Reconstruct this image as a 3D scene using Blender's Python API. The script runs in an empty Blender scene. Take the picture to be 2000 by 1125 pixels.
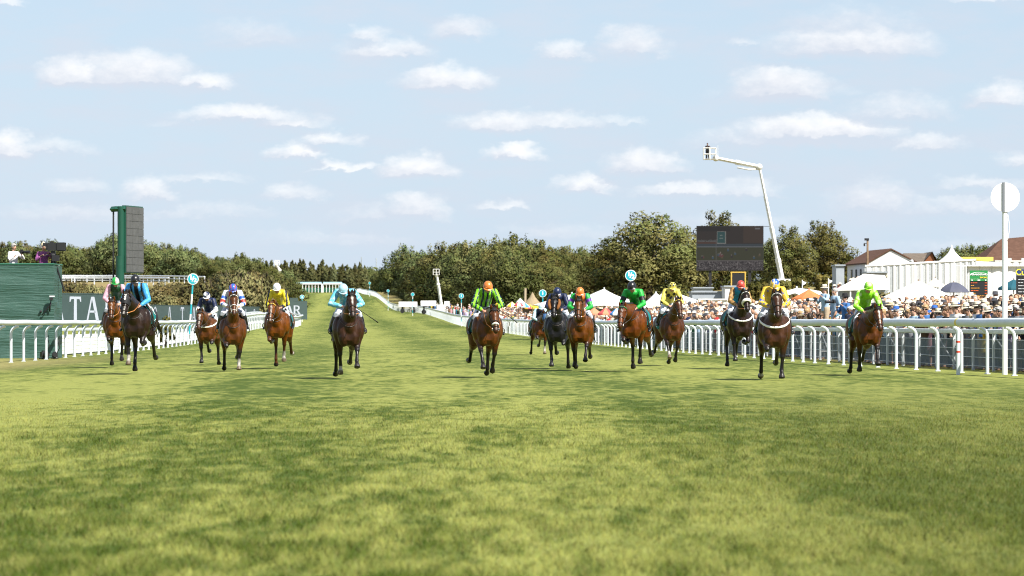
import bpy, bmesh, math, random
import numpy as np
from mathutils import Vector, Matrix
from mathutils.bvhtree import BVHTree
rnd = random.Random(11)
nr = np.random.default_rng(5)
sc = bpy.context.scene
COL = sc.collection
R = math.radians
FPX, HC, HY = 7000.0, 1.3, 630.0          # focal length in photo pixels, eye height, horizon row

# ------------------------------------------------------------------ camera
cam_data = bpy.data.cameras.new('camera')
cam = bpy.data.objects.new('camera', cam_data)
COL.objects.link(cam)
cam.location = (0, 0, HC)
cam.rotation_euler = (R(90), 0, 0)
cam_data.sensor_width = 36
cam_data.lens = 36 * FPX / 2000
cam_data.shift_y = (HY - 562.5) / 2000
cam_data.clip_start = 0.5
cam_data.clip_end = 20000
cam_data.dof.use_dof = True
cam_data.dof.focus_distance = 88
cam_data.dof.aperture_fstop = 4.8
sc.camera = cam

# ------------------------------------------------------------------ exposure
sc.view_settings.view_transform = 'Standard'
sc.view_settings.look = 'None'
sc.view_settings.exposure = 0.95
sc.view_settings.gamma = 1
sc.view_settings.use_curve_mapping = False
sc.cycles.use_denoising = True
sc.cycles.filter_width = 1.05
sc.cycles.max_bounces = 6
sc.cycles.transparent_max_bounces = 12
sc.render.film_transparent = False

# ------------------------------------------------------------------ sun and sky
SUN_EL, SUN_AZ = R(48), R(138)             # azimuth clockwise from +Y (the view): 90 = right, 180 = behind the camera
sun_data = bpy.data.lights.new('sun', 'SUN')
sun_data.energy = 5.0
sun_data.angle = R(0.53)
sun_data.color = (1.0, 0.95, 0.86)
sun = bpy.data.objects.new('sun', sun_data)
COL.objects.link(sun)
sdir = Vector((math.sin(SUN_AZ) * math.cos(SUN_EL), math.cos(SUN_AZ) * math.cos(SUN_EL), math.sin(SUN_EL)))
sun.rotation_euler = sdir.to_track_quat('Z', 'Y').to_euler()
sun.location = (60, -40, 80)

class NT:
    """small node-tree writer"""
    def __init__(self, tree):
        self.t = tree
    def n(self, typ, ins=None, **props):
        nd = self.t.nodes.new(typ)
        for k, v in props.items():
            setattr(nd, k, v)
        for k, v in (ins or {}).items():
            s = nd.inputs[k]
            if isinstance(v, bpy.types.NodeSocket):
                self.t.links.new(v, s)
            else:
                s.default_value = v
        return nd
    def math(self, op, a, b=None, c=None, clamp=False):
        nd = self.t.nodes.new('ShaderNodeMath')
        nd.operation = op
        nd.use_clamp = clamp
        for i, v in enumerate((a, b, c)):
            if v is None: continue
            if isinstance(v, bpy.types.NodeSocket): self.t.links.new(v, nd.inputs[i])
            else: nd.inputs[i].default_value = v
        return nd.outputs[0]
    def vmath(self, op, a, b=None, c=None):
        nd = self.t.nodes.new('ShaderNodeVectorMath')
        nd.operation = op
        for i, v in enumerate((a, b, c)):
            if v is None: continue
            if isinstance(v, bpy.types.NodeSocket): self.t.links.new(v, nd.inputs[i])
            else: nd.inputs[i].default_value = v
        return nd.outputs['Value'] if op in ('DOT_PRODUCT', 'LENGTH', 'DISTANCE') else nd.outputs[0]
    def mix(self, f, a, b, blend='MIX'):
        nd = self.t.nodes.new('ShaderNodeMix')
        nd.data_type = 'RGBA'
        nd.blend_type = blend
        nd.clamp_factor = True
        for i, v in ((0, f), (6, a), (7, b)):
            if isinstance(v, bpy.types.NodeSocket): self.t.links.new(v, nd.inputs[i])
            else: nd.inputs[i].default_value = (*v, 1) if i and len(v) == 3 else v
        return nd.outputs[2]
    def step(self, v, lo, hi, a=0.0, b=1.0):
        nd = self.t.nodes.new('ShaderNodeMapRange')
        nd.interpolation_type = 'SMOOTHSTEP'
        self.t.links.new(v, nd.inputs[0])
        for i, x in enumerate((lo, hi, a, b)):
            nd.inputs[1 + i].default_value = x
        return nd.outputs[0]
    def noise(self, vec, scale, detail=3, rough=.55, dist=0.0):
        return self.n('ShaderNodeTexNoise', {'Vector': vec, 'Scale': scale, 'Detail': detail, 'Roughness': rough, 'Distortion': dist})

world = bpy.data.worlds.new('World')
sc.world = world
world.use_nodes = True
wt = NT(world.node_tree)
world.node_tree.nodes.clear()
sky = wt.n('ShaderNodeTexSky', sky_type='NISHITA', sun_disc=False, sun_elevation=SUN_EL, sun_rotation=SUN_AZ,
           altitude=120, air_density=1.0, dust_density=0.6, ozone_density=2.0)
geo = wt.n('ShaderNodeTexCoord')
D = geo.outputs['Generated']
sep = wt.n('ShaderNodeSeparateXYZ', {0: D})
azi = wt.math('ARCTAN2', sep.outputs[0], sep.outputs[1])
ele = wt.math('ARCSINE', sep.outputs[2])
U = wt.math('MULTIPLY', azi, 7.0)          # one unit = 1/7 rad
V = wt.math('MULTIPLY', ele, 7.0)
uv0 = wt.n('ShaderNodeCombineXYZ', {0: U, 1: V, 2: 0.0}).outputs[0]
# cumulus field: every cloud is (azimuth, base elevation, half width, height) in 1/7 rad; flat base, domed top
CLOUDS = [(-.845,.470,.10,.040,1),(-.745,.470,.15,.050,1),(-.61,.463,.075,.024,.8),(-.51,.55,.11,.035,.45),(-.28,.552,.055,.022,.6),(-.25,.522,.12,.028,.7),
 (-.105,.560,.075,.032,.65),(-.13,.467,.11,.034,.95),(-.52,.398,.16,.022,.75),(-.44,.384,.09,.020,.7),(-.99,.332,.08,.036,.95),(-.90,.333,.10,.020,.5),
 (-.36,.352,.075,.020,.7),(-.42,.325,.07,.024,.9),(-.33,.300,.09,.014,.7),(-.19,.290,.09,.034,.95),(-.85,.255,.075,.022,.5),(-.70,.248,.075,.030,.8),
 (-.43,.245,.08,.022,.6),(-.19,.212,.08,.038,.8),(-.25,.20,.12,.030,.5),(-.02,.38,.11,.028,.8),(.08,.383,.14,.022,.6),(.00,.325,.075,.026,.95),(-.60,.21,.16,.022,.4),
 (.10,.522,.06,.025,.65),(.235,.53,.085,.040,.75),(.46,.54,.05,.012,.35),(.66,.530,.20,.046,.95),(.66,.560,.16,.048,.55),(.52,.448,.12,.050,1),(.53,.445,.18,.02,.4),
 (.75,.405,.14,.035,.6),(.95,.43,.075,.034,.8),(.60,.368,.20,.034,1),(.56,.350,.26,.030,.7),(.80,.345,.10,.024,.6),(.26,.300,.10,.036,.9),(.14,.262,.08,.025,.8),
 (.34,.252,.12,.020,.7),(.45,.25,.10,.026,.6),(.70,.225,.11,.046,.7),(.86,.215,.15,.032,.55),(1.0,.31,.08,.022,.6),(-.35,.16,.20,.022,.35),(.10,.17,.16,.020,.35),(.45,.19,.16,.02,.4),
 (-.85,.205,.20,.022,.4),(.92,.265,.12,.018,.5),(-.02,.225,.06,.014,.6),(-.60,.275,.12,.014,.4),(.88,.14,.2,.02,.35),(-.98,.615,.05,.016,.6),(.92,.626,.10,.014,.5),(-.63,.385,.10,.01,.3),(.21,.39,.06,.012,.4)]
wn1 = wt.noise(wt.vmath('MULTIPLY', uv0, (1, 1.9, 1)), 13, 5, .58)
wv = wt.vmath('MULTIPLY', wt.vmath('SUBTRACT', wn1.outputs['Color'], (.5, .5, .5)), (.10, .036, 0))
wn2 = wt.noise(wt.vmath('MULTIPLY', uv0, (1, 1.6, 1)), 46, 4, .6)
wv2 = wt.vmath('MULTIPLY', wt.vmath('SUBTRACT', wn2.outputs['Color'], (.5, .5, .5)), (.030, .020, 0))
warp = wt.vmath('ADD', wv, wv2)
gt = bpy.data.node_groups.new('cloud_field', 'ShaderNodeTree')
gt.interface.new_socket('uv', in_out='INPUT', socket_type='NodeSocketVector')
gt.interface.new_socket('d', in_out='OUTPUT', socket_type='NodeSocketFloat')
g = NT(gt)
gi = g.n('NodeGroupInput'); go = g.n('NodeGroupOutput')
acc = None
for cu, cv, a, b, al in CLOUDS:
    off = (-cu / a, -.72 * cv / b, 0) if acc is None else g.vmath('MULTIPLY_ADD', acc, (1e-7, 1e-7, 0), (-cu / a, -.72 * cv / b, 0))   # one cloud after the other keeps the shader small
    q = g.vmath('MULTIPLY_ADD', gi.outputs[0], (1 / a, .72 / b, 0), off)
    s = g.n('ShaderNodeSeparateXYZ', {0: q})
    up = g.vmath('DOT_PRODUCT', q, q)                                               # x^2 + y^2  (dome)
    dn = g.math('MULTIPLY', s.outputs[1], -2.6)                                     # flat base
    m = g.math('MAXIMUM', up, dn)
    v = g.math('MULTIPLY', g.math('SUBTRACT', 1.0, m), al)
    acc = v if acc is None else g.math('MAXIMUM', acc, v)
gt.links.new(acc, go.inputs[0])
def field(vec):
    nd = world.node_tree.nodes.new('ShaderNodeGroup'); nd.node_tree = gt
    world.node_tree.links.new(vec, nd.inputs[0])
    return nd.outputs[0]
uvw = wt.vmath('ADD', uv0, warp)
f0 = field(uvw)
f1 = field(wt.vmath('ADD', wt.vmath('ADD', uv0, wt.vmath('MULTIPLY', warp, (1, 1, 1))), (.006, .016, 0)))
# fair-weather cumulus over the rest of the sky, on a plane at cloud height
zz = wt.math('ADD', wt.math('MAXIMUM', sep.outputs[2], 0.0), .05)
pl = wt.n('ShaderNodeCombineXYZ', {0: wt.math('DIVIDE', sep.outputs[0], zz), 1: wt.math('DIVIDE', sep.outputs[1], zz), 2: 0.0}).outputs[0]
pn = wt.noise(pl, .9, 6, .55)
out_of = wt.math('MAXIMUM', wt.step(wt.math('ABSOLUTE', U), 1.0, 1.25), wt.step(V, .64, .80))
out_of = wt.math('MAXIMUM', out_of, wt.step(sep.outputs[1], .1, -.1))
f_gen = wt.math('MULTIPLY', wt.math('MULTIPLY', wt.math('SUBTRACT', pn.outputs['Fac'], .56), 7.0), out_of)
brk = wt.noise(wt.vmath('MULTIPLY', uv0, (1, 1.7, 1)), 30, 5, .65)
f0 = wt.math('ADD', f0, wt.math('MULTIPLY', wt.math('SUBTRACT', brk.outputs['Fac'], .5), .42))
dens0 = wt.step(f0, -.06, 1.0)
dens = wt.math('MULTIPLY', wt.math('MAXIMUM', dens0, wt.step(f_gen, .0, .8)), wt.step(V, -.02, .30, .75, 1.0))
lit = wt.step(wt.math('SUBTRACT', f0, f1), -.15, .55)
skyc = wt.mix(wt.step(V, 1.4, -.1, .45, .86), sky.outputs[0], (4.85, 5.95, 7.35))
veil = wt.noise(wt.vmath('MULTIPLY', uv0, (1, 3.2, 1)), 5.0, 5, .6)
veilf = wt.math('MULTIPLY', wt.step(veil.outputs['Fac'], .36, .72), .55)
CLB = 6.9
c_base = (CLB * .80, CLB * .86, CLB * .98)
c_top = (CLB * 1.24, CLB * 1.235, CLB * 1.235)
ccol = wt.mix(lit, c_base, c_top)
s1 = wt.mix(veilf, skyc, c_base)
s2 = wt.mix(wt.math('MULTIPLY', dens, .93), s1, ccol)
bg = wt.n('ShaderNodeBackground', {'Color': s2, 'Strength': 0.066})
wo = wt.n('ShaderNodeOutputWorld', {'Surface': bg.outputs[0]})
try:
    world.cycles.sampling_method = 'MANUAL'
    world.cycles.sample_map_resolution = 512
except Exception:
    pass

# ------------------------------------------------------------------ object helpers
def tag(o, label=None, cat=None, group=None, kind=None):
    if label: o['label'] = label
    if cat: o['category'] = cat
    if group: o['group'] = group
    if kind: o['kind'] = kind
    return o
def thing(name, label, cat, loc=(0, 0, 0), rz=0.0, group=None):
    o = bpy.data.objects.new(name, None)
    o.empty_display_size = .2
    COL.objects.link(o)
    o.location = loc
    o.rotation_euler = (0, 0, rz)
    return tag(o, label, cat, group)
def link_mesh(name, me, parent=None, loc=None, rz=None):
    o = bpy.data.objects.new(name, me)
    COL.objects.link(o)
    if parent is not None: o.parent = parent
    if loc is not None: o.location = loc
    if rz is not None: o.rotation_euler = (0, 0, rz)
    return o

class MB:
    """collects closed shapes into one mesh"""
    def __init__(self):
        self.v = []; self.f = []; self.mi = []; self.m = 0
    def add(self, verts, faces, m=None):
        k = len(self.v)
        self.v.extend(tuple(x) for x in verts)
        for fc in faces:
            self.f.append(tuple(i + k for i in fc)); self.mi.append(self.m if m is None else m)
    def box(self, c, s, rz=0.0, m=None, taper=1.0):
        cx, cy, cz = c; sx, sy, sz = (s[0] / 2, s[1] / 2, s[2] / 2)
        co, si = math.cos(rz), math.sin(rz)
        vs = []
        for z, t in ((-sz, 1.0), (sz, taper)):
            for x, y in ((-sx, -sy), (sx, -sy), (sx, sy), (-sx, sy)):
                x *= t; y *= t
                vs.append((cx + x * co - y * si, cy + x * si + y * co, cz + z))
        self.add(vs, [(3, 2, 1, 0), (4, 5, 6, 7), (0, 1, 5, 4), (1, 2, 6, 5), (2, 3, 7, 6), (3, 0, 4, 7)], m)
    def loft(self, pts, rw, rh=None, side=(1, 0, 0), seg=10, m=None, caps=True, power=1.0):
        pts = [Vector(p) for p in pts]
        n = len(pts)
        rw = [rw] * n if isinstance(rw, (int, float)) else list(rw)
        rh = rw if rh is None else ([rh] * n if isinstance(rh, (int, float)) else list(rh))
        side = Vector(side)
        vs = []
        for i, p in enumerate(pts):
            t = (pts[min(i + 1, n - 1)] - pts[max(i - 1, 0)])
            if t.length < 1e-9: t = Vector((0, 0, 1))
            t.normalize()
            s = side - t * side.dot(t)
            if s.length < 1e-4:
                s = t.orthogonal()
            s.normalize()
            u = t.cross(s)
            for k in range(seg):
                a = 2 * math.pi * k / seg
                ca, sa = math.cos(a), math.sin(a)
                if power != 1.0:
                    ca = math.copysign(abs(ca) ** power, ca); sa = math.copysign(abs(sa) ** power, sa)
                vs.append(p + s * (ca * rw[i]) + u * (sa * rh[i]))
        fs = []
        for i in range(n - 1):
            for k in range(seg):
                k2 = (k + 1) % seg
                fs.append((i * seg + k, i * seg + k2, (i + 1) * seg + k2, (i + 1) * seg + k))
        if caps:
            fs.append(tuple(range(seg - 1, -1, -1)))
            fs.append(tuple(range((n - 1) * seg, n * seg)))
        self.add(vs, fs, m)
    def tube(self, pts, r, seg=8, m=None):
        self.loft(pts, r, r, side=(.3, .9, .2), seg=seg, m=m)
    def ball(self, c, r, seg=10, rings=6, m=None, rot=None):
        rx, ry, rz = (r, r, r) if isinstance(r, (int, float)) else r
        vs = [Vector((0, 0, -rz))]
        for i in range(1, rings):
            ph = -math.pi / 2 + math.pi * i / rings
            for k in range(seg):
                a = 2 * math.pi * k / seg
                vs.append(Vector((rx * math.cos(ph) * math.cos(a), ry * math.cos(ph) * math.sin(a), rz * math.sin(ph))))
        vs.append(Vector((0, 0, rz)))
        if rot is not None: vs = [rot @ v for v in vs]
        c = Vector(c)
        vs = [v + c for v in vs]
        fs = []
        for k in range(seg):
            k2 = (k + 1) % seg
            fs.append((0, 1 + k2, 1 + k))
            for i in range(rings - 2):
                a = 1 + i * seg
                fs.append((a + k, a + k2, a + seg + k2, a + seg + k))
            a = 1 + (rings - 2) * seg
            fs.append((a + k, a + k2, len(vs) - 1))
        self.add(vs, fs, m)
    def lathe(self, prof, c=(0, 0, 0), seg=16, m=None, flute=0.0):
        """prof: (radius, z) from bottom to top, open"""
        vs = []; fs = []
        n = len(prof)
        for r_, z in prof:
            for k in range(seg):
                a = 2 * math.pi * k / seg
                rr = r_ * (1 - flute * (k % 2))
                vs.append((c[0] + rr * math.cos(a), c[1] + rr * math.sin(a), c[2] + z))
        for i in range(n - 1):
            for k in range(seg):
                k2 = (k + 1) % seg
                fs.append((i * seg + k, i * seg + k2, (i + 1) * seg + k2, (i + 1) * seg + k))
        self.add(vs, fs, m)
    def poly(self, pts2, o, ax, ay, depth=0.0, m=None):
        """flat polygon pts2 in the plane o + x*ax + y*ay, extruded by depth along ax x ay"""
        o = Vector(o); ax = Vector(ax); ay = Vector(ay)
        nn = ax.cross(ay).normalized()
        a = [o + ax * x + ay * y + nn * depth for x, y in pts2]
        n = len(a)
        if depth == 0:
            self.add(a, [tuple(range(n))], m); return
        b = [o + ax * x + ay * y for x, y in pts2]
        self.add(a + b, [tuple(range(n)), tuple(range(2 * n - 1, n - 1, -1))] + [((i + 1) % n, i, n + i, n + (i + 1) % n) for i in range(n)], m)
    def mesh(self, name, mats=None, smooth=False, autos=None):
        me = bpy.data.meshes.new(name)
        me.from_pydata(self.v, [], self.f)
        if mats is not None:
            for x in (mats if isinstance(mats, (list, tuple)) else [mats]): me.materials.append(x)
        if any(self.mi): me.polygons.foreach_set('material_index', self.mi)
        if smooth:
            me.polygons.foreach_set('use_smooth', [True] * len(me.polygons))
            if autos: 
                try: me.set_sharp_from_angle(angle=R(autos))
                except Exception: pass
        me.update()
        return me
    def obj(self, name, mats, parent=None, smooth=False, autos=None, loc=None, rz=None):
        return link_mesh(name, self.mesh(name, mats, smooth, autos), parent, loc, rz)

# ------------------------------------------------------------------ materials
MATS = {}
def mat(name, col, rough=.6, spec=.4, var=.0, vscale=6.0, bump=0.0, bscale=40.0, attr=None, metal=0.0, trans=0.0, sheen=0.0):
    """principled material: a base colour (or vertex attribute) with gentle procedural mottling and relief"""
    if name in MATS: return MATS[name]
    m = bpy.data.materials.new(name); m.use_nodes = True
    t = NT(m.node_tree); b = m.node_tree.nodes['Principled BSDF']
    co = t.n('ShaderNodeTexCoord').outputs['Object']
    if attr:
        base = t.n('ShaderNodeAttribute', attribute_name=attr).outputs['Color']
    else:
        base = t.n('ShaderNodeRGB').outputs[0]; base.default_value = (*col, 1)
    if var:
        nz = t.noise(co, vscale, 4, .6)
        k = t.step(nz.outputs['Fac'], .25, .75, 1 - var, 1 + var * .6)
        hs = t.n('ShaderNodeHueSaturation', {'Color': base, 'Value': k})
        base = hs.outputs[0]
    m.node_tree.links.new(base, b.inputs['Base Color'])
    b.inputs['Roughness'].default_value = rough
    b.inputs['Specular IOR Level'].default_value = spec
    b.inputs['Metallic'].default_value = metal
    if bump:
        bn = t.noise(co, bscale, 3, .6)
        bp = t.n('ShaderNodeBump', {'Height': bn.outputs['Fac'], 'Strength': bump, 'Distance': .02})
        m.node_tree.links.new(bp.outputs[0], b.inputs['Normal'])
    if sheen:
        b.inputs['Sheen Weight'].default_value = sheen
    MATS[name] = m
    return m
def srgb(r, g, b_):
    f = lambda c: (c / 12.92 if c <= .04045 else ((c + .055) / 1.055) ** 2.4)
    return (f(r / 255), f(g / 255), f(b_ / 255))
def attr_set(me, name, cols):
    a = me.color_attributes.new(name, 'FLOAT_COLOR', 'POINT')
    c = np.ones((len(me.vertices), 4), dtype=np.float32)
    c[:, :3] = cols
    a.data.foreach_set('color', c.ravel())
def verts_np(me):
    v = np.empty(len(me.vertices) * 3, dtype=np.float32)
    me.vertices.foreach_get('co', v)
    return v.reshape(-1, 3)

# voxel-welding: overlapping closed shapes become one continuous smooth surface
_weld = []
def weld_later(key, mb, voxel, it=3):
    me = mb.mesh('tmp_' + key)
    o = bpy.data.objects.new('tmp_' + key, me)
    COL.objects.link(o)
    md = o.modifiers.new('r', 'REMESH'); md.mode = 'VOXEL'; md.voxel_size = voxel; md.use_smooth_shade = True
    if it:
        s = o.modifiers.new('s', 'SMOOTH'); s.factor = .5; s.iterations = it
    _weld.append((key, o))
WELD = {}
def weld_all():
    bpy.context.view_layer.update()
    dg = bpy.context.evaluated_depsgraph_get()
    for key, o in _weld:
        me = bpy.data.meshes.new_from_object(o.evaluated_get(dg))
        me.name = key
        WELD[key] = me
    for key, o in _weld:
        me = o.data
        bpy.data.objects.remove(o); bpy.data.meshes.remove(me)
    _weld.clear()
    for me in WELD.values():
        me.polygons.foreach_set('use_smooth', [True] * len(me.polygons))

FONT = bpy.data.curves.new('font_probe', 'FONT').font
def text_mesh(body, size, extrude=.004, bold=0.0, name='lettering', sx=1.0):
    cu = bpy.data.curves.new('t', 'FONT')
    cu.body = body; cu.size = size; cu.extrude = extrude; cu.offset = bold
    cu.align_x = 'CENTER'; cu.align_y = 'CENTER'; cu.resolution_u = 3
    o = bpy.data.objects.new('t', cu); COL.objects.link(o)
    bpy.context.view_layer.update()
    dg = bpy.context.evaluated_depsgraph_get()
    me = bpy.data.meshes.new_from_object(o.evaluated_get(dg))
    me.name = name
    bpy.data.objects.remove(o)
    v = verts_np(me).copy()
    v2 = np.stack([v[:, 0] * sx, -v[:, 2], v[:, 1]], axis=1).astype(np.float32)       # upright, facing -Y
    me.vertices.foreach_set('co', v2.ravel()); me.materials.clear(); me.update()
    return me
# ------------------------------------------------------------------ terrain
RR = np.array([(30, 17.2), (55, 15.5), (75, 13.3), (87.5, 12.0), (96, 11.05), (104, 10.3), (114, 9.45), (126, 8.85), (138, 8.15), (149, 7.45), (207, 4.9), (308, .9), (390, -2.9),
               (470, -7.2), (600, -12.5), (730, -19.2), (800, -26), (880, -31.5), (950, -36.4), (1050, -43.8), (1150, -49), (1260, -55)])
LR = np.array([(30, -15.8), (60, -15.8), (90, -15.9), (115, -16.0), (128, -16.15), (175, -17.15), (239, -18.9), (300, -20.8), (364, -23.0), (430, -25.6), (468, -27.3)])
def smooth_path(pts, step=2.4):
    """resample (Y, X) control points with Catmull-Rom at an even spacing; returns list of (X, Y)"""
    p = np.array([(b, a) for a, b in pts], dtype=float)
    out = []
    for i in range(len(p) - 1):
        p0, p1, p2, p3 = p[max(i - 1, 0)], p[i], p[i + 1], p[min(i + 2, len(p) - 1)]
        n = max(2, int(np.linalg.norm(p2 - p1) / .5))
        for k in range(n):
            t = k / n
            m1 = (p2 - p0) / max(np.linalg.norm(p2 - p0), 1e-6) * np.linalg.norm(p2 - p1)
            m2 = (p3 - p1) / max(np.linalg.norm(p3 - p1), 1e-6) * np.linalg.norm(p2 - p1)
            out.append((2 * t**3 - 3 * t**2 + 1) * p1 + (t**3 - 2 * t**2 + t) * m1 + (-2 * t**3 + 3 * t**2) * p2 + (t**3 - t**2) * m2)
    out.append(p[-1])
    out = np.array(out)
    d = np.concatenate([[0], np.cumsum(np.linalg.norm(np.diff(out, axis=0), axis=1))])
    s = np.arange(0, d[-1], step)
    return np.stack([np.interp(s, d, out[:, 0]), np.interp(s, d, out[:, 1])], axis=1)
def xr(Y): return np.interp(Y, RR[:, 0], RR[:, 1])
def xl(Y): return np.interp(Y, LR[:, 0], LR[:, 1])
def sst(x, a, b):
    t = np.clip((x - a) / (b - a), 0, 1)
    return t * t * (3 - 2 * t)
TY = [-500, 220, 300, 390, 470, 600, 730, 800, 860, 950, 1050, 1150, 1300, 1700, 2200, 3000, 8000]
TZ = [0, 0, .12, .45, .95, 2.0, 3.3, 3.8, 5.3, 8.3, 9.7, 11, 12, 14, 20, 24, 24]
LY = [-500, 200, 260, 350, 500, 600, 700, 900, 1150, 1300, 1700, 2200, 3000, 8000]
LZ = [0, 0, .4, 2.5, 6, 7.6, 9.3, 11, 13.5, 15, 17, 20, 24, 24]
_g = np.arange(-600, 8200, 4.0); _k = np.hanning(31); _k /= _k.sum()
TZ = np.convolve(np.pad(np.interp(_g, TY, TZ), 15, 'edge'), _k, 'valid'); TY = _g
LZ = np.convolve(np.pad(np.interp(_g, LY, LZ), 15, 'edge'), _k, 'valid'); LY = _g
def gh(X, Y):
    X = np.asarray(X, float); Y = np.asarray(Y, float)
    tr = np.interp(Y, TY, TZ); lf = np.interp(Y, LY, LZ)
    u = X / np.maximum(Y, 60.0)
    w = 1 - sst(u, -.0800, -.0585)
    h = tr * (1 - w) + lf * w
    off = X - xr(Y) - 2.2
    bank = np.minimum(np.maximum(off, 0) * (.018 + .097 * sst(Y, 125, 290)), 5.0) * sst(off, 0, 6)
    bank = bank * (1 - sst(Y, 700, 820) * .8)
    return h + bank
def ghf(X, Y): return float(gh(X, Y))
def G(x, d):
    """ground point seen in photo column x at distance d"""
    X = (x - 1000) * d / FPX
    return Vector((X, d, ghf(X, d)))
def P(x, y, d): return Vector(((x - 1000) * d / FPX, d, HC - (y - HY) * d / FPX))

ys = np.unique(np.concatenate([np.arange(-400, 0, 40), np.arange(0, 160, 3.0), np.arange(160, 700, 6.0), np.arange(700, 1400, 16.0), np.arange(1400, 3000, 100), np.arange(3000, 9001, 600)]))
xs = np.unique(np.concatenate([np.arange(-4000, -400, 300), np.arange(-400, -120, 20), np.arange(-120, -40, 5.0), np.arange(-40, 40, 1.25), np.arange(40, 120, 5.0), np.arange(120, 400, 20), np.arange(400, 4001, 300)]))
XX, YY = np.meshgrid(xs, ys)
ZZ = gh(XX, YY)
nx, ny = len(xs), len(ys)
idx = np.arange(nx * ny).reshape(ny, nx)
fc = np.stack([idx[:-1, :-1], idx[:-1, 1:], idx[1:, 1:], idx[1:, :-1]], axis=-1).reshape(-1, 4)
gm = bpy.data.meshes.new('ground')
gm.from_pydata(np.stack([XX, YY, ZZ], axis=-1).reshape(-1, 3).tolist(), [], fc.tolist())
gm.polygons.foreach_set('use_smooth', [True] * len(gm.polygons))
def dryness(X, Y):
    """how parched the sward is: watered on the track, straw-coloured on the open slopes"""
    u = X / np.maximum(Y, 60.0) * 7000 + 1000
    on_track = sst(X, xl(np.minimum(Y, 468)) - 3, xl(np.minimum(Y, 468)) - .5) * (1 - sst(X, xr(Y) + .5, xr(Y) + 3))
    dry = np.where(u < 560, .95, .0) * sst(Y, 300, 430) + np.where(X > xr(Y) + 2, .8, 0)
    return np.clip(dry * np.where(Y < 470, 1 - on_track, np.where(u > 600, 1 - on_track, 1)), 0, 1)
dz = dryness(XX, YY).ravel()
attr_set(gm, 'dry', np.stack([dz, dz, dz], axis=1))

def turf_colour(t, pos, dry=None, blade=None):
    """colour of the sward from where it grows: broad patches, small tussocks, mower bands"""
    flat = t.vmath('MULTIPLY', pos, (1, .17, 0))
    n1 = t.noise(flat, .80, 4, .62, .6)
    n2 = t.noise(t.vmath('MULTIPLY', pos, (1, .20, 0)), 4.0, 4, .62, .4)
    n3 = t.noise(t.vmath('MULTIPLY', pos, (1, .10, 0)), .10, 3, .5)
    sp = t.n('ShaderNodeSeparateXYZ', {0: pos})
    lane = t.math('ADD', sp.outputs[0], t.math('MULTIPLY', sp.outputs[1], .047))
    band = t.math('SINE', t.math('MULTIPLY', lane, .86))
    k = t.math('ADD', t.math('MULTIPLY', n1.outputs['Fac'], .90), t.math('MULTIPLY', n2.outputs['Fac'], 1.15))
    k = t.math('ADD', k, t.math('MULTIPLY', n3.outputs['Fac'], .70))
    k = t.math('ADD', k, t.math('MULTIPLY', band, .10))
    k = t.step(k, 1.10, 1.60)
    c = t.mix(k, (.048, .076, .011), (.236, .252, .066))
    # shade painted into the sward towards the stand side close to the camera
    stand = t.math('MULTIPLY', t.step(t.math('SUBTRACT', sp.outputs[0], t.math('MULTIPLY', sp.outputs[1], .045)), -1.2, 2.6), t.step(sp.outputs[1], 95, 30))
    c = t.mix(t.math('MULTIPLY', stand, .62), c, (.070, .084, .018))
    straw = t.noise(t.vmath('MULTIPLY', pos, (1, .5, 0)), 1.4, 4, .7)
    c = t.mix(t.step(straw.outputs['Fac'], .60, .80, 0, .42), c, (.25, .205, .08))
    left_edge = t.math('MULTIPLY', t.step(sp.outputs[0], -12.5, -15.5), t.step(sp.outputs[1], 150, 110))
    c = t.mix(t.math('MULTIPLY', left_edge, .65), c, (.27, .22, .10))
    if dry is not None:
        dd = t.noise(flat, .25, 4, .6)
        c = t.mix(dry, c, t.mix(t.step(dd.outputs['Fac'], .35, .7), (.29, .205, .10), (.21, .18, .07)))
    return c
gmat = bpy.data.materials.new('turf_soil'); gmat.use_nodes = True
t = NT(gmat.node_tree); b = gmat.node_tree.nodes['Principled BSDF']
pos = t.n('ShaderNodeNewGeometry').outputs['Position']
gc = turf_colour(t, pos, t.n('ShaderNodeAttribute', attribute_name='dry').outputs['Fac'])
fine = t.noise(t.vmath('MULTIPLY', pos, (1, .35, 0)), 9.0, 3, .7)
gc = t.mix(t.step(fine.outputs['Fac'], .3, .7, .0, .35), gc, (.055, .075, .011))
gmat.node_tree.links.new(gc, b.inputs['Base Color'])
b.inputs['Roughness'].default_value = .9
b.inputs['Specular IOR Level'].default_value = .1
bp = t.n('ShaderNodeBump', {'Height': t.noise(pos, 14.0, 3, .7).outputs['Fac'], 'Strength': .6, 'Distance': .03})
gmat.node_tree.links.new(bp.outputs[0], b.inputs['Normal'])
gm.materials.append(gmat)
ground = link_mesh('ground', gm)
tag(ground, 'green racecourse turf rising gently to the horizon', kind='structure')

# ------------------------------------------------------------------ grass blades on the course
def blades(n, d0, d1, spread=1.32):
    d = np.exp(nr.uniform(math.log(d0), math.log(d1), n * 2))
    hw = (1000 / FPX * spread) * d + 1.2
    x = nr.uniform(-1, 1, n * 2) * hw
    ok = (x > xl(np.minimum(d, 468)) - .3) & (x < xr(d) + 1.3)
    # keep areal density falling as 1/d
    d, x = d[ok][:n], x[ok][:n]
    return x, d
bx, bd = blades(640000, 14.0, 230.0)
n = len(bx)
tuft = np.sin(bx * 3.1 + np.sin(bd * .9)) * np.sin(bd * 1.7 + bx)                    # tussocky growth
hgt = (.022 + .030 * nr.random(n)) * (1 + .3 * tuft) * (1 + .10 * np.sin(bx * .8) * np.sin(bd * .23))
wid = (.0045 + .003 * nr.random(n)) * (1 + np.clip((bd - 30) / 55, 0, 3.0))
hgt = hgt * (1 - .84 * sst(bd, 36, 72)) * (1 - .6 * sst(bd, 120, 230))
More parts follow.
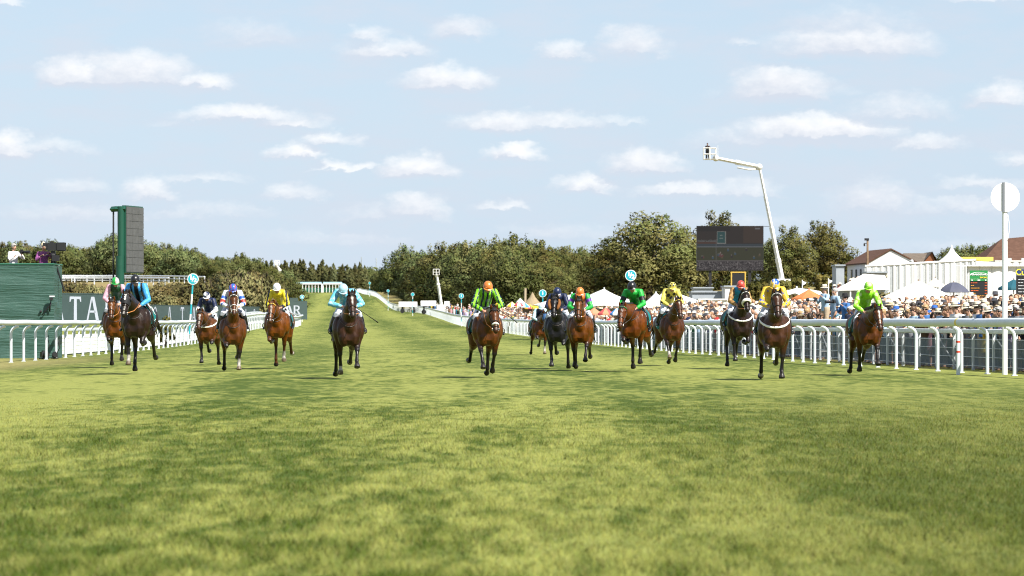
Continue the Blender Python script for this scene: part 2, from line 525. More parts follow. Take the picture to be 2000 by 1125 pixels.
an = nr.uniform(0, 2 * math.pi, n)
lean = nr.normal(0, .55, (n, 2)) * hgt[:, None]
base = np.stack([bx, bd, gh(bx, bd) - .004], axis=1)
side = np.stack([np.cos(an), np.sin(an) * .6, np.zeros(n)], axis=1) * wid[:, None] * .5
v = np.empty((n, 3, 3), dtype=np.float32)
v[:, 0] = base - side; v[:, 1] = base + side
v[:, 2] = base + np.stack([lean[:, 0], lean[:, 1], hgt], axis=1)
me = bpy.data.meshes.new('turf_grass')
me.vertices.add(n * 3); me.loops.add(n * 3); me.polygons.add(n)
me.vertices.foreach_set('co', v.ravel())
me.loops.foreach_set('vertex_index', np.arange(n * 3, dtype=np.int32))
me.polygons.foreach_set('loop_start', np.arange(0, n * 3, 3, dtype=np.int32))
me.polygons.foreach_set('loop_total', np.full(n, 3, dtype=np.int32))
me.update(calc_edges=True)
hgt_dummy = 0
hue = nr.random(n); tip = np.tile(np.array([0, 0, 1.0]), n)
attr_set(me, 'blade', np.stack([np.repeat(hue, 3), tip, np.repeat(nr.random(n), 3)], axis=1))
bm_ = bpy.data.materials.new('grass_blade'); bm_.use_nodes = True
t = NT(bm_.node_tree); tr_ = bm_.node_tree
for nd in list(tr_.nodes): tr_.nodes.remove(nd)
ge = t.n('ShaderNodeNewGeometry')
at = t.n('ShaderNodeAttribute', attribute_name='blade')
asep = t.n('ShaderNodeSeparateColor', {0: at.outputs['Color']})
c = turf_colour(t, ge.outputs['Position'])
c = t.n('ShaderNodeHueSaturation', {'Color': c, 'Hue': t.math('MULTIPLY_ADD', asep.outputs[0], .05, .475), 'Value': t.math('MULTIPLY_ADD', asep.outputs[2], .85, .68), 'Saturation': 1.0}).outputs[0]
c = t.mix(t.step(asep.outputs[0], .90, .93, 0, .6), c, (.30, .25, .11))
nrm = t.vmath('NORMALIZE', t.vmath('ADD', t.vmath('MULTIPLY', ge.outputs['Normal'], (.55, .55, .55)), (0, 0, .8)))
df = t.n('ShaderNodeBsdfDiffuse', {'Color': c, 'Normal': nrm})
tl = t.n('ShaderNodeBsdfTranslucent', {'Color': c, 'Normal': nrm})
mx = t.n('ShaderNodeMixShader', {0: .22, 1: df.outputs[0], 2: tl.outputs[0]})
t.n('ShaderNodeOutputMaterial', {'Surface': mx.outputs[0]})
me.materials.append(bm_)
grass = link_mesh('turf_grass', me)
tag(grass, 'short yellow-green grass blades covering the racecourse', 'grass', kind='stuff')

# ------------------------------------------------------------------ running rails and barriers
M_rail = mat('white_rail_plastic', (.60, .645, .69), .42, .5, .06, 3.0)
M_steel = mat('grey_barrier_paint', (.55, .58, .60), .5, .5, .10, 4.0)
M_dark = mat('black_plastic', (.015, .015, .017), .45, .5)
def path_frames(path):
    tg = np.gradient(path, axis=0)
    tg /= np.linalg.norm(tg, axis=1)[:, None]
    return tg
def gooseneck_mesh(h=1.2, reach=.34):
    m = MB()
    pts = [(0, 0, -.05), (0, 0, .5), (0, 0, h - .36), (0, 0, h - .24)]
    for k in range(1, 6):
        a = k / 5 * math.pi / 2 * .82
        pts.append((-(1 - math.cos(a)) * reach, 0, h - .24 + math.sin(a) * .24))
    m.loft(pts, .045, .045, side=(0, 1, 0), seg=8)
    m.box((0, 0, .012), (.13, .13, .02))
    return m.mesh('post', M_rail, True, 40)
GN = gooseneck_mesh()
def running_rail(label, path, sgn, post_from=0, posts=300, tr=(.082, .108), group='white running rails'):
    """tube on goose-necked posts; sgn +1: posts stand to +X of the rail"""
    p0 = path[0]
    root = thing('running_rail', label, 'running rail', (p0[0], p0[1], ghf(*p0)), group=group)
    tg = path_frames(path)
    tube = MB()
    pts = [(x - p0[0], y - p0[1], ghf(x, y) + 1.30 - ghf(*p0) + .006 * math.sin(i * .7)) for i, (x, y) in enumerate(path)]
    tube.loft(pts, [tr[0]] * len(pts), [tr[1]] * len(pts), side=(1, 0, 0), seg=12)
    tube.obj('rail_tube', M_rail, root, True, 60)
    step = 4
    k = 0; far = MB()
    for i in range(0, len(path), step):
        x, y = path[i]
        if i < post_from: continue
        a = math.atan2(tg[i][1], tg[i][0]) - math.pi / 2
        nx_, ny_ = math.cos(a), math.sin(a)
        X, Y = x + sgn * nx_ * .26, y + sgn * ny_ * .26
        if k < posts:
            pass
        else:
            far.box((X - p0[0], Y - p0[1], ghf(X, Y) - ghf(*p0) + .6), (.09, .09, 1.2))
        if k < posts:
            o = link_mesh('post', GN, root, (X - p0[0], Y - p0[1], ghf(X, Y) - ghf(*p0)), a + (0 if sgn > 0 else math.pi))
        k += 1
    if far.v:
        fo = far.obj('far_post', M_rail, root); fo['kind'] = 'stuff'
    return root, p0
def joints(root, p0, path, ids, mt):
    for i in ids:
        x, y = path[i]; x2, y2 = path[i + 1]
        d = Vector((x2 - x, y2 - y, 0)).normalized() * .09
        m = MB(); c = Vector((x - p0[0], y - p0[1], ghf(x, y) + 1.30 - ghf(*p0) + .006 * math.sin(i * .7)))
        m.loft([c - d, c + d], .085, .108, side=(1, 0, 0), seg=12)
        m.obj('joint_collar', mt, root, True, 60)

rp = smooth_path(RR[1:], .68)
rp = rp[rp[:, 1] < 1240]
rail_r, r0 = running_rail('long white running rail on goose-necked posts along the crowd side of the course', rp, 1)
M_yel = mat('yellow_tape', (.75, .55, .08), .5)
M_redp = mat('red_tape', (.55, .06, .03), .5)
iy = int(np.argmin(np.abs(rp[:, 1] - 92.5)))
joints(rail_r, r0, rp, [iy], M_yel)
# a spare straight post with two red bands beside the winning post
x, y = 870 / 7000 * 89.3, 89.3
sp_ = thing('marker_stake', 'white stake with two red bands standing inside the rail left of the winning post', 'marker stake', (x + .02, y, ghf(x, y)))
m = MB(); m.loft([(0, 0, -.05), (0, 0, .7), (0, 0, 1.0), (-.02, 0, 1.12), (-.10, 0, 1.18)], .05, .05, side=(0, 1, 0), seg=8); m.obj('stake', M_rail, sp_, True, 40)
for z in (.55, .80):
    m = MB(); m.loft([(0, 0, z), (0, 0, z + .045)], .053, .053, side=(0, 1, 0), seg=10); m.obj('red_band', M_redp, sp_, True, 40)

lp = smooth_path(LR, .8)
# the inside rail hooks back to the left at its far end
hook = [(-27.9, 474), (-28.6, 478), (-29.6, 481), (-30.6, 482.3), (-31.8, 482.6), (-33.0, 481.8)]
hp = smooth_path([(y, x) for x, y in [(-27.3, 468)] + hook], .8)
lp2 = np.concatenate([lp, hp[1:]])
lp2 = lp2[:]
rail_l, l0 = running_rail('white running rail on the inside of the course curving back at its far end', lp2, -1, tr=(.068, .084))

M_net = bpy.data.materials.new('windbreak_net'); M_net.use_nodes = True
t = NT(M_net.node_tree); tr_ = M_net.node_tree
for nd in list(tr_.nodes): tr_.nodes.remove(nd)
co = t.n('ShaderNodeTexCoord').outputs['Object']
w = t.n('ShaderNodeTexWave', {'Vector': co, 'Scale': 14.0}, wave_type='BANDS', bands_direction='Z')
nz = t.noise(co, 3.0, 3, .6)
colr = t.mix(nz.outputs['Fac'], (.12, .145, .17), (.23, .26, .29))
df = t.n('ShaderNodeBsdfDiffuse', {'Color': colr})
tp = t.n('ShaderNodeBsdfTransparent', {'Color': (1, 1, 1, 1)})
mx = t.n('ShaderNodeMixShader', {0: t.math('MULTIPLY_ADD', w.outputs['Fac'], .22, .56), 1: tp.outputs[0], 2: df.outputs[0]})
t.n('ShaderNodeOutputMaterial', {'Surface': mx.outputs[0]})
M_slat = mat('white_slat', (.80, .81, .83), .5, .4, .05, 5.0)

# crowd barrier: posts, hand rail, wires and a windbreak net in every bay
bp_ = smooth_path([(y, x + 1.75) for y, x in RR[1:]], 2.4)
bp_ = bp_[bp_[:, 1] < 330]
p0 = bp_[0]
bar = thing('crowd_barrier', 'grey crowd barrier with netted bays between the running rail and the spectators', 'barrier', (p0[0], p0[1], ghf(*p0)))
m = MB(); hr = [(x - p0[0], y - p0[1], ghf(x, y) - ghf(*p0) + 1.06) for x, y in bp_]
m.loft(hr, .05, .065, side=(1, 0, 0), seg=8, power=.6); m.obj('hand_rail', M_steel, bar, True, 40)
pm = MB(); pm.box((0, 0, .5), (.07, .07, 1.08)); pm = pm.mesh('post', M_steel)
wires = MB()
for z in (.12, .36, .60, .84):
    wires.tube([(a, b_, c_ - 1.06 + z) for a, b_, c_ in hr], .008, 4)
wires.obj('wire', M_steel, bar)
for i in range(len(bp_) - 1):
    x, y = bp_[i]; x2, y2 = bp_[i + 1]
    z = ghf(x, y) - ghf(*p0); z2 = ghf(x2, y2) - ghf(*p0)
    link_mesh('post', pm, bar, (x - p0[0], y - p0[1], z), math.atan2(y2 - y, x2 - x))
    nm = MB()
    a = Vector((x - p0[0] + .02, y - p0[1] + .05, z + .05)); b_ = Vector((x2 - p0[0] + .02, y2 - p0[1] - .05, z2 + .05))
    q = []
    for k in range(5):
        t_ = k / 4; c_ = a.lerp(b_, t_); sag = .02 * math.sin(t_ * math.pi * 2 + i)
        q += [(c_.x + sag, c_.y, c_.z), (c_.x - sag, c_.y, c_.z + .83 - .02 * math.sin(t_ * math.pi))]
    nm.add(q, [(2 * k, 2 * k + 2, 2 * k + 3, 2 * k + 1) for k in range(4)])
    nm.obj('net_panel', M_net, bar)
    if i % 3 == 1 and y < 150:
        br = MB(); br.tube([(a.x + .05, a.y, a.z), (b_.x + .05, b_.y, b_.z + .8)], .022, 6); br.obj('brace', M_steel, bar, True)

# inside fence: white slatted bays just beyond the left rail
fp = smooth_path([(y, x - 1.3) for y, x in LR], 2.4)
hk = smooth_path([(y, x - .6) for x, y in [(-28.2, 468.5)] + [(a - .6, b_ + .8) for a, b_ in hook[:3]]], 2.4)
fp = np.concatenate([fp[fp[:, 1] >= 134.5], hk[2:]])
p0 = fp[0]
fen = thing('slatted_fence', 'low white slatted fence running behind the inside rail', 'fence', (p0[0], p0[1], ghf(*p0)))
m = MB(); hr = [(x - p0[0], y - p0[1], ghf(x, y) - ghf(*p0) + 1.02) for x, y in fp]
m.loft(hr, .045, .06, side=(1, 0, 0), seg=8, power=.6); m.obj('top_rail', M_rail, fen, True, 40)
pm = MB(); pm.box((0, 0, .5), (.09, .06, 1.02)); pm = pm.mesh('post', M_rail)
for i in range(len(fp) - 1):
    x, y = fp[i]; x2, y2 = fp[i + 1]
    z = ghf(x, y) - ghf(*p0); z2 = ghf(x2, y2) - ghf(*p0)
    ang = math.atan2(y2 - y, x2 - x)
    link_mesh('post', pm, fen, (x - p0[0], y - p0[1], z), ang)
    pk = MB()
    Lb = math.hypot(x2 - x, y2 - y)
    for j in range(5):
        pk.box((x - p0[0] + (x2 - x) * .5 + .06, y - p0[1] + (y2 - y) * .5, (z + z2) / 2 + .13 + j * .155), (Lb, .022, .142), ang)
    o = pk.obj('slats', M_slat, fen); o['kind'] = 'stuff'

# winning post
x, y = 12.32, 89.6
wp = thing('winning_post', 'tall white winning post topped by a white disc with a vertical strip of painted shade', 'winning post', (x, y, ghf(x, y)))
M_wht = mat('white_gloss_paint', (.84, .84, .85), .35, .5, .03, 2.0)
m = MB(); m.loft([(0, 0, -.1), (0, 0, 4.1)], .068, .068, side=(1, 0, 0), seg=12); m.obj('post', M_wht, wp, True, 40)
m = MB(); n_ = 40
m.poly([(.365 * math.cos(2 * math.pi * k / n_), .365 * math.sin(2 * math.pi * k / n_)) for k in range(n_)], (0, -.055, 4.43), (1, 0, 0), (0, 0, 1), .03); m.obj('disc', M_wht, wp)
m = MB(); m.box((-.045, -.085, 4.43), (.060, .06, .74)); m.obj('fin', mat('painted_shade_grey', (.15, .165, .185), .6), wp)  # dark grey strip painted as the post's shaded side in front of the disc
m = MB(); m.tube([(.05, -.02, 4.06)] + [(.05 + .055 * math.sin(k / 8 * math.pi), -.05, 4.06 - k / 8 * .75) for k in range(1, 8)] + [(.03, -.02, 3.28)], .010, 6); m.obj('cable', M_wht, wp, True)
# ------------------------------------------------------------------ horses
# local frame: x = the horse's left-right axis, forward = -Y, z up; points below are written (side, forward, z)
def H(s, f, z): return Vector((s, -f, z))
def ang_chain(start, segs):
    """segs: (length, angle from straight down, positive = forward)"""
    p = [Vector(start)]
    for L, a in segs:
        q = p[-1] + Vector((0, -math.sin(R(a)) * L, -math.cos(R(a)) * L))
        p.append(q)
    return p
# gait phases seen head on: per leg the angles of (forearm, cannon, pastern, hoof) and (thigh, gaskin, cannon, pastern, hoof)
GAITS = {
    'support_left':  dict(lf=(-3, -2, 30, 12), rf=(54, -84, -112, -104), lh=(-8, -72, -48, -80, -105), rh=(20, -58, -20, -40, -80)),
    'support_right': dict(lf=(50, -90, -118, -108), rf=(3, 1, 32, 10), lh=(24, -54, -12, -30, -70), rh=(-4, -74, -52, -84, -105)),
    'reach_left':    dict(lf=(42, 30, 50, 28), rf=(-14, -24, 0, -30), lh=(4, -68, -48, -78, -105), rh=(26, -52, -14, -50, -80)),
    'reach_right':   dict(lf=(-10, -30, -20, -50), rf=(38, 26, 46, 24), lh=(26, -54, -16, -44, -76), rh=(2, -70, -50, -80, -105)),
    'gather':        dict(lf=(36, -78, -108, -98), rf=(8, 4, 30, 8), lh=(14, -64, -34, -66, -96), rh=(40, -34, 16, 4, -30)),
    'stride_left':   dict(lf=(-14, -18, 8, -20), rf=(48, -76, -108, -98), lh=(6, -66, -42, -74, -100), rh=(32, -46, 0, -10, -40)),
}
LEGF = [.42, .29, .115, .085]
LEGH = [.40, .47, .40, .115, .085]
def horse_shapes(gait, neck_up=0.0, head_turn=0.0, spread=1.0):
    """closed shapes of one galloping horse + leg chains for colouring"""
    m = MB(); legs = []
    # trunk
    st = [(-1.14, 1.33, .07, .10), (-1.08, 1.30, .20, .20), (-.95, 1.29, .295, .27), (-.75, 1.27, .335, .30), (-.52, 1.22, .330, .30), (-.28, 1.175, .345, .335),
          (0, 1.165, .345, .385), (.18, 1.145, .330, .40), (.34, 1.105, .312, .37), (.46, 1.08, .265, .31), (.53, 1.08, .165, .20)]
    m.loft([H(0, f, z) for f, z, w, h in st], [s[2] for s in st], [s[3] for s in st], seg=20)
    m.ball(H(0, -.86, 1.42), (.19, .30, .16), 14, 8)                       # croup
    for s in (-1, 1):
        m.ball(H(.118 * s, .385, .97), (.140, .165, .235), 12, 8)            # pectorals
        m.ball(H(.245 * s, .20, 1.15), (.13, .21, .30), 12, 8)             # shoulder
        m.ball(H(.235 * s, .10, .98), (.095, .17, .17), 12, 8)              # upper arm
        m.ball(H(.225 * s, -.82, 1.18), (.145, .26, .27), 12, 8)            # quarter
    # neck
    nu = neck_up
    tt = head_turn
    fx = -.55 * nu
    nk = [H(0, .12, 1.30), H(0, .32, 1.39 + nu * .15), H(tt * .2, .52 + fx * .2, 1.53 + nu * .4), H(tt * .5, .71 + fx * .5, 1.67 + nu * .7), H(tt * .8, .87 + fx * .8, 1.79 + nu * .9), H(tt, .98 + fx, 1.845 + nu)]
    m.loft(nk, [.21, .180, .142, .115, .096, .082], [.33, .29, .225, .185, .155, .12], seg=16)
    m.ball(H(tt * .1, .44, 1.24), (.15, .16, .24), 12, 8)
    # head: poll to lip, hanging steeply
    po = H(tt, 1.0 + fx, 1.84 + nu)
    ax = Vector((tt * .35, -.60, -.84)).normalized()
    fwd = Vector((0, -.84, .60))
    hd = [(-.05, .070, .075, -.02), (.03, .098, .125, -.005), (.11, .112, .152, -.02), (.19, .104, .155, -.03), (.27, .086, .122, -.016), (.36, .068, .092, .0), (.45, .060, .078, .0), (.52, .064, .072, -.005), (.57, .060, .060, -.012), (.605, .036, .036, -.02)]
    m.loft([po + ax * a + fwd * o for a, w, h, o in hd], [x[1] for x in hd], [x[2] for x in hd], seg=16)
    side = Vector((1, 0, 0))
    for s in (-1, 1):
        m.ball(po + ax * .17 + side * s * .060 - fwd * .045, (.050, .085, .085), 10, 7)      # cheek
        m.ball(po + ax * .115 + side * s * .088 + fwd * .052, (.030, .034, .036), 8, 6)      # brow
        m.ball(po + ax * .535 + side * s * .040 + fwd * .020, (.028, .030, .034), 8, 6)      # nostril wing
        e0 = po + ax * -.015 + side * s * .052 + fwd * .01
        m.loft([e0, e0 + Vector((s * .014, -.03, .055)), e0 + Vector((s * .022, -.055, .115)), e0 + Vector((s * .018, -.065, .165))], [.030, .040, .030, .010], [.022, .026, .022, .010], seg=8)
    m.ball(po + ax * .585 - fwd * .03, (.042, .035, .030), 8, 6)                              # lower lip
    # legs
    g = GAITS[gait]
    for nm, s in (('lf', 1), ('rf', -1)):
        a = g[nm]
        top = H(.205 * s * spread, .19, .98)
        ch = ang_chain(top, list(zip(LEGF, a)))
        inn = Vector((-s * .022, 0, 0))
        ch = [ch[0], ch[1] + inn, ch[2] + inn * 2, ch[3] + inn * 2, ch[4] + inn * 2]
        legs.append(('fore', ch))
        e, k, fl, ps, ho = ch
        m.loft([H(.205 * s, .27, 1.16), e.lerp(H(.205 * s, .22, 1.1), .4), e, e.lerp(k, .22), e.lerp(k, .55), e.lerp(k, .85), k], [.10, .130, .125, .115, .082, .062, .060], [.13, .15, .13, .11, .075, .057, .058], seg=14)
        m.loft([e.lerp(k, .92), k, k.lerp(fl, .12)], [.056, .066, .050], [.056, .066, .054], seg=12)
        m.loft([k, k.lerp(fl, .16), k.lerp(fl, .5), k.lerp(fl, .86), fl], [.058, .044, .038, .043, .050], [.058, .049, .046, .050, .054], seg=12)
        m.ball(fl, (.052, .058, .053), 10, 6)
        m.loft([fl, fl.lerp(ps, .5), ps], [.047, .041, .055], [.050, .043, .056], seg=12)
        m.loft([ps, ps.lerp(ho, .2), ho], [.056, .064, .074], [.058, .066, .078], seg=14)
    for nm, s in (('lh', 1), ('rh', -1)):
        a = g[nm]
        top = H(.185 * s * spread, -.80, 1.22)
        ch = ang_chain(top, list(zip(LEGH, a)))
        legs.append(('hind', ch))
        hp, sti, hk, fl, ps, ho = ch
        m.loft([hp + Vector((0, .05, .05)), hp.lerp(sti, .5), sti, sti.lerp(hk, .3), sti.lerp(hk, .65), sti.lerp(hk, .92), hk], [.125, .150, .125, .102, .072, .054, .052], [.23, .22, .165, .13, .085, .060, .062], seg=14)
        m.loft([sti.lerp(hk, .9), hk, hk.lerp(fl, .12)], [.050, .056, .048], [.065, .072, .058], seg=12)
        m.loft([hk, hk.lerp(fl, .15), hk.lerp(fl, .5), hk.lerp(fl, .88), fl], [.053, .046, .039, .044, .050], [.065, .053, .048, .051, .055], seg=12)
        m.ball(fl, (.052, .058, .053), 10, 6)
        m.loft([fl, fl.lerp(ps, .5), ps], [.047, .041, .055], [.050, .043, .056], seg=12)
        m.loft([ps, ps.lerp(ho, .2), ho], [.056, .063, .072], [.058, .064, .074], seg=14)
    low = min(p.z for k, ch in legs for p in (ch[-1], ch[-2])) - .045
    return m, legs, dict(po=po, ax=ax, fwd=fwd, nk=nk, low=low, tt=tt)
def seg_param(v, a, b):
    ab = b - a; L = float(ab @ ab)
    t = np.clip(((v - a) @ ab) / L, 0, 1)
    return t, np.linalg.norm(v - (a + t[:, None] * ab), axis=1)
def nv(p): return np.array(p, dtype=np.float32)
def paint_horse(me, legs, hd, coat, points, socks=(), blaze=None, belly=None, muzzle=.5):
    """true coat colours by body region: points (dark legs), socks, hooves, face markings, muzzle"""
    v = verts_np(me); n = len(v)
    c = np.tile(np.array(coat, np.float32), (n, 1))
    r_ = np.random.default_rng(3)
    dap = np.sin(v[:, 0] * 9 + 1) * np.sin(v[:, 1] * 7) * np.sin(v[:, 2] * 8)
    c *= (1 + .12 * dap)[:, None]
    dark = np.array(points, np.float32)
    for li, (kind, ch) in enumerate(legs):
        pts = [nv(p) for p in ch]
        k0 = 1 if kind == 'fore' else 2
        best = np.full(n, 9.0); par = np.zeros(n)
        for i in range(len(pts) - 1):
            t, d = seg_param(v, pts[i], pts[i + 1])
            upd = d < best
            best[upd] = d[upd]; par[upd] = i + t[upd]
        near = best < .10
        w = np.clip((par - (k0 - .45)) / .4, 0, 1) * near
        c = c * (1 - w[:, None]) + dark * w[:, None]
        if li in socks:
            w = (np.clip((par - (k0 + socks[li])) / .12, 0, 1) * near)[:, None]
            c = c * (1 - w) + np.array((.62, .58, .52), np.float32) * w
        w = (np.clip((par - (len(pts) - 2.05)) / .06, 0, 1) * near)[:, None]
        hoof = np.array((.22, .17, .12) if li in socks else (.035, .03, .027), np.float32)
        c = c * (1 - w) + hoof * w
    po, ax, fwd = nv(hd['po']), nv(hd['ax']), nv(hd['fwd'])
    rel = v - po
    a = rel @ ax; f = rel @ fwd; s = rel[:, 0] - (a * ax[0])
    head = (a > -.08) & (a < .68) & (np.abs(s) < .16) & (v[:, 1] < po[1] + .10) & (np.abs(f) < .25)
    w = (head * np.clip((a - .44) / .10, 0, 1) * muzzle)[:, None]
    c = c * (1 - w) + np.array((.02, .017, .016), np.float32) * w
    for sg in (-1, 1):
        d = np.linalg.norm(np.stack([(s - sg * .102) / .8, a - .118, f - .045], axis=1), axis=1)
        w = (head * np.clip((.033 - d) / .010, 0, 1))[:, None]
        c = c * (1 - w) + np.array((.008, .006, .006), np.float32) * w
        d = np.linalg.norm(np.stack([s - sg * .046, a - .545, f - .045], axis=1), axis=1)
        w = (head * np.clip((.024 - d) / .010, 0, 1))[:, None]
        c = c * (1 - w) + np.array((.010, .008, .008), np.float32) * w
    if blaze:
        a0, a1, wd0, wd1 = blaze
        half = wd0 + (wd1 - wd0) * np.clip((a - a0) / max(a1 - a0, .01), 0, 1) + .006 * np.sin(a * 60)
        w = (head & (f > .0) & (a > a0) & (a < a1)) * np.clip((half - np.abs(s)) / .010, 0, 1)
        w = w[:, None]
        c = c * (1 - w) + np.array((.66, .62, .57), np.float32) * w
    attr_set(me, 'coat', np.clip(c, 0, 1))
def coat_material():
    m = bpy.data.materials.new('horse_coat'); m.use_nodes = True
    t = NT(m.node_tree); b = m.node_tree.nodes['Principled BSDF']
    at = t.n('ShaderNodeAttribute', attribute_name='coat').outputs['Color']
    co = t.n('ShaderNodeTexCoord').outputs['Object']
    nz = t.noise(t.vmath('MULTIPLY', co, (1, 1, .6)), 7, 4, .6)
    c = t.n('ShaderNodeHueSaturation', {'Color': at, 'Value': t.step(nz.outputs['Fac'], .3, .7, .30, .66), 'Saturation': 1.15}).outputs[0]
    m.node_tree.links.new(c, b.inputs['Base Color'])
    rg = t.step(nz.outputs['Fac'], .3, .7, .33, .47)
    m.node_tree.links.new(rg, b.inputs['Roughness'])
    b.inputs['Specular IOR Level'].default_value = .30
    ms = t.noise(t.vmath('MULTIPLY', co, (1, 1, .55)), 9, 3, .55)
    ms2 = t.noise(t.vmath('MULTIPLY', co, (1, 1, .45)), 30, 2, .5)
    hh = t.math('ADD', ms.outputs['Fac'], t.math('MULTIPLY', ms2.outputs['Fac'], .25))
    bp = t.n('ShaderNodeBump', {'Height': hh, 'Strength': .42, 'Distance': .035})
    m.node_tree.links.new(bp.outputs[0], b.inputs['Normal'])
    return m
M_coat = coat_material()
M_hair = mat('black_horsehair', (.012, .010, .009), .55, .4, .3, 30)
M_hairb = mat('brown_horsehair', (.10, .045, .018), .55, .4, .3, 30)
M_leather = mat('dark_leather', (.022, .014, .010), .45, .5)
M_tan = mat('tan_rein_rubber', (.42, .16, .045), .6, .3)
M_white = mat('white_web', (.72, .70, .66), .7, .3, .06, 12)
M_fleece = mat('white_fleece', (.78, .74, .66), .95, .1, .12, 30, .6, 60)
M_teal = mat('teal_saddlecloth', (.006, .16, .165), .75, .2, .12, 8)
M_hood = mat('black_hood', (.012, .012, .014), .7, .3)
M_cheek = mat('brown_fleece', (.20, .085, .03), .9, .1, .2, 40)
M_green_web = mat('green_browband', (.02, .20, .06), .6)
M_yellow_web = mat('yellow_browband', (.72, .50, .07), .6)
M_bluehood = mat('blue_hood', (.03, .09, .22), .7)
M_maroon = mat('maroon_sleeve', (.30, .015, .03), .7)
def hug(tree, pts, grow):
    """lay a strap on the coat: from outside, straight towards the trunk axis"""
    out = []
    for p in pts:
        ax_ = Vector((0, p.y * .35, p.z)); d = (ax_ - p).normalized()
        o = p - d * .6
        hit = tree.ray_cast(o, d)
        out.append(hit[0] - d * grow if hit[0] is not None else p)
    return out
def ring_at(hd, a, grow, wscale=1.0, n=18):
    """points round the head at distance a along it"""
    po, ax, fwd = hd['po'], hd['ax'], hd['fwd']
    tab = [(-.05, .070, .075, -.02), (.03, .098, .125, -.005), (.11, .112, .152, -.02), (.19, .110, .160, -.03), (.27, .088, .126, -.016), (.36, .068, .092, .0), (.45, .060, .078, .0), (.52, .068, .076, -.005), (.57, .060, .060, -.012)]
    A = [x[0] for x in tab]
    w = float(np.interp(a, A, [x[1] for x in tab])) + grow; h = float(np.interp(a, A, [x[2] for x in tab])) + grow; o = float(np.interp(a, A, [x[3] for x in tab]))
    c = po + ax * a + fwd * o
    sd = Vector((1, 0, 0))
    return [c + sd * (w * math.cos(2 * math.pi * k / n)) + fwd * (h * math.sin(2 * math.pi * k / n)) for k in range(n)], c, w, h, sd
def strap_ring(m, hd, a, grow=.004, r=.009, full=True):
    pts, *_ = ring_at(hd, a, grow)
    m.loft(pts + [pts[0]], r, r, side=tuple(hd['ax']), seg=5)
def strap_line(m, hd, spec, r=.009):
    """spec: list of (a, angle deg) on the head surface"""
    pts = []
    for a, an in spec:
        _, c, w, h, sd = ring_at(hd, a, .006)
        pts.append(c + sd * (w * math.cos(R(an))) + hd['fwd'] * (h * math.sin(R(an))))
    m.loft(pts, r, r, side=(.3, .5, .8), seg=5)
# ------------------------------------------------------------------ people: shared anatomy
def rot_to(fwd, up=(0, 0, 1)):
    """matrix whose -Y axis looks along fwd"""
    y = -Vector(fwd).normalized(); z = Vector(up); x = y.cross(z).normalized(); z = x.cross(y)
    return Matrix((x, y, z)).transposed()
def head_shape(m, c, M, k=1.0):
    c = Vector(c)
    T = lambda x, y, z: c + M @ (Vector((x, y, z)) * k)
    m.ball(T(0, .012, .035), (.076 * k, .095 * k, .088 * k), 14, 9, rot=M)
    m.ball(T(0, -.022, -.030), (.060 * k, .070 * k, .085 * k), 12, 8, rot=M)
    m.ball(T(0, -.055, -.092), (.030 * k, .028 * k, .024 * k), 8, 6, rot=M)                    # chin
    m.loft([T(0, -.078, .022), T(0, -.098, -.010), T(0, -.110, -.030), T(0, -.090, -.042)], [.010 * k, .013 * k, .018 * k, .014 * k], [.012 * k, .014 * k, .014 * k, .008 * k], side=tuple(M @ Vector((1, 0, 0))), seg=8)   # nose
    m.loft([T(-.040, -.074, .026), T(0, -.088, .028), T(.040, -.074, .026)], [.012 * k] * 3, [.009 * k] * 3, seg=6)     # brow
    m.loft([T(-.020, -.084, -.066), T(0, -.090, -.064), T(.020, -.084, -.066)], [.008 * k] * 3, [.006 * k] * 3, seg=6)  # lips
    for s in (-1, 1):
        m.ball(T(s * .077, .012, -.008), (.012 * k, .020 * k, .032 * k), 8, 6, rot=M)          # ears
        m.ball(T(s * .040, -.050, -.032), (.024 * k, .026 * k, .026 * k), 8, 6, rot=M)         # cheeks
def paint_head(c, M, v, col, k=1.0):
    """eyes, brows and lips on the skin attribute"""
    r = (v - nv(c)) @ np.array(M, dtype=np.float32) / k
    x, y, z = r[:, 0], r[:, 1], r[:, 2]
    front = y < -.045
    for s in (-1, 1):
        d = np.sqrt(((x - s * .031) / .014) ** 2 + ((z - .008) / .008) ** 2)
        col[front & (d < 1)] = (.03, .02, .015)
        d = np.sqrt(((x - s * .032) / .020) ** 2 + ((z - .030) / .006) ** 2)
        col[front & (d < 1)] *= .45
    d = np.sqrt((x / .022) ** 2 + ((z + .066) / .009) ** 2)
    col[front & (d < 1)] = (.32, .10, .08)
def hand_shape(m, w, d, up, s, curl=55, k=1.0):
    """wrist w, pointing along d, back of the hand towards up, s = +1 thumb on the +side"""
    w = Vector(w); d = Vector(d).normalized(); up = Vector(up); side = d.cross(up).normalized() * s; up = side.cross(d) * s
    up = up.normalized()
    m.loft([w - d * .02, w + d * .03 * k, w + d * .085 * k], [.026 * k, .036 * k, .041 * k], [.021 * k, .017 * k, .014 * k], side=tuple(side), seg=10)
    for i, (o, L) in enumerate(((.030, .072), (.010, .080), (-.010, .075), (-.029, .060))):
        p = w + d * .082 * k + side * o * k
        a = R(curl * .35); q = p + (d * math.cos(a) - up * math.sin(a)) * L * .42 * k
        a = R(curl); q2 = q + (d * math.cos(a) - up * math.sin(a)) * L * .33 * k
        a = R(curl * 1.7); q3 = q2 + (d * math.cos(a) - up * math.sin(a)) * L * .28 * k
        m.loft([p - d * .02, p, q, q2, q3], [.009 * k, .0095 * k, .009 * k, .0085 * k, .0065 * k], None, side=tuple(side), seg=6)
    p = w + d * .025 * k + side * .030 * k
    q = p + (d * .7 + side * .7 - up * .2).normalized() * .036 * k
    m.loft([p - side * .012, p, q, q + (d * .9 - up * .45).normalized() * .030 * k], [.012 * k, .012 * k, .010 * k, .008 * k], None, side=tuple(side), seg=6)

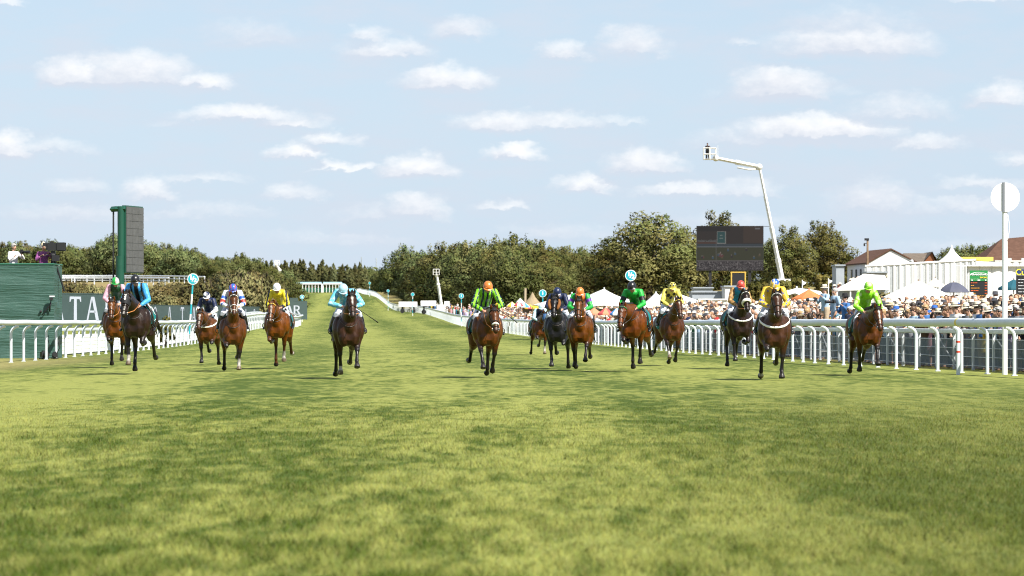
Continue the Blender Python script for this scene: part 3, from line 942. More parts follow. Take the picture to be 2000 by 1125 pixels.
# ------------------------------------------------------------------ jockeys (horse frame)
def jockey_shapes(pose):
    """pose: dict(rise, duck, twist, hands) -> shapes of body and clothing + landmarks"""
    rz = pose.get('rise', 0.0); dk = pose.get('duck', 0.0); tw = pose.get('twist', 0.0); hd_ = pose.get('hands', 0.0); el = pose.get('elbow', 0.0)
    pel = H(0, -.36, 1.66 + rz * .6); wai = H(tw * .2, -.15, 1.86 + rz * .8 - dk * .2); che = H(tw * .6, .05, 1.955 + rz - dk * .5); nec = H(tw, .19, 2.03 + rz - dk * .8)
    hc = H(tw * 1.25, .30, 2.105 + rz - dk)
    hM = rot_to(H(tw * .4, 1, -.62 - dk * 2.2))
    B, S_, W, TT = MB(), MB(), MB(), (MB(), MB())
    LM = dict(hc=hc, hM=hM, arms=[], che=che, pel=pel, nec=nec)
    # trunk
    B.loft([pel, wai, che, nec], [.14, .125, .155, .06], [.115, .10, .115, .06], seg=14)
    S_.loft([pel + H(0, -.01, .02), pel.lerp(wai, .5), wai, che, nec + H(0, -.02, -.015), nec], [.155, .158, .160, .190, .11, .070], [.125, .128, .125, .142, .10, .066], seg=16)
    W.loft([pel + H(0, -.13, -.07), pel + H(0, -.04, -.02), pel, wai], [.12, .168, .165, .13], [.09, .135, .135, .10], seg=14)
    B.loft([che, nec, hc + hM @ Vector((0, .02, -.06))], [.07, .055, .05], None, seg=10)
    head_shape(B, hc, hM, .96)
    for s in (-1, 1):
        sh = H(s * .185 + tw * .6, .10, 2.00 + rz - dk * .5); eb = H(s * (.285 + el) + tw * .5, .24, 1.70 + rz * .75 - dk * .3); wr = H(s * .145, .48 + hd_, 1.60 + rz * .4 + .03 * s * pose.get('uneven', 0))
        LM['arms'].append((s, sh, eb, wr))
        B.loft([che + H(s * .08, 0, .02), sh, sh.lerp(eb, .5), eb, eb.lerp(wr, .4), wr], [.06, .055, .045, .036, .038, .026], None, side=(0, 1, 0), seg=10)
        hand_shape(B, wr, H(-s * .5, .85, -.25), H(s * .5, .3, .8), s, 75, .95)
        S_.loft([che + H(s * .05, 0, .02), sh.lerp(che, .35), sh, sh.lerp(eb, .3), sh.lerp(eb, .7), eb + H(s * .01, 0, -.01), eb.lerp(wr, .3), eb.lerp(wr, .7), eb.lerp(wr, .93)],
                [.09, .100, .088, .080, .076, .066, .064, .052, .034], None, side=(0, 1, 0), seg=12)
        hip = H(s * .11, -.37, 1.58 + rz * .5); kn = H(s * .265, .08, 1.43 + rz * .35); an = H(s * .385, -.14, 1.10 + rz * .3); toe = H(s * .405, .04, 1.03 + rz * .3)
        B.loft([hip, hip.lerp(kn, .5), kn, kn.lerp(an, .4), an], [.085, .075, .055, .052, .034], None, side=(0, 1, 0), seg=10)
        B.loft([an + H(0, -.05, -.03), an + H(0, .03, -.03), toe], [.032, .036, .034], [.03, .034, .022], seg=8)
        W.loft([hip + H(-s * .03, -.05, .0), hip, hip.lerp(kn, .35), hip.lerp(kn, .75), kn, kn.lerp(an, .18)], [.12, .118, .096, .078, .068, .060], None, side=(0, 1, 0), seg=12)
        T_ = TT[0 if s < 0 else 1]
        T_.loft([kn.lerp(hip, .14), kn.lerp(an, .4), kn.lerp(an, .8), an, an + H(0, -.02, -.04)], [.088, .074, .052, .047, .046], None, side=(0, 1, 0), seg=12)
        T_.loft([an + H(0, -.07, -.045), an + H(0, .0, -.045), toe.lerp(an, .3), toe + H(0, .03, -.01)], [.034, .042, .044, .030], [.034, .040, .032, .022], side=(1, 0, 0), seg=10)
        LM.setdefault('feet', []).append((s, an, toe))
    return B, S_, W, TT, LM
POSES = {'low': dict(duck=.055, rise=.0), 'mid': dict(rise=.06, duck=.01), 'high': dict(rise=.13, duck=-.01, elbow=.02), 'turn': dict(rise=.03, duck=.15, twist=-.10, elbow=.08), 'drive': dict(rise=.05, duck=.03, hands=.08, uneven=1, elbow=.05)}
JOCK = {}
for nm, ps in POSES.items():
    B, S_, W, T_, LM = jockey_shapes(ps)
    weld_later('jb_' + nm, B, .0125, 2); weld_later('js_' + nm, S_, .016, 3); weld_later('jw_' + nm, W, .016, 3); [weld_later('jt_%s%d' % (nm, q), T_[q], .015, 2) for q in (0, 1)]
    JOCK[nm] = LM

# the runners: photo column and ground row of the body, how far the quarters swing (photo px), gait, coat ...
BAY, DBAY, BROWN, CHEST, BLACK, LBAY = (.150, .058, .022), (.060, .026, .014), (.034, .017, .011), (.215, .078, .026), (.014, .013, .015), (.185, .070, .024)
PT = (.016, .012, .011)
RUN = [
 dict(x=221, y=719.5, sw=8, neck=-0.08, rise=0.07, gait='stride_left', coat=LBAY, pts=PT, pose='high', cap='pink_green', silk='pink_green', blaze=(.08, .30, .010, .006), sc=1.0, tack='plain',
      lab='light bay horse half hidden behind the dark horse with the black hood', jl='jockey in pink and dark green silks with a green and pink cap', turn=-.05),
 dict(x=262, y=732.5, sw=24, neck=-0.10, rise=-0.15, gait='gather', coat=BROWN, pts=PT, pose='high', cap='black', silk='blue_black', blaze=(.36, .56, .016, .02), socks={1: .75}, sc=1.04, tack='hood',
      lab='dark brown horse wearing a black hood and a teal cloth numbered 9', jl='jockey in sky blue silks with black braces and a black cap', turn=-.07, num='9'),
 dict(x=402, y=714, sw=15, neck=-0.22, rise=-0.02, gait='support_right', coat=BAY, pts=PT, pose='mid', cap='quarter', silk='navy_white', blaze=(.12, .50, .030, .012), sc=.98, tack='breast',
      lab='bay horse with a crooked white blaze under the navy and white rider', jl='jockey in navy silks with white sleeves and a quartered navy and white cap', turn=-.08),
 dict(x=450, y=726.5, sw=-4, neck=0.18, rise=0.16, gait='support_left', coat=BAY, pts=PT, pose='low', cap='blue_star', silk='white_blue_red', socks={0: .55, 1: .80}, sc=1.0, tack='white_bridle',
      lab='bay horse with a white bridle and two white feet', jl='jockey in white silks striped blue and red with a blue starred cap', turn=.0),
 dict(x=540, y=721.5, sw=16, neck=-0.18, rise=-0.03, gait='stride_left', coat=CHEST, pts=(.10, .04, .018), pose='mid', cap='white', silk='yellow_black', blaze=(.02, .56, .020, .014), socks={0: .6, 1: .7, 2: 1.0}, sc=1.0, tack='yellow_brow',
      lab='chestnut horse with a long white blaze and white socks', jl='jockey in yellow silks with black seams and a white cap', turn=-.03),
 dict(x=676, y=741, sw=-12, neck=0.06, rise=0.05, gait='reach_left', coat=DBAY, pts=PT, pose='turn', cap='pale_blue', silk='pale_blue', blaze=(.05, .28, .040, .012), socks={1: .95}, sc=1.0, tack='whip_right',
      lab='dark bay horse with a white star leading left of the centre', jl='jockey in light blue marbled silks with a turquoise cap held low', turn=.01),
 dict(x=949, y=739, sw=-20, neck=-0.28, rise=-0.01, gait='reach_right', coat=BAY, pts=PT, pose='drive', cap='orange', silk='lime_navy', blaze=None, sc=1.0, tack='silver_nose',
      lab='bay horse alone in the middle under the lime and navy rider', jl='jockey in lime silks with navy stripes and a shiny orange cap', turn=.02),
 dict(x=1055, y=693.5, sw=-12, neck=-0.17, rise=-0.22, gait='support_left', coat=(.16, .055, .022), pts=PT, pose='mid', cap='ice_blue', silk='ice_navy', blaze=None, socks={0: .5, 1: .4}, sc=1.0, tack='blue_hood',
      lab='small distant bay horse in a pale blue hood trailing the field', jl='distant jockey in ice blue and navy silks with a pale cap', turn=.04),
 dict(x=1091, y=721.5, sw=10, neck=0.07, rise=0.04, gait='support_right', coat=BLACK, pts=(.010, .009, .010), pose='low', cap='navy', silk='navy', blaze=None, sc=1.02, tack='cheek',
      lab='near black horse with brown fleece cheekpieces', jl='jockey all in dark navy silks with a navy cap', turn=-.02),
 dict(x=1135, y=725, sw=6, neck=0.02, rise=0.04, gait='reach_left', coat=LBAY, pts=(.02, .012, .010), pose='low', cap='orange_matte', silk='green_purple', blaze=None, sc=1.0, tack='plain',
      lab='reddish bay horse beside the near black horse', jl='jockey in green silks with purple armlets and an orange cap', turn=.0),
 dict(x=1240, y=727, sw=22, neck=-0.34, rise=-0.12, gait='stride_left', coat=(.20, .066, .024), pts=PT, pose='mid', cap='black', silk='green_black', blaze=(.06, .36, .016, .008), sc=1.03, tack='green_brow',
      lab='red bay horse with a green browband and thin white stripe', jl='jockey in emerald green silks with black armlets and a black cap', turn=-.08),
 dict(x=1312, y=715, sw=-22, neck=0.05, rise=0.15, gait='reach_right', coat=(.12, .046, .020), pts=PT, pose='mid', cap='yellow_spot', silk='yellow_spot', blaze=(.06, .15, .024, .020), socks={1: .8}, sc=1.02, tack='yellow_brow2',
      lab='bay horse with a white forehead star and yellow browband', jl='jockey in pale yellow silks with large black spots and spotted cap', turn=.03),
 dict(x=1446, y=722, sw=-24, neck=0.11, rise=0.01, gait='gather', coat=BROWN, pts=PT, pose='mid', cap='red', silk='blue_gold', blaze=None, sc=1.0, tack='sheepskin',
      lab='dark brown horse wearing a thick white sheepskin noseband', jl='jockey in bright blue silks with bronze sleeves and a red cap', turn=.0),
 dict(x=1516, y=743.5, sw=-12, neck=0.05, rise=0.05, gait='support_left', coat=(.085, .036, .018), pts=PT, pose='low', cap='blue_yellow', silk='yellow_star', blaze=(.10, .14, .02, .01), socks={3: 1.2}, sc=1.03, tack='breast',
      lab='brown horse with a white breast girth leading on the right', jl='jockey in golden yellow silks with navy stars and a blue topped cap', turn=-.01),
 dict(x=1698, y=734.5, sw=-26, neck=-0.24, rise=-0.10, gait='reach_left', coat=(.14, .052, .020), pts=PT, pose='high', cap='lime', silk='lime', blaze=(.06, .44, .030, .016), sc=1.0, tack='plain2',
      lab='bay horse with a white blaze galloping closest to the crowd rail', jl='jockey in bright lime green silks with a lime and white cap', turn=.06),
]
for i, r in enumerate(RUN):
    m, legs, hd = horse_shapes(r['gait'], neck_up=r.get('neck', rnd.uniform(-.02, .03)), head_turn=r.get('turn', 0))
    weld_later('horse_%d' % i, m, .0165, 3)
    r['legs'], r['hd'] = legs, hd
weld_all()
M_skin = mat('skin', (.5, .3, .2), .5, .4, .06, 30, attr='skin')
M_silk = mat('racing_silk', (.5, .5, .5), .46, .35, .20, 9, 1.0, 15, attr='silk')
M_capm = mat('cap_silk', (.5, .5, .5), .33, .55, .06, 9, .35, 24, attr='silk')
M_breech = mat('white_breeches', (.48, .52, .60), .6, .4, .08, 10, .7, 16)
M_boot = mat('black_boot', (.012, .012, .013), .28, .5)
M_boot_b = mat('brown_boot_top', (.16, .07, .03), .4, .5)
M_gog = mat('goggle_lens', (.006, .006, .009), .12, .6)
M_whip = mat('black_whip', (.012, .012, .012), .5)
PAL = dict(navy=(0.008, 0.015, 0.053), white=(0.640, 0.648, 0.672), pink=(0.590, 0.312, 0.377), dgreen=(0.007, 0.061, 0.023), green=(0.016, 0.295, 0.049), sky=(0.045, 0.279, 0.590), black=(0.008, 0.008, 0.010), blue=(0.025, 0.098, 0.451),
           red=(0.451, 0.057, 0.041), yellow=(0.656, 0.541, 0.025), pale=(0.107, 0.426, 0.590), palew=(0.328, 0.558, 0.656), lime=(0.213, 0.574, 0.016), limew=(0.451, 0.656, 0.246), orange=(0.574, 0.164, 0.029), ice=(0.410, 0.590, 0.623), purple=(0.107, 0.021, 0.246),
           gold=(0.623, 0.410, 0.037), bronze=(0.246, 0.139, 0.045), lemon=(0.640, 0.541, 0.098), emerald=(0.010, 0.312, 0.037), azure=(0.016, 0.246, 0.426))
def A(c): return np.array(PAL[c], np.float32)
def silk_colours(kind, v, LM):
    n = len(v)
    par = np.zeros(n); sgn = np.sign(v[:, 0]); arm = np.zeros(n, bool); along = np.zeros(n)
    for s, sh, eb, wr in LM['arms']:
        t1, d1 = seg_param(v, nv(sh), nv(eb)); t2, d2 = seg_param(v, nv(eb), nv(wr))
        on = (v[:, 0] * s > abs(sh.x) * .78) & (np.minimum(d1, d2) < .125)
        on |= (v[:, 0] * s > .02) & (d2 < .09)
        arm |= on
        along = np.where(on, np.where(d1 < d2, t1, 1 + t2), along)
    x, y, z = v[:, 0], v[:, 1], v[:, 2]
    wob = .006 * np.sin(x * 40 + z * 31) + .006 * np.sin(y * 37)
    fill = lambda c: np.tile(A(c), (n, 1))
    put = lambda c, mask, q: np.where(mask[:, None], A(q), c)
    front = y
    if kind == 'pink_green':
        c = fill('dgreen'); c = put(c, arm, 'pink')
    elif kind == 'blue_black':
        c = fill('sky'); c = put(c, ~arm & (np.abs(np.abs(x) - .125 + wob) < .022), 'black'); c = put(c, ~arm & (np.abs(x) < .05), 'black')
    elif kind == 'navy_white':
        c = fill('navy'); c = put(c, arm & (along > .75), 'white'); c = put(c, arm & (np.abs(along - .38) < .14), 'navy'); c = put(c, ~arm & (np.abs(np.abs(x) - .16) < .02), 'white')
    elif kind == 'white_blue_red':
        c = fill('white'); q = np.sin((x * .55 + z) * 24 + y * 5)
        c = put(c, arm & (np.abs(along - .50) < .13), 'blue'); c = put(c, arm & (np.abs(along - .85) < .16), 'red'); c = put(c, arm & (np.abs(along - 1.25) < .12), 'blue'); c = put(c, ~arm & (np.abs(x - .05) < .05), 'blue'); c = put(c, ~arm & (np.abs(x + .08) < .03), 'red')
    elif kind == 'yellow_black':
        c = fill('yellow'); c = put(c, arm & (np.abs(z - (1.90 - .05) + wob * 0) < 9) & (np.abs(np.abs(x) - (.235 + .05 * np.clip(along, 0, 1))) < .028), 'black'); c = put(c, arm & (along > 1.62), 'black')
    elif kind == 'pale_blue':
        c = fill('pale'); k = np.sin(x * 31 + np.sin(z * 23) * 2) * np.sin(z * 27 + y * 19 + np.sin(x * 17) * 2)
        c = put(c, k > .12, 'palew'); c = put(c, ~arm & (np.abs(x + .10) < .03) & (z > 1.9), 'gold')
    elif kind == 'lime_navy':
        c = fill('lime'); q = np.sin(x * 62 + 1.0); q2 = np.sin((along * 1.0) * 4 + np.abs(x) * 60 + z * 14)
        c = put(c, ~arm & (q > .25), 'navy'); c = put(c, arm & (np.sin(np.abs(x) * 70 + z * 22) > .25), 'navy'); c = put(c, arm & (np.sin(along * 22) > .93), 'lime')
    elif kind == 'ice_navy':
        c = fill('navy'); c = put(c, arm, 'ice')
    elif kind == 'navy':
        c = fill('navy')
    elif kind == 'green_purple':
        c = fill('orange'); c = put(c, arm, 'green'); c = put(c, arm & (np.abs(along - .48) < .14), 'purple'); c = put(c, ~arm & (np.abs(np.abs(x) - .16) < .035), 'purple')
    elif kind == 'green_black':
        c = fill('emerald'); c = put(c, arm & (np.abs(along - .62) < .16), 'black')
    elif kind == 'yellow_spot':
        c = fill('lemon')
        for px, pz, rr in ((.07, 1.97, .045), (-.09, 1.93, .05), (.0, 1.86, .045), (.15, 1.88, .04), (-.17, 2.02, .035), (.33, 1.82, .04), (-.33, 1.72, .035)):
            c = put(c, np.sqrt((x - px) ** 2 + (z - pz) ** 2) < rr, 'black')
    elif kind == 'blue_gold':
        c = fill('azure'); c = put(c, arm, 'bronze'); k = np.sin(x * 40) * np.sin(z * 46 + y * 20); c = np.where((arm & (k > .35))[:, None], A('bronze') * 1.8, c)
    elif kind == 'yellow_star':
        c = fill('gold')
        r_ = np.random.default_rng(8)
        for q in range(16):
            s = -1 if q % 2 else 1
            t = r_.uniform(.1, 1.8); _, sh, eb, wr = LM['arms'][0 if s < 0 else 1]
            p = nv(sh.lerp(eb, t)) if t < 1 else nv(eb.lerp(wr, t - 1))
            p = p + np.array((r_.uniform(-.07, .07), -.07, r_.uniform(-.07, .07)), np.float32)
            dx, dz_ = x - p[0], z - p[2]; rr = np.sqrt(dx ** 2 + dz_ ** 2); an = np.arctan2(dz_, dx)
            c = put(c, (rr < .019 + .009 * np.cos(5 * an)) & (np.abs(y - p[1]) < .12), 'blue')
    else:
        c = fill('lime'); k = np.sin(x * 33 + np.sin(z * 19)) * np.sin(z * 29 + y * 13)
        c = put(c, arm & (k > .15), 'limew')
    return np.clip(c, 0, 1)
def cap_colours(kind, d):
    """d: unit directions on the cap in the head frame (face -y)"""
    n = len(d); x, y, z = d[:, 0], d[:, 1], d[:, 2]
    fill = lambda c: np.tile(A(c), (n, 1))
    put = lambda c, mask, q: np.where(mask[:, None], A(q), c)
    if kind == 'pink_green': c = fill('green'); c = put(c, x > .15, 'pink'); return put(c, (x > .25) & (np.sin(x * 14) * np.sin(z * 15) > .1), 'white')
    if kind == 'quarter': c = fill('white'); return put(c, (x * (z - .42) > 0), 'navy')
    if kind == 'blue_star': c = fill('blue'); an = np.arctan2(x, z - .1 * y); return put(c, np.abs(np.sin(an * 2.5)) > .93, 'red') if True else c
    if kind == 'yellow_spot':
        c = fill('lemon')
        for px, py, pz in ((0, -.75, .65), (.75, -.45, .45), (-.75, -.45, .45), (.35, -.2, .92), (-.4, -.25, .88)):
            q = np.array((px, py, pz)); q = q / np.linalg.norm(q); c = put(c, d @ q > .962, 'black')
        return c
    if kind == 'blue_yellow': c = fill('gold'); c = put(c, z + .25 * x > .62, 'blue'); return put(c, np.abs(x + .2) < .12, 'white')
    if kind == 'lime': c = fill('lime'); return put(c, (z > .45) & (np.abs(x) < .5), 'limew')
    return fill({'black': 'black', 'white': 'white', 'pale_blue': 'palew', 'orange': 'orange', 'ice_blue': 'ice', 'navy': 'navy', 'orange_matte': 'orange', 'red': 'red'}[kind])
def dome_mesh(kind, M):
    """skull cap with a short peak, in the head frame"""
    m = MB(); seg, rings = 24, 10
    vs = []
    prof = [(-.50, 1.02), (-.30, 1.045), (-.10, 1.03)] + [(math.sin(a), math.cos(a)) for a in [k * math.pi / 2 / 8 for k in range(1, 9)]]
    pr = [(max(r_, .02), z) for z, r_ in prof]
    m.lathe(pr, seg=seg)
    v = np.array(m.v)
    d = v / np.linalg.norm(v, axis=1)[:, None]
    col = cap_colours(kind, d)
    out = v * np.array((.108, .128, .118)) + np.array((0, .010, .045))
    # brow cut: raise the rim over the face
    low = v[:, 2] < -.05
    out[:, 2] += np.where(low & (d[:, 1] < -.2), .040 * np.clip(-d[:, 1], 0, 1), 0)
    m.v = [tuple(M @ Vector(p)) for p in out]
    k0 = len(m.v); pk = []
    for j in range(9):
        a = -math.pi / 2 + (j - 4) / 4 * .95
        for rr, zz in ((1.0, .030), (1.30 - .10 * abs(j - 4) / 4, .012)):
            for dz_ in (0, .006):
                pk.append(M @ Vector((.110 * rr * math.cos(a), .010 + .128 * rr * math.sin(a), zz + .010 + dz_)))
    fs = []
    for j in range(8):
        a = 4 * j; b_ = a + 4
        fs += [(a, a + 2, b_ + 2, b_), (a + 1, b_ + 1, b_ + 3, a + 3), (a + 2, a + 3, b_ + 3, b_ + 2)]
    m.add(pk, fs)
    pc = cap_colours(kind, np.tile(np.array([[0.05, -.95, .3]]), (len(pk), 1)))
    return m, np.concatenate([col, pc])
TINT = [1, .92, 1.05, .85, .97]
for i, r in enumerate(RUN):
    d = FPX * HC / (r['y'] - HY)
    s_px = FPX / d
    X, Y = (r['x'] - 1000) / s_px, d + .75 * r['sc']
    # heading: toward the camera, quarters swung r['sw'] photo px to the right
    back = math.asin(max(-.6, min(.6, r['sw'] / s_px / 1.75)))
    view = math.atan2(X, Y)
    rz = view * -1 - back
    hd, legs = r['hd'], r['legs']
    lift = -hd['low'] * r['sc'] + (.0 if r['gait'].startswith('support') else .05)
    root = thing('horse', r['lab'], 'horse', (X, Y, ghf(X, Y) + lift), rz, 'racehorses galloping in the field')
    root.scale = (r['sc'],) * 3
    me = WELD['horse_%d' % i]
    paint_horse(me, legs, hd, r['coat'], r['pts'], r.get('socks', {}), r.get('blaze'))
    me.materials.clear(); me.materials.append(M_coat)
    link_mesh('body', me, root)
    tree = BVHTree.FromPolygons([v_.co.copy() for v_ in me.vertices], [tuple(p_.vertices) for p_ in me.polygons])
    hairm = M_hairb if r['coat'] == CHEST else M_hair
    # tail and mane
    tl = MB(); sw = rnd.uniform(-.12, .12)
    for k in range(9):
        ox = (k - 4) * .018
        tl.loft([H(ox * .4, -1.10, 1.40), H(ox + sw * .3, -1.28, 1.36 - .01 * k), H(ox * 1.8 + sw, -1.47, 1.15 - .02 * (k % 3)), H(ox * 2.6 + sw * 1.5, -1.60 - .03 * (k % 4), .85 - .05 * (k % 3))], [.030, .038, .034, .006], None, seg=6)
    tl.obj('tail', hairm, root, True)
    mn = MB(); nk = hd['nk']; fl = rnd.choice((-1, 1))
    for k in range(26):
        t_ = k / 25; j = min(int(t_ * 4.99), 4); f_ = t_ * 5 - j
        p = nk[j].lerp(nk[j + 1], min(f_, 1)); hh = float(np.interp(t_ * 5, range(6), [.33, .29, .225, .185, .155, .12]))
        tg = (nk[j + 1] - nk[j]).normalized(); up = Vector((0, tg.z, -tg.y)); up = up if up.z > 0 else -up
        b0 = p + up * (hh * .95); L_ = .10 + .05 * rnd.random()
        mn.loft([b0, b0 + up * .045 + Vector((fl * .02, .02, 0)), b0 + up * .02 + Vector((fl * (.05 + .04 * rnd.random()), .06, -.02)), b0 + Vector((fl * (.09 + .03 * rnd.random()), .07 + .05 * rnd.random(), -L_))], [.024, .030, .022, .004], [.012, .014, .010, .003], side=tuple(tg), seg=5)
    po, ax, fwd = hd['po'], hd['ax'], hd['fwd']
    for k in range(5):
        mn.loft([po + fwd * .02 + Vector(((k - 2) * .012, .02, .03)), po + fwd * .10 + Vector(((k - 2) * .018, 0, .035)), po + ax * (.09 + .02 * (k % 2)) + fwd * .135 + Vector(((k - 2) * .022, 0, 0))], [.014, .016, .003], None, seg=5)
    mn.obj('mane', hairm, root, True)
    # tack
    tk = r['tack']
    br = MB()
    strap_ring(br, hd, .33); strap_ring(br, hd, .475, .004, .007)
    strap_line(br, hd, [(-.03, 80), (-.02, 40), (.0, 10), (.02, 0)]); strap_line(br, hd, [(-.03, 80), (-.02, 140), (.0, 170), (.02, 180)])
    for s in (0, 180):
        strap_line(br, hd, [(.02, s), (.15, s), (.33, s), (.48, s)])
    brow = [(.03, a) for a in range(0, 181, 15)]
    brm = M_leather
    br.obj('bridle', M_white if tk == 'white_bridle' else M_leather, root, True)
    bw = MB(); strap_line(bw, hd, brow, .013)
    bw.obj('browband', {'green_brow': M_green_web, 'yellow_brow': M_yellow_web, 'yellow_brow2': M_yellow_web, 'sheepskin': M_white, 'white_bridle': M_white, 'breast': M_white if r['x'] > 1000 else M_leather}.get(tk, M_leather), root, True)
    bit = MB()
    for s in (-1, 1):
        _, c_, w_, h_, sd = ring_at(hd, .50, .01)
        q = c_ + sd * s * w_ - fwd * .01
        bit.loft([q + ax * .035 * math.cos(k * math.pi / 4) + fwd * .035 * math.sin(k * math.pi / 4) for k in range(9)], .006, .006, side=(1, 0, 0), seg=5)
    bit.obj('bit_ring', mat('bright_steel', (.6, .6, .62), .25, .5, metal=1.0), root, True)
    if tk == 'sheepskin':
        fb = MB(); pts, c_, w_, h_, sd = ring_at(hd, .29, .022)
        fb.loft(pts + [pts[0]], .052, .030, side=tuple(ax), seg=10); fb.obj('sheepskin_noseband', M_fleece, root, True)
    if tk == 'silver_nose':
        fb = MB(); strap_line(fb, hd, [(.40, a) for a in range(20, 161, 20)], .024); fb.obj('noseband_tape', M_white, root, True)
    if tk == 'cheek':
        for s in (5, 175):
            fb = MB(); 
            pts = []
            for a_ in (.04, .12, .20, .28, .36):
                _, c_, w_, h_, sd = ring_at(hd, a_, .03); pts.append(c_ + sd * w_ * math.cos(R(s)) + fwd * h_ * .35)
            fb.loft(pts, [.030, .042, .045, .042, .028], [.045, .05, .055, .05, .03], side=(1, 0, 0), seg=8); fb.obj('cheekpiece', M_cheek, root, True)
    if tk in ('hood', 'blue_hood'):
        hm = MB(); rings_ = []
        vs = []; nseg = 24
        for a_ in (-.05, .0, .05, .10, .15, .20, .25, .29):
            pts, *_ = ring_at(hd, a_, .009, n=nseg); vs += pts
        fs = []
        for i_ in range(7):
            for k in range(nseg):
                k2 = (k + 1) % nseg
                an = (k + .5) * 360 / nseg
                eye = 1 <= i_ <= 3 and (an < 50 or 130 < an < 180) and 15 < an < 165
                if not eye: fs.append((i_ * nseg + k, i_ * nseg + k2, (i_ + 1) * nseg + k2, (i_ + 1) * nseg + k))
        hm.add(vs, fs)
        for s in (-1, 1):
            e0 = po + ax * -.03 + Vector((s * .055, 0, 0)) + fwd * .01
            cup = po + ax * .13 + Vector((s * .125, 0, 0)) + fwd * .03
            if tk == 'hood': hm.ball(cup, (.030, .05, .055), 8, 6)
        hm.obj('hood', M_hood if tk == 'hood' else M_bluehood, root, True)
        if tk == 'hood':
            st = MB(); _, c_, w_, h_, sd = ring_at(hd, .12, .014)
            for q in (0, .06, .115):
                _, c_, w_, h_, sd = ring_at(hd, .08 + q, .014); o_ = c_ + fwd * (h_ + .001)
                st.loft([o_ - sd * .022 - ax * .012, o_ + sd * .022 + ax * .012], .010, .004, side=tuple(ax), seg=4)
                st.loft([o_ + sd * .022 - ax * .020, o_ - sd * .010 + ax * .028], .007, .004, side=tuple(ax), seg=4)
            st.obj('hood_lettering', M_white, root)
    if tk in ('breast', 'sheepskin'):
        bg_ = MB()
        pts = []
        for k in range(13):
            a_ = math.pi * k / 12
            pts.append(H(.335 * math.cos(a_), .15 + .36 * math.sin(a_), 1.42 - .22 * math.sin(a_)))
        bg_.loft(hug(tree, pts, .008), .026, .010, side=(0, .3, 1), seg=6); bg_.obj('breast_girth', M_white, root, True)
    else:
        bg_ = MB()
        pts = [H(.20 * math.cos(math.pi * k / 12), .28 + .30 * math.sin(math.pi * k / 12), 1.44 - .24 * math.sin(math.pi * k / 12)) for k in range(13)]
        bg_.loft(hug(tree, pts, .005), .009, .007, side=(0, .3, 1), seg=5); bg_.obj('martingale', M_leather, root, True)
    LM = JOCK[r['pose']]
    rise = r.get('rise', 0.0)
    # saddle cloth hugging the barrel
    cl = MB(); vs = []
    fr = (-.58, -.42, -.25, -.08, .06)
    for f_ in fr:
        w_ = float(np.interp(f_, [-.75, -.52, -.28, 0, .18], [.335, .330, .345, .345, .330])) + .022
        h_ = float(np.interp(f_, [-.75, -.52, -.28, 0, .18], [.30, .30, .335, .375, .37])) + .020
        z_ = float(np.interp(f_, [-.75, -.52, -.28, 0, .18], [1.27, 1.22, 1.175, 1.175, 1.17]))
        for k in range(15):
            a_ = R(-14 + 208 * k / 14)
            vs.append(H(w_ * math.cos(a_), f_, z_ + h_ * math.sin(a_)))
    cl.add(vs, [(q * 15 + k, q * 15 + k + 1, (q + 1) * 15 + k + 1, (q + 1) * 15 + k) for q in range(4) for k in range(14)])
    clo = cl.obj('saddle_cloth', M_teal, root, True)
    sdl = MB()
    sdl.loft([H(0, -.42, 1.60), H(0, -.30, 1.575), H(0, -.12, 1.565), H(0, .02, 1.60)], [.10, .15, .13, .07], [.03, .03, .03, .03], seg=10)
    for s in (-1, 1):
        sdl.loft([H(s * .19, -.12, 1.55), H(s * .325, -.08, 1.38), H(s * .372, -.06, 1.20)], [.03, .022, .015], [.14, .15, .10], side=(1, 0, 0), seg=8)
    sdl.obj('saddle', M_leather, root, True)
    for (s, an, toe) in LM['feet']:
        stq = MB(); q = an.lerp(toe, .5) + Vector((0, 0, -.045 + rise * .3))
        stq.loft([H(s * .33, -.06, 1.45), q + Vector((0, 0, .13))], .012, .004, side=(0, 1, 0), seg=5)
        stq.loft([q + Vector((.055 * math.cos(R(a_)), 0, .065 + .07 * math.sin(R(a_)))) for a_ in range(-90, 271, 30)], .007, .010, side=(0, 1, 0), seg=5)
        stq.obj('stirrup', M_leather, root, True)
    if r.get('num') or True:
        nb = MB()
        for s in (-1, 1):
            # number panel: the digit as raised strokes on both flanks
            def on(f_, t_):
                w_ = float(np.interp(f_, [-.75, -.52, -.28, 0, .18], [.335, .330, .345, .345, .330])) + .028; h_ = .345 + .02
                z_ = float(np.interp(f_, [-.75, -.52, -.28, 0, .18], [1.27, 1.22, 1.175, 1.175, 1.17])); a_ = R(t_)
                return H(s * w_ * math.cos(a_), f_, z_ + h_ * math.sin(a_))
            if r.get('num'):
                nb.loft([on(-.46 + .06 * math.cos(R(k)), 44 + 13 * math.sin(R(k))) for k in range(0, 361, 30)], .017, .006, side=(0, 1, 0), seg=5)
                nb.loft([on(-.40, 44), on(-.405, 32), on(-.43, 20), on(-.48, 14)], .017, .006, side=(0, 1, 0), seg=5)
            nb.loft([on(-.52, -4), on(-.22, -4)], .008, .005, side=(0, 0, 1), seg=4)
        nb.obj('cloth_number' if r.get('num') else 'cloth_piping', M_white, root)
    # reins from the bit to the hands
    rn = MB()
    for s, sh, eb, wr in LM['arms']:
        _, c_, w_, h_, sd = ring_at(hd, .50, .01)
        q = c_ + sd * s * w_
        w0 = wr + Vector((0, -.07, rise * .4 - .02))
        rn.loft([q, q.lerp(w0, .35) + Vector((s * .06, 0, -.03)), q.lerp(w0, .7) + Vector((s * .04, 0, -.03)), w0, w0 + Vector((-s * .05, .18, -.16))], .011, .005, side=(0, .3, 1), seg=5)
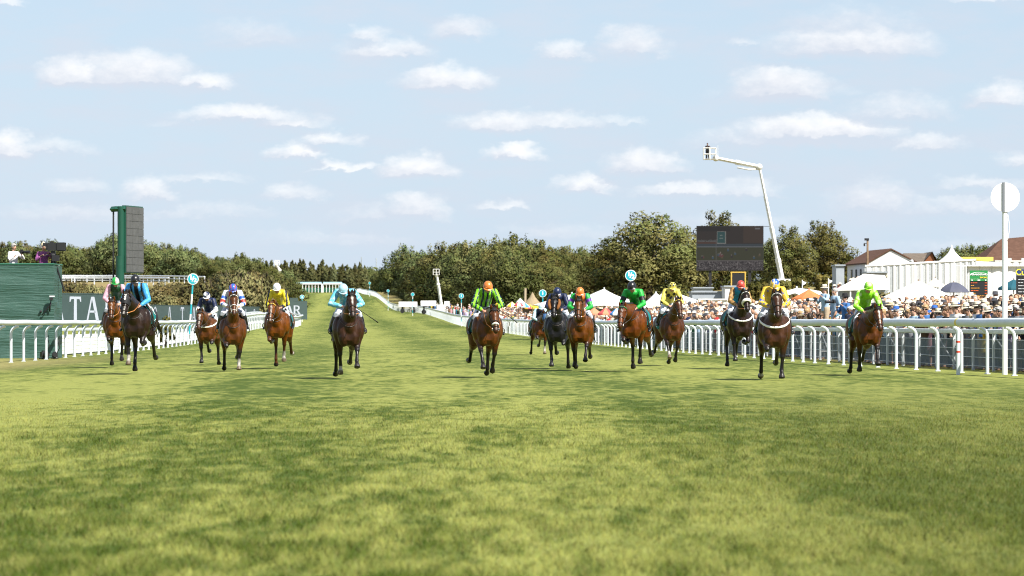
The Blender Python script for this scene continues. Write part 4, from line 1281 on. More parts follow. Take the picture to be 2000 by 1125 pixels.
    rn.obj('rein', M_tan if tk in ('plain', 'whip_right', 'sheepskin', 'hood', 'silver_nose') else M_leather, root, True)

    # ---- the jockey, a thing of his own riding above the saddle
    seat = root.location + Vector((0, 0, 0))
    jr = thing('person', r['jl'], 'jockey', seat + Vector((0, 0, 1.0 * r['sc'])), rz, 'jockeys riding in the race')
    jr.scale = (r['sc'],) * 3
    off = Vector((0, 0, -1.0 + rise))
    bme = WELD['jb_' + r['pose']].copy(); v = verts_np(bme)
    tone = np.array(((.40, .215, .145), (.37, .20, .13), (.43, .24, .165))[i % 3], np.float32)
    cs = np.tile(tone, (len(v), 1)); paint_head(LM['hc'], LM['hM'], v, cs, .96)
    attr_set(bme, 'skin', cs); bme.materials.clear(); bme.materials.append(M_skin)
    link_mesh('body', bme, jr, off)
    sme = WELD['js_' + r['pose']].copy(); v = verts_np(sme)
    attr_set(sme, 'silk', silk_colours(r['silk'], v, LM)); sme.materials.clear(); sme.materials.append(M_silk)
    link_mesh('silks', sme, jr, off)
    wme = WELD['jw_' + r['pose']].copy(); wme.materials.clear(); wme.materials.append(M_breech); link_mesh('breeches', wme, jr, off)
    for q in (0, 1):
        tme = WELD['jt_%s%d' % (r['pose'], q)].copy(); tme.materials.clear(); tme.materials.append(M_boot); link_mesh('boot', tme, jr, off)
    cm, cc = dome_mesh(r['cap'], LM['hM'])
    cme = cm.mesh('cap', M_capm, True, 50); attr_set(cme, 'silk', cc); link_mesh('cap', cme, jr, off + LM['hc'])
    gg = MB(); hM = LM['hM']
    pts = [hM @ Vector((.082 * math.cos(R(a_)), -.004 + .094 * math.sin(R(a_)), .006)) for a_ in range(-175, -4, 17)]
    gg.loft(pts, [.010, .016, .022, .024, .024, .019, .024, .024, .022, .016, .010], .010, side=tuple(hM @ Vector((0, 0, 1))), seg=8)
    gg.obj('goggles', M_gog, jr, True, loc=off + LM['hc'])
    if tk in ('whip_right', 'silver_nose'):
        s, sh, eb, wr = LM['arms'][1]
        wt_ = thing('whip', 'black riding whip held out by the %s rider' % ('light blue' if tk == 'whip_right' else 'lime and navy'), 'whip', seat + Vector((0, 0, 1.0 * r['sc'])), rz)
        wm = MB(); q = wr + Vector((.0, -.07, -1.0 + rise * .6))
        wm.loft([q + Vector((-.05, 0, .04)), q, q + Vector((.22, .08, -.14)), q + Vector((.45, .16, -.29))], [.011, .011, .007, .010], None, seg=6); wm.obj('shaft', M_whip, wt_, True)
        wm = MB(); wm.loft([q + Vector((.43, .155, -.275)), q + Vector((.53, .19, -.345))], [.010, .014], [.004, .005], seg=6); wm.obj('flap', M_whip, wt_, True)
# ------------------------------------------------------------------ trees
def leaf_material(name, dark, light, olive):
    m = bpy.data.materials.new(name); m.use_nodes = True
    t = NT(m.node_tree); tr = m.node_tree
    for nd in list(tr.nodes): tr.nodes.remove(nd)
    at = t.n('ShaderNodeAttribute', attribute_name='leaf').outputs['Color']
    sp = t.n('ShaderNodeSeparateColor', {0: at})
    oi = t.n('ShaderNodeObjectInfo')
    c = t.mix(sp.outputs[0], dark, light)
    c = t.mix(t.math('MULTIPLY', sp.outputs[1], .62), c, olive)
    c = t.n('ShaderNodeHueSaturation', {'Color': c, 'Hue': t.math('MULTIPLY_ADD', oi.outputs['Random'], .035, .482), 'Value': t.math('MULTIPLY_ADD', oi.outputs['Random'], .75, .62), 'Saturation': t.math('MULTIPLY_ADD', oi.outputs['Random'], -.2, 1.05)}).outputs[0]
    vt = t.n('ShaderNodeVectorTransform', {'Vector': t.n('ShaderNodeAttribute', attribute_name='spray').outputs['Vector']}, vector_type='NORMAL', convert_from='OBJECT', convert_to='WORLD')
    gn = t.n('ShaderNodeNewGeometry').outputs['Normal']
    nn = t.vmath('NORMALIZE', t.vmath('ADD', t.vmath('MULTIPLY', vt.outputs[0], (1.0, 1.0, 1.0)), t.vmath('MULTIPLY', gn, (.22, .22, .22))))
    df = t.n('ShaderNodeBsdfPrincipled', {'Base Color': c, 'Roughness': .6, 'Specular IOR Level': .15, 'Normal': nn})
    tl = t.n('ShaderNodeBsdfTranslucent', {'Color': c, 'Normal': nn})
    mx = t.n('ShaderNodeMixShader', {0: .25, 1: df.outputs[0], 2: tl.outputs[0]})
    t.n('ShaderNodeOutputMaterial', {'Surface': mx.outputs[0]})
    return m
M_leaf = leaf_material('beech_leaves', (0.065, 0.084, 0.019), (.158, .172, .040), (0.241, 0.176, 0.056))
M_leafd = leaf_material('oak_leaves', (0.047, 0.073, 0.021), (0.155, 0.185, 0.048), (0.189, 0.163, 0.052))
M_conif = leaf_material('conifer_needles', (0.052, 0.067, 0.022), (0.159, 0.163, 0.053), (0.172, 0.146, 0.052))
M_hedge = leaf_material('clipped_hedge_leaves', (0.060, 0.069, 0.012), (0.224, 0.198, 0.039), (0.258, 0.189, 0.043))
M_scrub = leaf_material('scrub_leaves', (0.065, 0.073, 0.024), (0.215, 0.189, 0.065), (0.258, 0.189, 0.073))
M_bark = mat('bark', (.11, .085, .06), .9, .1, .3, 3)
def leaf_cloud(name, clumps, count, size, seed, mt, up=.35):
    """clumps: (x, y, z, rx, ry, rz). Leaf sprays lie near the surface of every clump"""
    g_ = np.random.default_rng(seed)
    cl = np.array(clumps, float)
    area = (cl[:, 3] * cl[:, 5]) ; pr = area / area.sum()
    k = g_.choice(len(cl), count, p=pr)
    d = g_.normal(size=(count, 3)); d /= np.linalg.norm(d, axis=1)[:, None]
    rad = 1 - .42 * g_.random(count) ** 1.6
    rad *= 1 + .12 * np.sin(d[:, 0] * 9 + k) * np.sin(d[:, 2] * 8 + k * 2)
    p = cl[k, :3] + d * cl[k, 3:6] * rad[:, None]
    nrm = d + g_.normal(scale=.55, size=(count, 3)); nrm[:, 2] += up
    nrm /= np.linalg.norm(nrm, axis=1)[:, None]
    a = np.cross(nrm, g_.normal(size=(count, 3))); a /= np.linalg.norm(a, axis=1)[:, None]
    b_ = np.cross(nrm, a)
    s = size * (.55 + .9 * g_.random(count))
    a *= s[:, None]; b_ *= (s * .62)[:, None]
    v = np.stack([p - a, p - b_ * .8 + a * .1, p + a, p + b_ * .8 - a * .1], axis=1)
    v[:, 1] -= nrm * (s * .18)[:, None]; v[:, 3] -= nrm * (s * .18)[:, None]
    me = bpy.data.meshes.new(name)
    me.vertices.add(count * 4); me.loops.add(count * 4); me.polygons.add(count)
    me.vertices.foreach_set('co', v.astype(np.float32).ravel())
    me.loops.foreach_set('vertex_index', np.arange(count * 4, dtype=np.int32))
    me.polygons.foreach_set('loop_start', np.arange(0, count * 4, 4, dtype=np.int32))
    me.polygons.foreach_set('loop_total', np.full(count, 4, dtype=np.int32))
    me.update(calc_edges=True)
    tone = np.clip(g_.random(count) * .28 + .72 * g_.random(len(cl))[k] , 0, 1)
    ol = np.clip(g_.random(len(cl))[k] * 1.2 - .35 + .35 * (g_.random(count) - .5), 0, 1)
    attr_set(me, 'leaf', np.repeat(np.stack([tone, ol, tone], axis=1), 4, axis=0))
    ct = cl[:, :3].mean(axis=0); q = p - ct; q /= np.maximum(np.linalg.norm(q, axis=1), 1e-6)[:, None]
    sv = d * .75 + q * .45 + np.array((0, 0, .22)); sv /= np.linalg.norm(sv, axis=1)[:, None]
    at = me.attributes.new('spray', 'FLOAT_VECTOR', 'POINT'); at.data.foreach_set('vector', np.repeat(sv, 4, axis=0).astype(np.float32).ravel())
    me.materials.append(mt)
    return me
def broad_clumps(h, r, seed, n=46, low=.12):
    g_ = random.Random(seed); out = []
    for i in range(n):
        z = low + (1 - low) * ((i + .5) / n)
        env = math.sin(math.pi * min(1, max(.02, (z - low * .5) * .92 + .10))) ** .62
        a = i * 2.399 + g_.random()
        q = r * env * (.35 + .62 * g_.random() ** .5)
        s = r * (.20 + .16 * g_.random())
        out.append((q * math.cos(a), q * math.sin(a), h * z - s * .5, s, s, s * .72))
    for i in range(16):
        z = .25 + .55 * g_.random(); a = g_.random() * 6.28; q = r * .35 * g_.random(); s = r * .38
        out.append((q * math.cos(a), q * math.sin(a), h * z, s, s, s * .8))
    for i in range(7):                                      # sprigs breaking the outline
        a = g_.random() * 6.28; q = r * .4 * g_.random()
        out.append((q * math.cos(a), q * math.sin(a), h * (.96 + .07 * g_.random()), r * .09, r * .09, r * .16))
    return out
def trunk_mesh(h, r, seed):
    g_ = random.Random(seed); m = MB()
    m.loft([(0, 0, -.3), (0, 0, .4), (.04 * r, 0, h * .25), (-.05 * r, .05 * r, h * .5), (.05 * r, 0, h * .78)], [r * .085, r * .062, r * .05, r * .036, r * .010], seg=8)
    for i in range(8):
        a = i * 2.4 + g_.random(); z0 = h * (.16 + .07 * i)
        L_ = r * (.75 - .05 * i)
        m.loft([(0, 0, z0), (L_ * .4 * math.cos(a), L_ * .4 * math.sin(a), z0 + L_ * .22), (L_ * math.cos(a), L_ * math.sin(a), z0 + L_ * .55)], [r * .030, r * .022, r * .006], seg=6)
    return m.mesh('trunk', M_bark, True)
TREES = []
for i in range(5):
    TREES.append((leaf_cloud('crown', broad_clumps(10, 5.0, 20 + i, 50, .08), 15000, .17, 40 + i, M_leaf), trunk_mesh(10, 5, 60 + i)))
OAKS = []
for i in range(4):
    OAKS.append((leaf_cloud('crown', broad_clumps(10, 6.2, 80 + i, 46, .05), 11000, .24, 90 + i, M_leafd), trunk_mesh(10, 5, 95 + i)))
def conif_clumps(seed):
    g_ = random.Random(seed); out = []
    for i in range(34):
        z = .05 + .93 * i / 33; rr = 2.3 * (1 - z) ** .75 + .18
        for k in range(3):
            a = g_.random() * 6.28; q = rr * .55
            out.append((q * math.cos(a), q * math.sin(a), 10 * z, rr * .52, rr * .52, .42))
    return out
CON = [(leaf_cloud('crown', conif_clumps(7 + i), 6500, .20, 120 + i, M_conif, .2), trunk_mesh(9, 2.2, 130 + i)) for i in range(3)]
BUSH = [leaf_cloud('foliage', [(rnd.uniform(-1, 1), rnd.uniform(-.6, .6), .02 + .95 * rnd.random() * (1 - .4 * abs(k / 13 - .5)), .45 + .2 * rnd.random(), .45, .42) for k in range(26)], 4200, .075, 140 + i, M_scrub) for i in range(3)]
stem = MB()
for k in range(5): stem.loft([(0, 0, -.1), (.25 * math.cos(k * 1.3), .2 * math.sin(k * 1.3), .6), (.6 * math.cos(k * 1.3), .45 * math.sin(k * 1.3), 1.2)], [.04, .03, .01], seg=5)
stem = stem.mesh('stem', M_bark)
def plant(name, label, cat, group, pair, loc, sc_, rz):
    o = thing(name, label, cat, loc, rz, group)
    o.scale = sc_
    link_mesh('crown' if cat == 'tree' else 'foliage', pair[0], o)
    link_mesh('trunk' if cat == 'tree' else 'stem', pair[1], o)
    return o
def tree_at(x, ytop, d, pairs, label, group, width=1.0, name='broadleaf_tree', sink=0.0):
    while x < 1000 and x > 740 and G(x, d).x - float(xr(d)) < 10 and d < 1180: d += 15
    g_ = G(x, d)
    top = HC - (ytop - HY) * d / FPX
    h = (top - g_.z + sink) / 10.3
    g_.z -= sink
    i = rnd.randrange(len(pairs))
    w = h * width * rnd.uniform(.9, 1.12)
    return plant(name, label, 'tree', group, pairs[i], g_, (w, w, h), rnd.uniform(0, 6.28))
# right: two big beeches flank the screen; the beech wood runs back from them to the left
GR = 'trees of the beech wood beside the course'
for x, y, d, w, lab in [(1268, 421, 520, 1.35, 'tallest beech tree left of the big screen above the white tents'), (1195, 468, 560, 1.05, 'lower beech tree leaning against the left of the tallest beech'),
                        (1332, 446, 545, 1.0, 'beech tree just left of the big screen'), (1408, 419, 560, 1.0, 'beech tree rising behind the top edge of the big screen'),
                        (1545, 446, 470, 1.05, 'broad beech tree right of the big screen behind the crane arm'), (1610, 437, 480, 1.1, 'broad beech tree left of the white gabled building'),
                        (1500, 470, 500, 1.0, 'shaded beech tree between the big screen and the crane arm'), (1650, 492, 500, .75, 'small beech tree at the right edge of the beech wood')]:
    tree_at(x, y, d, TREES, lab, GR, w)
k = 0
for row, (d, n_, x0, x1) in enumerate(((690, 17, 800, 1235), (760, 16, 780, 1240), (620, 9, 985, 1250))):
    for j in range(n_):
        x = x0 + (x1 - x0) * (j + .3 + .4 * rnd.random()) / n_
        top = float(np.interp(x, [770, 800, 850, 890, 940, 1000, 1080, 1140, 1200, 1240], [500, 497, 492, 478, 470, 466, 478, 486, 492, 480])) + rnd.uniform(-6, 12) + (26 if row == 2 else 0) + (-1 if row == 1 else 8)
        tree_at(x, top, d + rnd.uniform(-20, 20), TREES if rnd.random() < .7 else OAKS, 'olive brown beech tree in the long wood right of the course', GR, 1.15 if row == 2 else 1.0)
for x, y, d in ((790, 482, 700), (812, 497, 720), (775, 520, 780)):
    tree_at(x, y, d, OAKS, {790: 'dark tree standing highest at the left end of the beech wood', 812: 'round dark tree second from the left end of the beech wood', 775: 'low dark tree at the very left end of the beech wood'}[x], GR, .9)
# belt beyond the brow of the course, and the far ridge
for j in range(11):
    x = 690 + 9 * j + rnd.uniform(-4, 4)
    tree_at(x, 528 + rnd.uniform(-6, 8), 1500 + rnd.uniform(-60, 60), OAKS, 'distant tree on the skyline behind the brow of the course', 'trees beyond the brow of the course', .95)
ridge = []
for j in range(240):
    X = nr.uniform(-900, 500); Y = nr.uniform(2250, 2500)
    ridge.append((X, Y, ghf(X, Y) + 5, 14, 10, nr.uniform(8, 14)))
o = link_mesh('far_wood', leaf_cloud('far_wood', ridge, 26000, 2.2, 9, M_leafd)); tag(o, 'far wooded ridge along the horizon', 'wood', kind='stuff')
# conifers behind the starting stalls
for j in range(26):
    x = 505 + 8.2 * j + rnd.uniform(-3, 3)
    tree_at(x, (507 if x < 640 else 513) + rnd.uniform(-4, 9), 1290 + rnd.uniform(-25, 40), CON, 'conifer in the dense row behind the starting stalls', 'conifers behind the starting stalls', 1.05, 'conifer_tree')
# left wood
GL = 'trees of the wood behind the far rails on the left'
for j in range(46):
    x = -60 + 640 * (j + .5) / 46 + rnd.uniform(-8, 8)
    top = float(np.interp(x, [-60, 0, 60, 110, 150, 190, 225, 270, 320, 370, 400, 440, 500, 540, 580], [480, 478, 474, 478, 478, 475, 462, 474, 478, 486, 492, 496, 503, 520, 532])) + rnd.uniform(-3, 16)
    tree_at(x, top, rnd.uniform(800, 900), OAKS if rnd.random() < .65 else TREES, 'green tree in the wood on the left behind the far white rails', GL, 1.0, sink=.4)
for x, y, w in ((415, 517, 1.5), (470, 530, 1.6), (350, 482, 1.1), (30, 476, 1.0), (95, 472, 1.1), (222, 460, .9)):
    tree_at(x, y, 775, OAKS, {415: 'round dusty brown tree in front of the dark trees on the left', 470: 'low brown rounded tree left of the small white lift', 350: 'dark green dome shaped tree right of the green tower', 30: 'tree seen behind the photographer in white', 95: 'tree seen behind the large television camera', 222: 'tallest tree of the left wood beside the green tower'}[x], GL, w)
# scrub hedge behind the sponsor boards
GB = 'bushes behind the sponsor boards'
for j in range(34):
    x = 112 + 400 * (j + .5) / 34 + rnd.uniform(-5, 5)
    d = rnd.uniform(330, 400) if x < 560 else 470
    top = float(np.interp(x, [110, 150, 200, 235, 275, 300, 340, 380, 420, 460, 500, 540, 575, 620], [548, 546, 556, 572, 575, 560, 552, 545, 540, 522, 532, 552, 565, 598])) + rnd.uniform(-3, 8)
    g_ = G(x, d); h = max(.8, (HC - (top - HY) * d / FPX - g_.z) / 1.25)
    plant('bush', 'olive brown bush in the scrub behind the sponsor boards', 'bush', GB, (BUSH[j % 3], stem), g_, (min(h * 1.1, 2.1), min(h, 1.9), h), rnd.uniform(0, 6.28))
g_ = G(322, 190)
plant('sapling', 'pale green leafy sapling in front of the second sponsor board', 'sapling', None, (leaf_cloud('foliage', [(rnd.uniform(-.5, .5), rnd.uniform(-.4, .4), .3 + 1.2 * rnd.random(), .22, .2, .2) for k in range(22)], 900, .09, 7, M_hedge), stem), g_, (.85, .8, 1.0), 0)
# ------------------------------------------------------------------ left side: camera platform, boards, tower, far rails
M_gsheet = bpy.data.materials.new('green_sheeting'); M_gsheet.use_nodes = True
t = NT(M_gsheet.node_tree); b = M_gsheet.node_tree.nodes['Principled BSDF']
co = t.n('ShaderNodeTexCoord').outputs['Object']
nz = t.noise(t.vmath('MULTIPLY', co, (.5, .5, 7)), 2.2, 4, .6)
nz2 = t.noise(co, .7, 4, .6)
c = t.mix(nz.outputs['Fac'], (.016, .058, .044), (.036, .098, .078))
c = t.mix(t.step(nz2.outputs['Fac'], .45, .75, 0, .5), c, (.05, .11, .095))
M_gsheet.node_tree.links.new(c, b.inputs['Base Color'])
b.inputs['Roughness'].default_value = .55
bp = t.n('ShaderNodeBump', {'Height': nz.outputs['Fac'], 'Strength': .8, 'Distance': .05}); M_gsheet.node_tree.links.new(bp.outputs[0], b.inputs['Normal'])
D0 = 130.0
XR0 = (105 - 1000) * D0 / FPX
plat = thing('camera_platform', 'tall camera platform wrapped in dark green sheeting at the left edge', 'camera platform', (XR0 - 3.2, D0 + 1.2, 0))
def sheet(name, a, b_, h, n=24, amp=.025):
    """one wrapped side: a horizontal run a->b, height h, slack between the fixings"""
    a = Vector(a); b_ = Vector(b_); m = MB(); nr_ = (b_ - a).cross(Vector((0, 0, 1))).normalized(); vs = []; nzv = 18
    for i in range(n + 1):
        for j in range(nzv + 1):
            u, w = i / n, j / nzv
            p = a.lerp(b_, u) + Vector((0, 0, h * w - .03))
            edge = min(1, 6 * min(u, 1 - u)) * min(1, 8 * min(w, 1 - w))
            k = amp * edge * (math.sin(w * 23 + u * 3) + .6 * math.sin(w * 41 + u * 7 + 1) + .6 * math.sin(u * 13))
            vs.append(p + nr_ * k)
    m.add(vs, [(i * (nzv + 1) + j, (i + 1) * (nzv + 1) + j, (i + 1) * (nzv + 1) + j + 1, i * (nzv + 1) + j + 1) for i in range(n) for j in range(nzv)])
    return m.obj(name, M_gsheet, plat, True)
HP = 3.42
sheet('front_sheet', (-3.4, -1.2, 0), (3.2, -1.2, 0), HP)
sheet('side_sheet', (3.2, -1.2, 0), (3.2, 1.2, 0), HP - .01)
sheet('back_sheet', (3.2, 1.2, 0), (-3.4, 1.2, 0), HP)
sheet('side_sheet', (-3.4, 1.2, 0), (-3.4, -1.2, 0), HP)
m = MB(); m.box((-.1, 0, 2.42), (6.5, 2.3, .06)); m.obj('deck', mat('plywood', (.28, .20, .12), .8, .2, .15, 3), plat)
for x, y in ((-3.3, -1.1), (3.1, -1.1), (3.1, 1.1), (-3.3, 1.1)):
    m = MB(); m.loft([(x, y, 0), (x, y, HP + .02)], .03, seg=8); m.obj('scaffold_pole', M_steel, plat)
for y in (-1.2, 1.2):
    m = MB(); m.loft([(-3.4, y, HP), (3.2, y, HP)], .03, seg=8); m.obj('hand_rail', mat('green_tube', (.02, .11, .07), .5), plat)
m = MB(); m.loft([(3.2, -1.2, HP), (3.2, 1.2, HP)], .03, seg=8); m.obj('hand_rail', MATS['green_tube'], plat)
M_faded = mat('faded_print', (.10, .19, .165), .8, .1, .2, 14)
m = MB()
def lp_(pts): m.poly(pts, (-1.62, -1.262, 2.95), (1, 0, 0), (0, 0, 1), -.012)
lp_([(-.22, -.15), (-.14, -.15), (-.06, .30), (-.14, .30)]); lp_([(-.02, -.15), (.05, -.15), (-.03, .22), (-.07, .15)]); lp_([(.10, -.15), (.18, -.15), (.24, .24), (.18, .30)]); lp_([(.30, -.15), (.38, -.15), (.27, .30), (.22, .22)])
o = m.obj('faded_logo', M_faded, plat); o['kind'] = 'stuff'
def remote_camera(label, loc, rz, s=1.0):
    o = thing('remote_camera', label, 'remote camera', loc, rz); o.scale = (s,) * 3
    m = MB(); m.box((0, 0, .10), (.14, .18, .12)); m.box((0, .02, .175), (.08, .10, .035)); m.obj('camera_body', M_dark, o)
    m = MB(); m.loft([(0, -.09, .10), (0, -.16, .10), (0, -.17, .10), (0, -.25, .10)], [.050, .050, .058, .060], seg=12); m.obj('lens', M_dark, o, True, 40)
    m = MB(); m.box((0, 0, .02), (.18, .18, .03)); m.loft([(0, 0, .02), (0, 0, .06)], .03, seg=8); m.obj('base_plate', M_dark, o)
    m = MB(); m.tube([(.06, .06, .16), (.14, .05, .30), (.10, .06, .45), (.12, .08, .52)], .012, 5); m.obj('cable', M_dark, o, True)
    return o
g_ = G(86, 127.2); remote_camera('black remote camera standing on the grass in front of the green platform', g_, .4, 1.6)
g_ = G(107, 128.4); remote_camera('black remote camera on the grass at the right corner of the green platform', g_, .2, 1.35)
rc = thing('clamp_camera', 'small black camera clamped on an arm to the green platform wall', 'remote camera', (XR0 - .12, D0 - .02, 2.0))
m = MB(); m.tube([(-.30, -.05, -.42), (-.16, -.16, -.28), (.0, -.10, -.05), (.05, -.16, .12)], .022, 6); m.tube([(-.02, -.05, -.3), (.0, -.12, -.1), (.04, -.14, .0)], .03, 6); m.obj('arm', M_dark, rc, True)
m = MB(); m.box((.06, -.2, .16), (.12, .16, .10)); m.obj('camera_body', M_dark, rc)
m = MB(); m.box((.09, -.22, .25), (.18, .10, .05)); m.obj('light_bar', M_steel, rc)
m = MB(); m.ball((-.34, -.05, -.30), .05, 8, 6); m.obj('clamp_knob', M_dark, rc, True)

# television camera on its tripod (platform top)
DK = 2.45
tvx, tvy = (104 - 1000) * 131 / FPX, 131.0
tv = thing('television_camera', 'large black television camera with square lens hood on the green platform', 'television camera', (tvx, tvy, DK))
m = MB(); m.box((-.02, 0, 1.62), (.36, .26, .28)); m.box((-.20, .0, 1.60), (.10, .18, .22)); m.box((-.06, 0, 1.79), (.16, .05, .06)); m.obj('camera_body', M_dark, tv)
m = MB()
for z in (-.145, .145): m.box((.30, -.02, 1.62 + z), (.30, .30, .02))
for y in (-.16, .12): m.box((.30, y, 1.62), (.30, .02, .31))
m.box((.17, -.02, 1.62), (.02, .28, .28)); m.obj('lens_hood', M_dark, tv)
m = MB(); m.loft([(.16, -.02, 1.62), (.36, -.02, 1.62)], .11, seg=14); m.obj('lens', M_gog, tv, True, 40)
m = MB(); m.box((-.30, -.02, 1.70), (.14, .18, .12)); m.obj('viewfinder', M_dark, tv)
m = MB(); m.box((.0, .0, 1.40), (.16, .14, .14)); m.ball((0, 0, 1.30), (.11, .11, .10), 10, 7); m.obj('tripod_head', M_dark, tv, False)
for k in range(3):
    a_ = k * 2.094 + .4
    m = MB(); m.loft([(0, 0, 1.28), (.42 * math.cos(a_), .42 * math.sin(a_), 0)], [.04, .03], seg=6); m.obj('leg', M_dark, tv)
m = MB(); m.tube([(-.06, 0, 1.40), (-.30, -.10, 1.30), (-.46, -.14, 1.26)], .014, 6); m.obj('pan_bar', M_dark, tv, True)
m = MB(); m.box((.10, -.12, 1.20), (.26, .10, .22)); m.obj('rain_cover', M_dark, tv)

# sponsor boards
M_board = mat('slate_green_board', (.040, .066, .064), .55, .4, .10, 2.0)
M_letter = mat('pale_lavender_print', (.36, .39, .45), .6, .3)
LET = {
 'A': [[(-.50, -.5), (-.37, -.5), (-.055, .40), (-.055, .5), (-.12, .5)], [(.26, -.5), (.52, -.5), (.14, .5), (-.06, .5), (-.06, .40)], [(-.30, -.18), (.24, -.18), (.21, -.09), (-.27, -.09)]],
 'T': [[(-.13, -.5), (.13, -.5), (.11, .39), (-.11, .39)], [(-.46, .5), (.46, .5), (.48, .28), (.40, .28), (.34, .39), (-.34, .39), (-.40, .28), (-.48, .28)]],
 'R': [[(-.40, -.5), (-.20, -.5), (-.22, .5), (-.40, .5)], [(-.22, .5), (.05, .5), (.25, .44), (.33, .25), (.25, .06), (.05, -.02), (-.21, -.02), (-.21, .08), (.0, .08), (.10, .13), (.14, .24), (.10, .36), (-.02, .40), (-.22, .40)], [(-.05, -.02), (.14, -.01), (.50, -.5), (.26, -.5)]],
}
def q_letter():
    out = [(.46 * math.cos(R(a_)), .5 * math.sin(R(a_))) for a_ in range(0, 361, 20)]; inn = [(.27 * math.cos(R(a_)), .39 * math.sin(R(a_))) for a_ in range(0, 361, 20)]
    polys = [[out[i], out[i + 1], inn[i + 1], inn[i]] for i in range(18)]
    polys.append([(.02, -.34), (.20, -.34), (.60, -.62), (.36, -.62)])
    return polys
LET['Q'] = q_letter()
def sponsor_board(label, x0, x1, ytop, ybot, d0, d1, letters, hpx):
    """board between two columns of the view at distances d0, d1; letters: (char, fraction along)"""
    zt0, zb0 = HC - (ytop - HY) * d0 / FPX, HC - (ybot - HY) * d0 / FPX
    a = Vector(((x0 - 1000) * d0 / FPX, d0, 0)); b_ = Vector(((x1 - 1000) * d1 / FPX, d1, 0))
    L = (b_ - a).length; ang = math.atan2(b_.y - a.y, b_.x - a.x)
    gz = ghf((a.x + b_.x) / 2, (a.y + b_.y) / 2)
    o = thing('advertising_board', label, 'board', (a.x, a.y, gz), ang, 'sponsor boards along the inside rail')
    m = MB(); m.box((L / 2, .03, (zt0 + zb0) / 2 - gz), (L, .05, zt0 - zb0)); m.obj('panel', M_board, o)
    m = MB(); m.box((L / 2, .03, zt0 - gz + .022), (L + .02, .08, .04)); m.obj('top_trim', M_board, o)
    for k in range(int(L / 2.4) + 2):
        xk = min(L - .06, .06 + k * 2.4)
        m = MB(); m.box((xk, .10, (zt0 - gz) / 2 - .1), (.07, .07, zt0 - gz + .15)); m.obj('leg', M_board, o)
    hh = hpx * d0 / FPX; zc = (zt0 + zb0) / 2 - gz
    for ch, fx in letters:
        m = MB()
        for pl_ in LET[ch]: m.poly([(x * hh * .92, y * hh) for x, y in pl_][::-1], (fx * L, -.002, zc), (1, 0, 0), (0, 0, 1), .008)
        m.obj('letter', M_letter, o)
def word(x0, x1, cols): return [(c, (x - x0) / (x1 - x0)) for c, x in cols]
sponsor_board('slate sponsor board nearest the green platform with large QATAR lettering', 40, 266, 573, 630, 152, 160, word(40, 266, [('Q', 72), ('A', 109), ('T', 144), ('A', 178), ('R', 213)]), 47)
sponsor_board('slate sponsor board behind the leafy sapling with QATAR lettering', 284, 404, 596, 634, 236, 254, word(284, 404, [('Q', 302), ('A', 329), ('T', 354), ('A', 377), ('R', 397)]), 33)
sponsor_board('slate sponsor board between the navy and yellow jockeys lettered QATAR', 405, 509, 597, 634, 302, 332, word(405, 509, [('Q', 421), ('A', 440), ('T', 459), ('A', 478), ('R', 496)]), 28)
sponsor_board('slate sponsor board at the far end of the row lettered QATAR', 511, 600, 588, 624, 500, 503, word(511, 600, [('Q', 518), ('A', 533), ('T', 548), ('A', 564), ('R', 580)]), 19)
sponsor_board('small sponsor board peeping over the last two boards in the row', 486, 582, 582, 604, 560, 562, word(486, 582, [('Q', 492), ('A', 507), ('T', 545), ('A', 555), ('R', 570)]), 11)

# green tower with a video face
M_tgreen = mat('tower_green_paint', (.007, .062, .038), .4, .5, .10, 1.5)
M_ledoff = mat('unlit_led_tiles', (.085, .085, .085), .6, .4, .18, 3.0)
dT = 205.0; sT = FPX / dT
tw = thing('screen_tower', 'tall green tower carrying a narrow unlit video screen seen at a slant', 'screen tower', tuple(G(238, dT)))
gz = tw.location.z
Zp = lambda y: HC + (HY - y) / sT - gz
m = MB(); m.loft([(-.05, 0, -.2), (-.05, 0, Zp(404))], .20, seg=14); m.obj('column', M_tgreen, tw, True, 40)
m = MB(); m.loft([(-.10, .0, -.2), (-.10, .0, Zp(500))], .25, seg=14); m.obj('column_base', M_tgreen, tw, True, 40)
m = MB(); m.loft([(-.62, .25, Zp(408) - .02), (-.35, .05, Zp(408)), (.10, -.02, Zp(408)), (.22, -.02, Zp(408))], [.16, .16, .16, .16], [.16] * 4, side=(0, 0, 1), seg=4); m.obj('top_arm', M_tgreen, tw)
m = MB(); m.loft([(-.50, .15, -.2), (-.50, .15, Zp(412))], .05, seg=8); m.obj('stay_pole', M_dark, tw)
# the screen box: its face turned to the right
a_ = Vector(((247 - 238) / sT, -.05, 0)); b_ = Vector(((270 - 238) / sT * 1.02, 2.6, 0))
dirv = (b_ - a_).normalized(); nrm_ = Vector((dirv.y, -dirv.x, 0))
mid = (a_ + b_) / 2; Ls = (b_ - a_).length; ang = math.atan2(dirv.y, dirv.x)
m = MB(); m.box((mid.x - nrm_.x * .14, mid.y - nrm_.y * .14, (Zp(401) + Zp(533)) / 2), (Ls, .24, Zp(401) - Zp(533)), ang); m.obj('screen_housing', M_tgreen, tw)
tz = (Zp(403) - Zp(531)) / 9
for i in range(9):
    for j in range(3):
        c_ = a_.lerp(b_, (j + .5) / 3) + nrm_ * .005
        m = MB(); m.box((c_.x, c_.y, Zp(531) + tz * (i + .5)), (Ls / 3 - .02, .05, tz - .02), ang); m.obj('screen_tile', M_ledoff, tw)

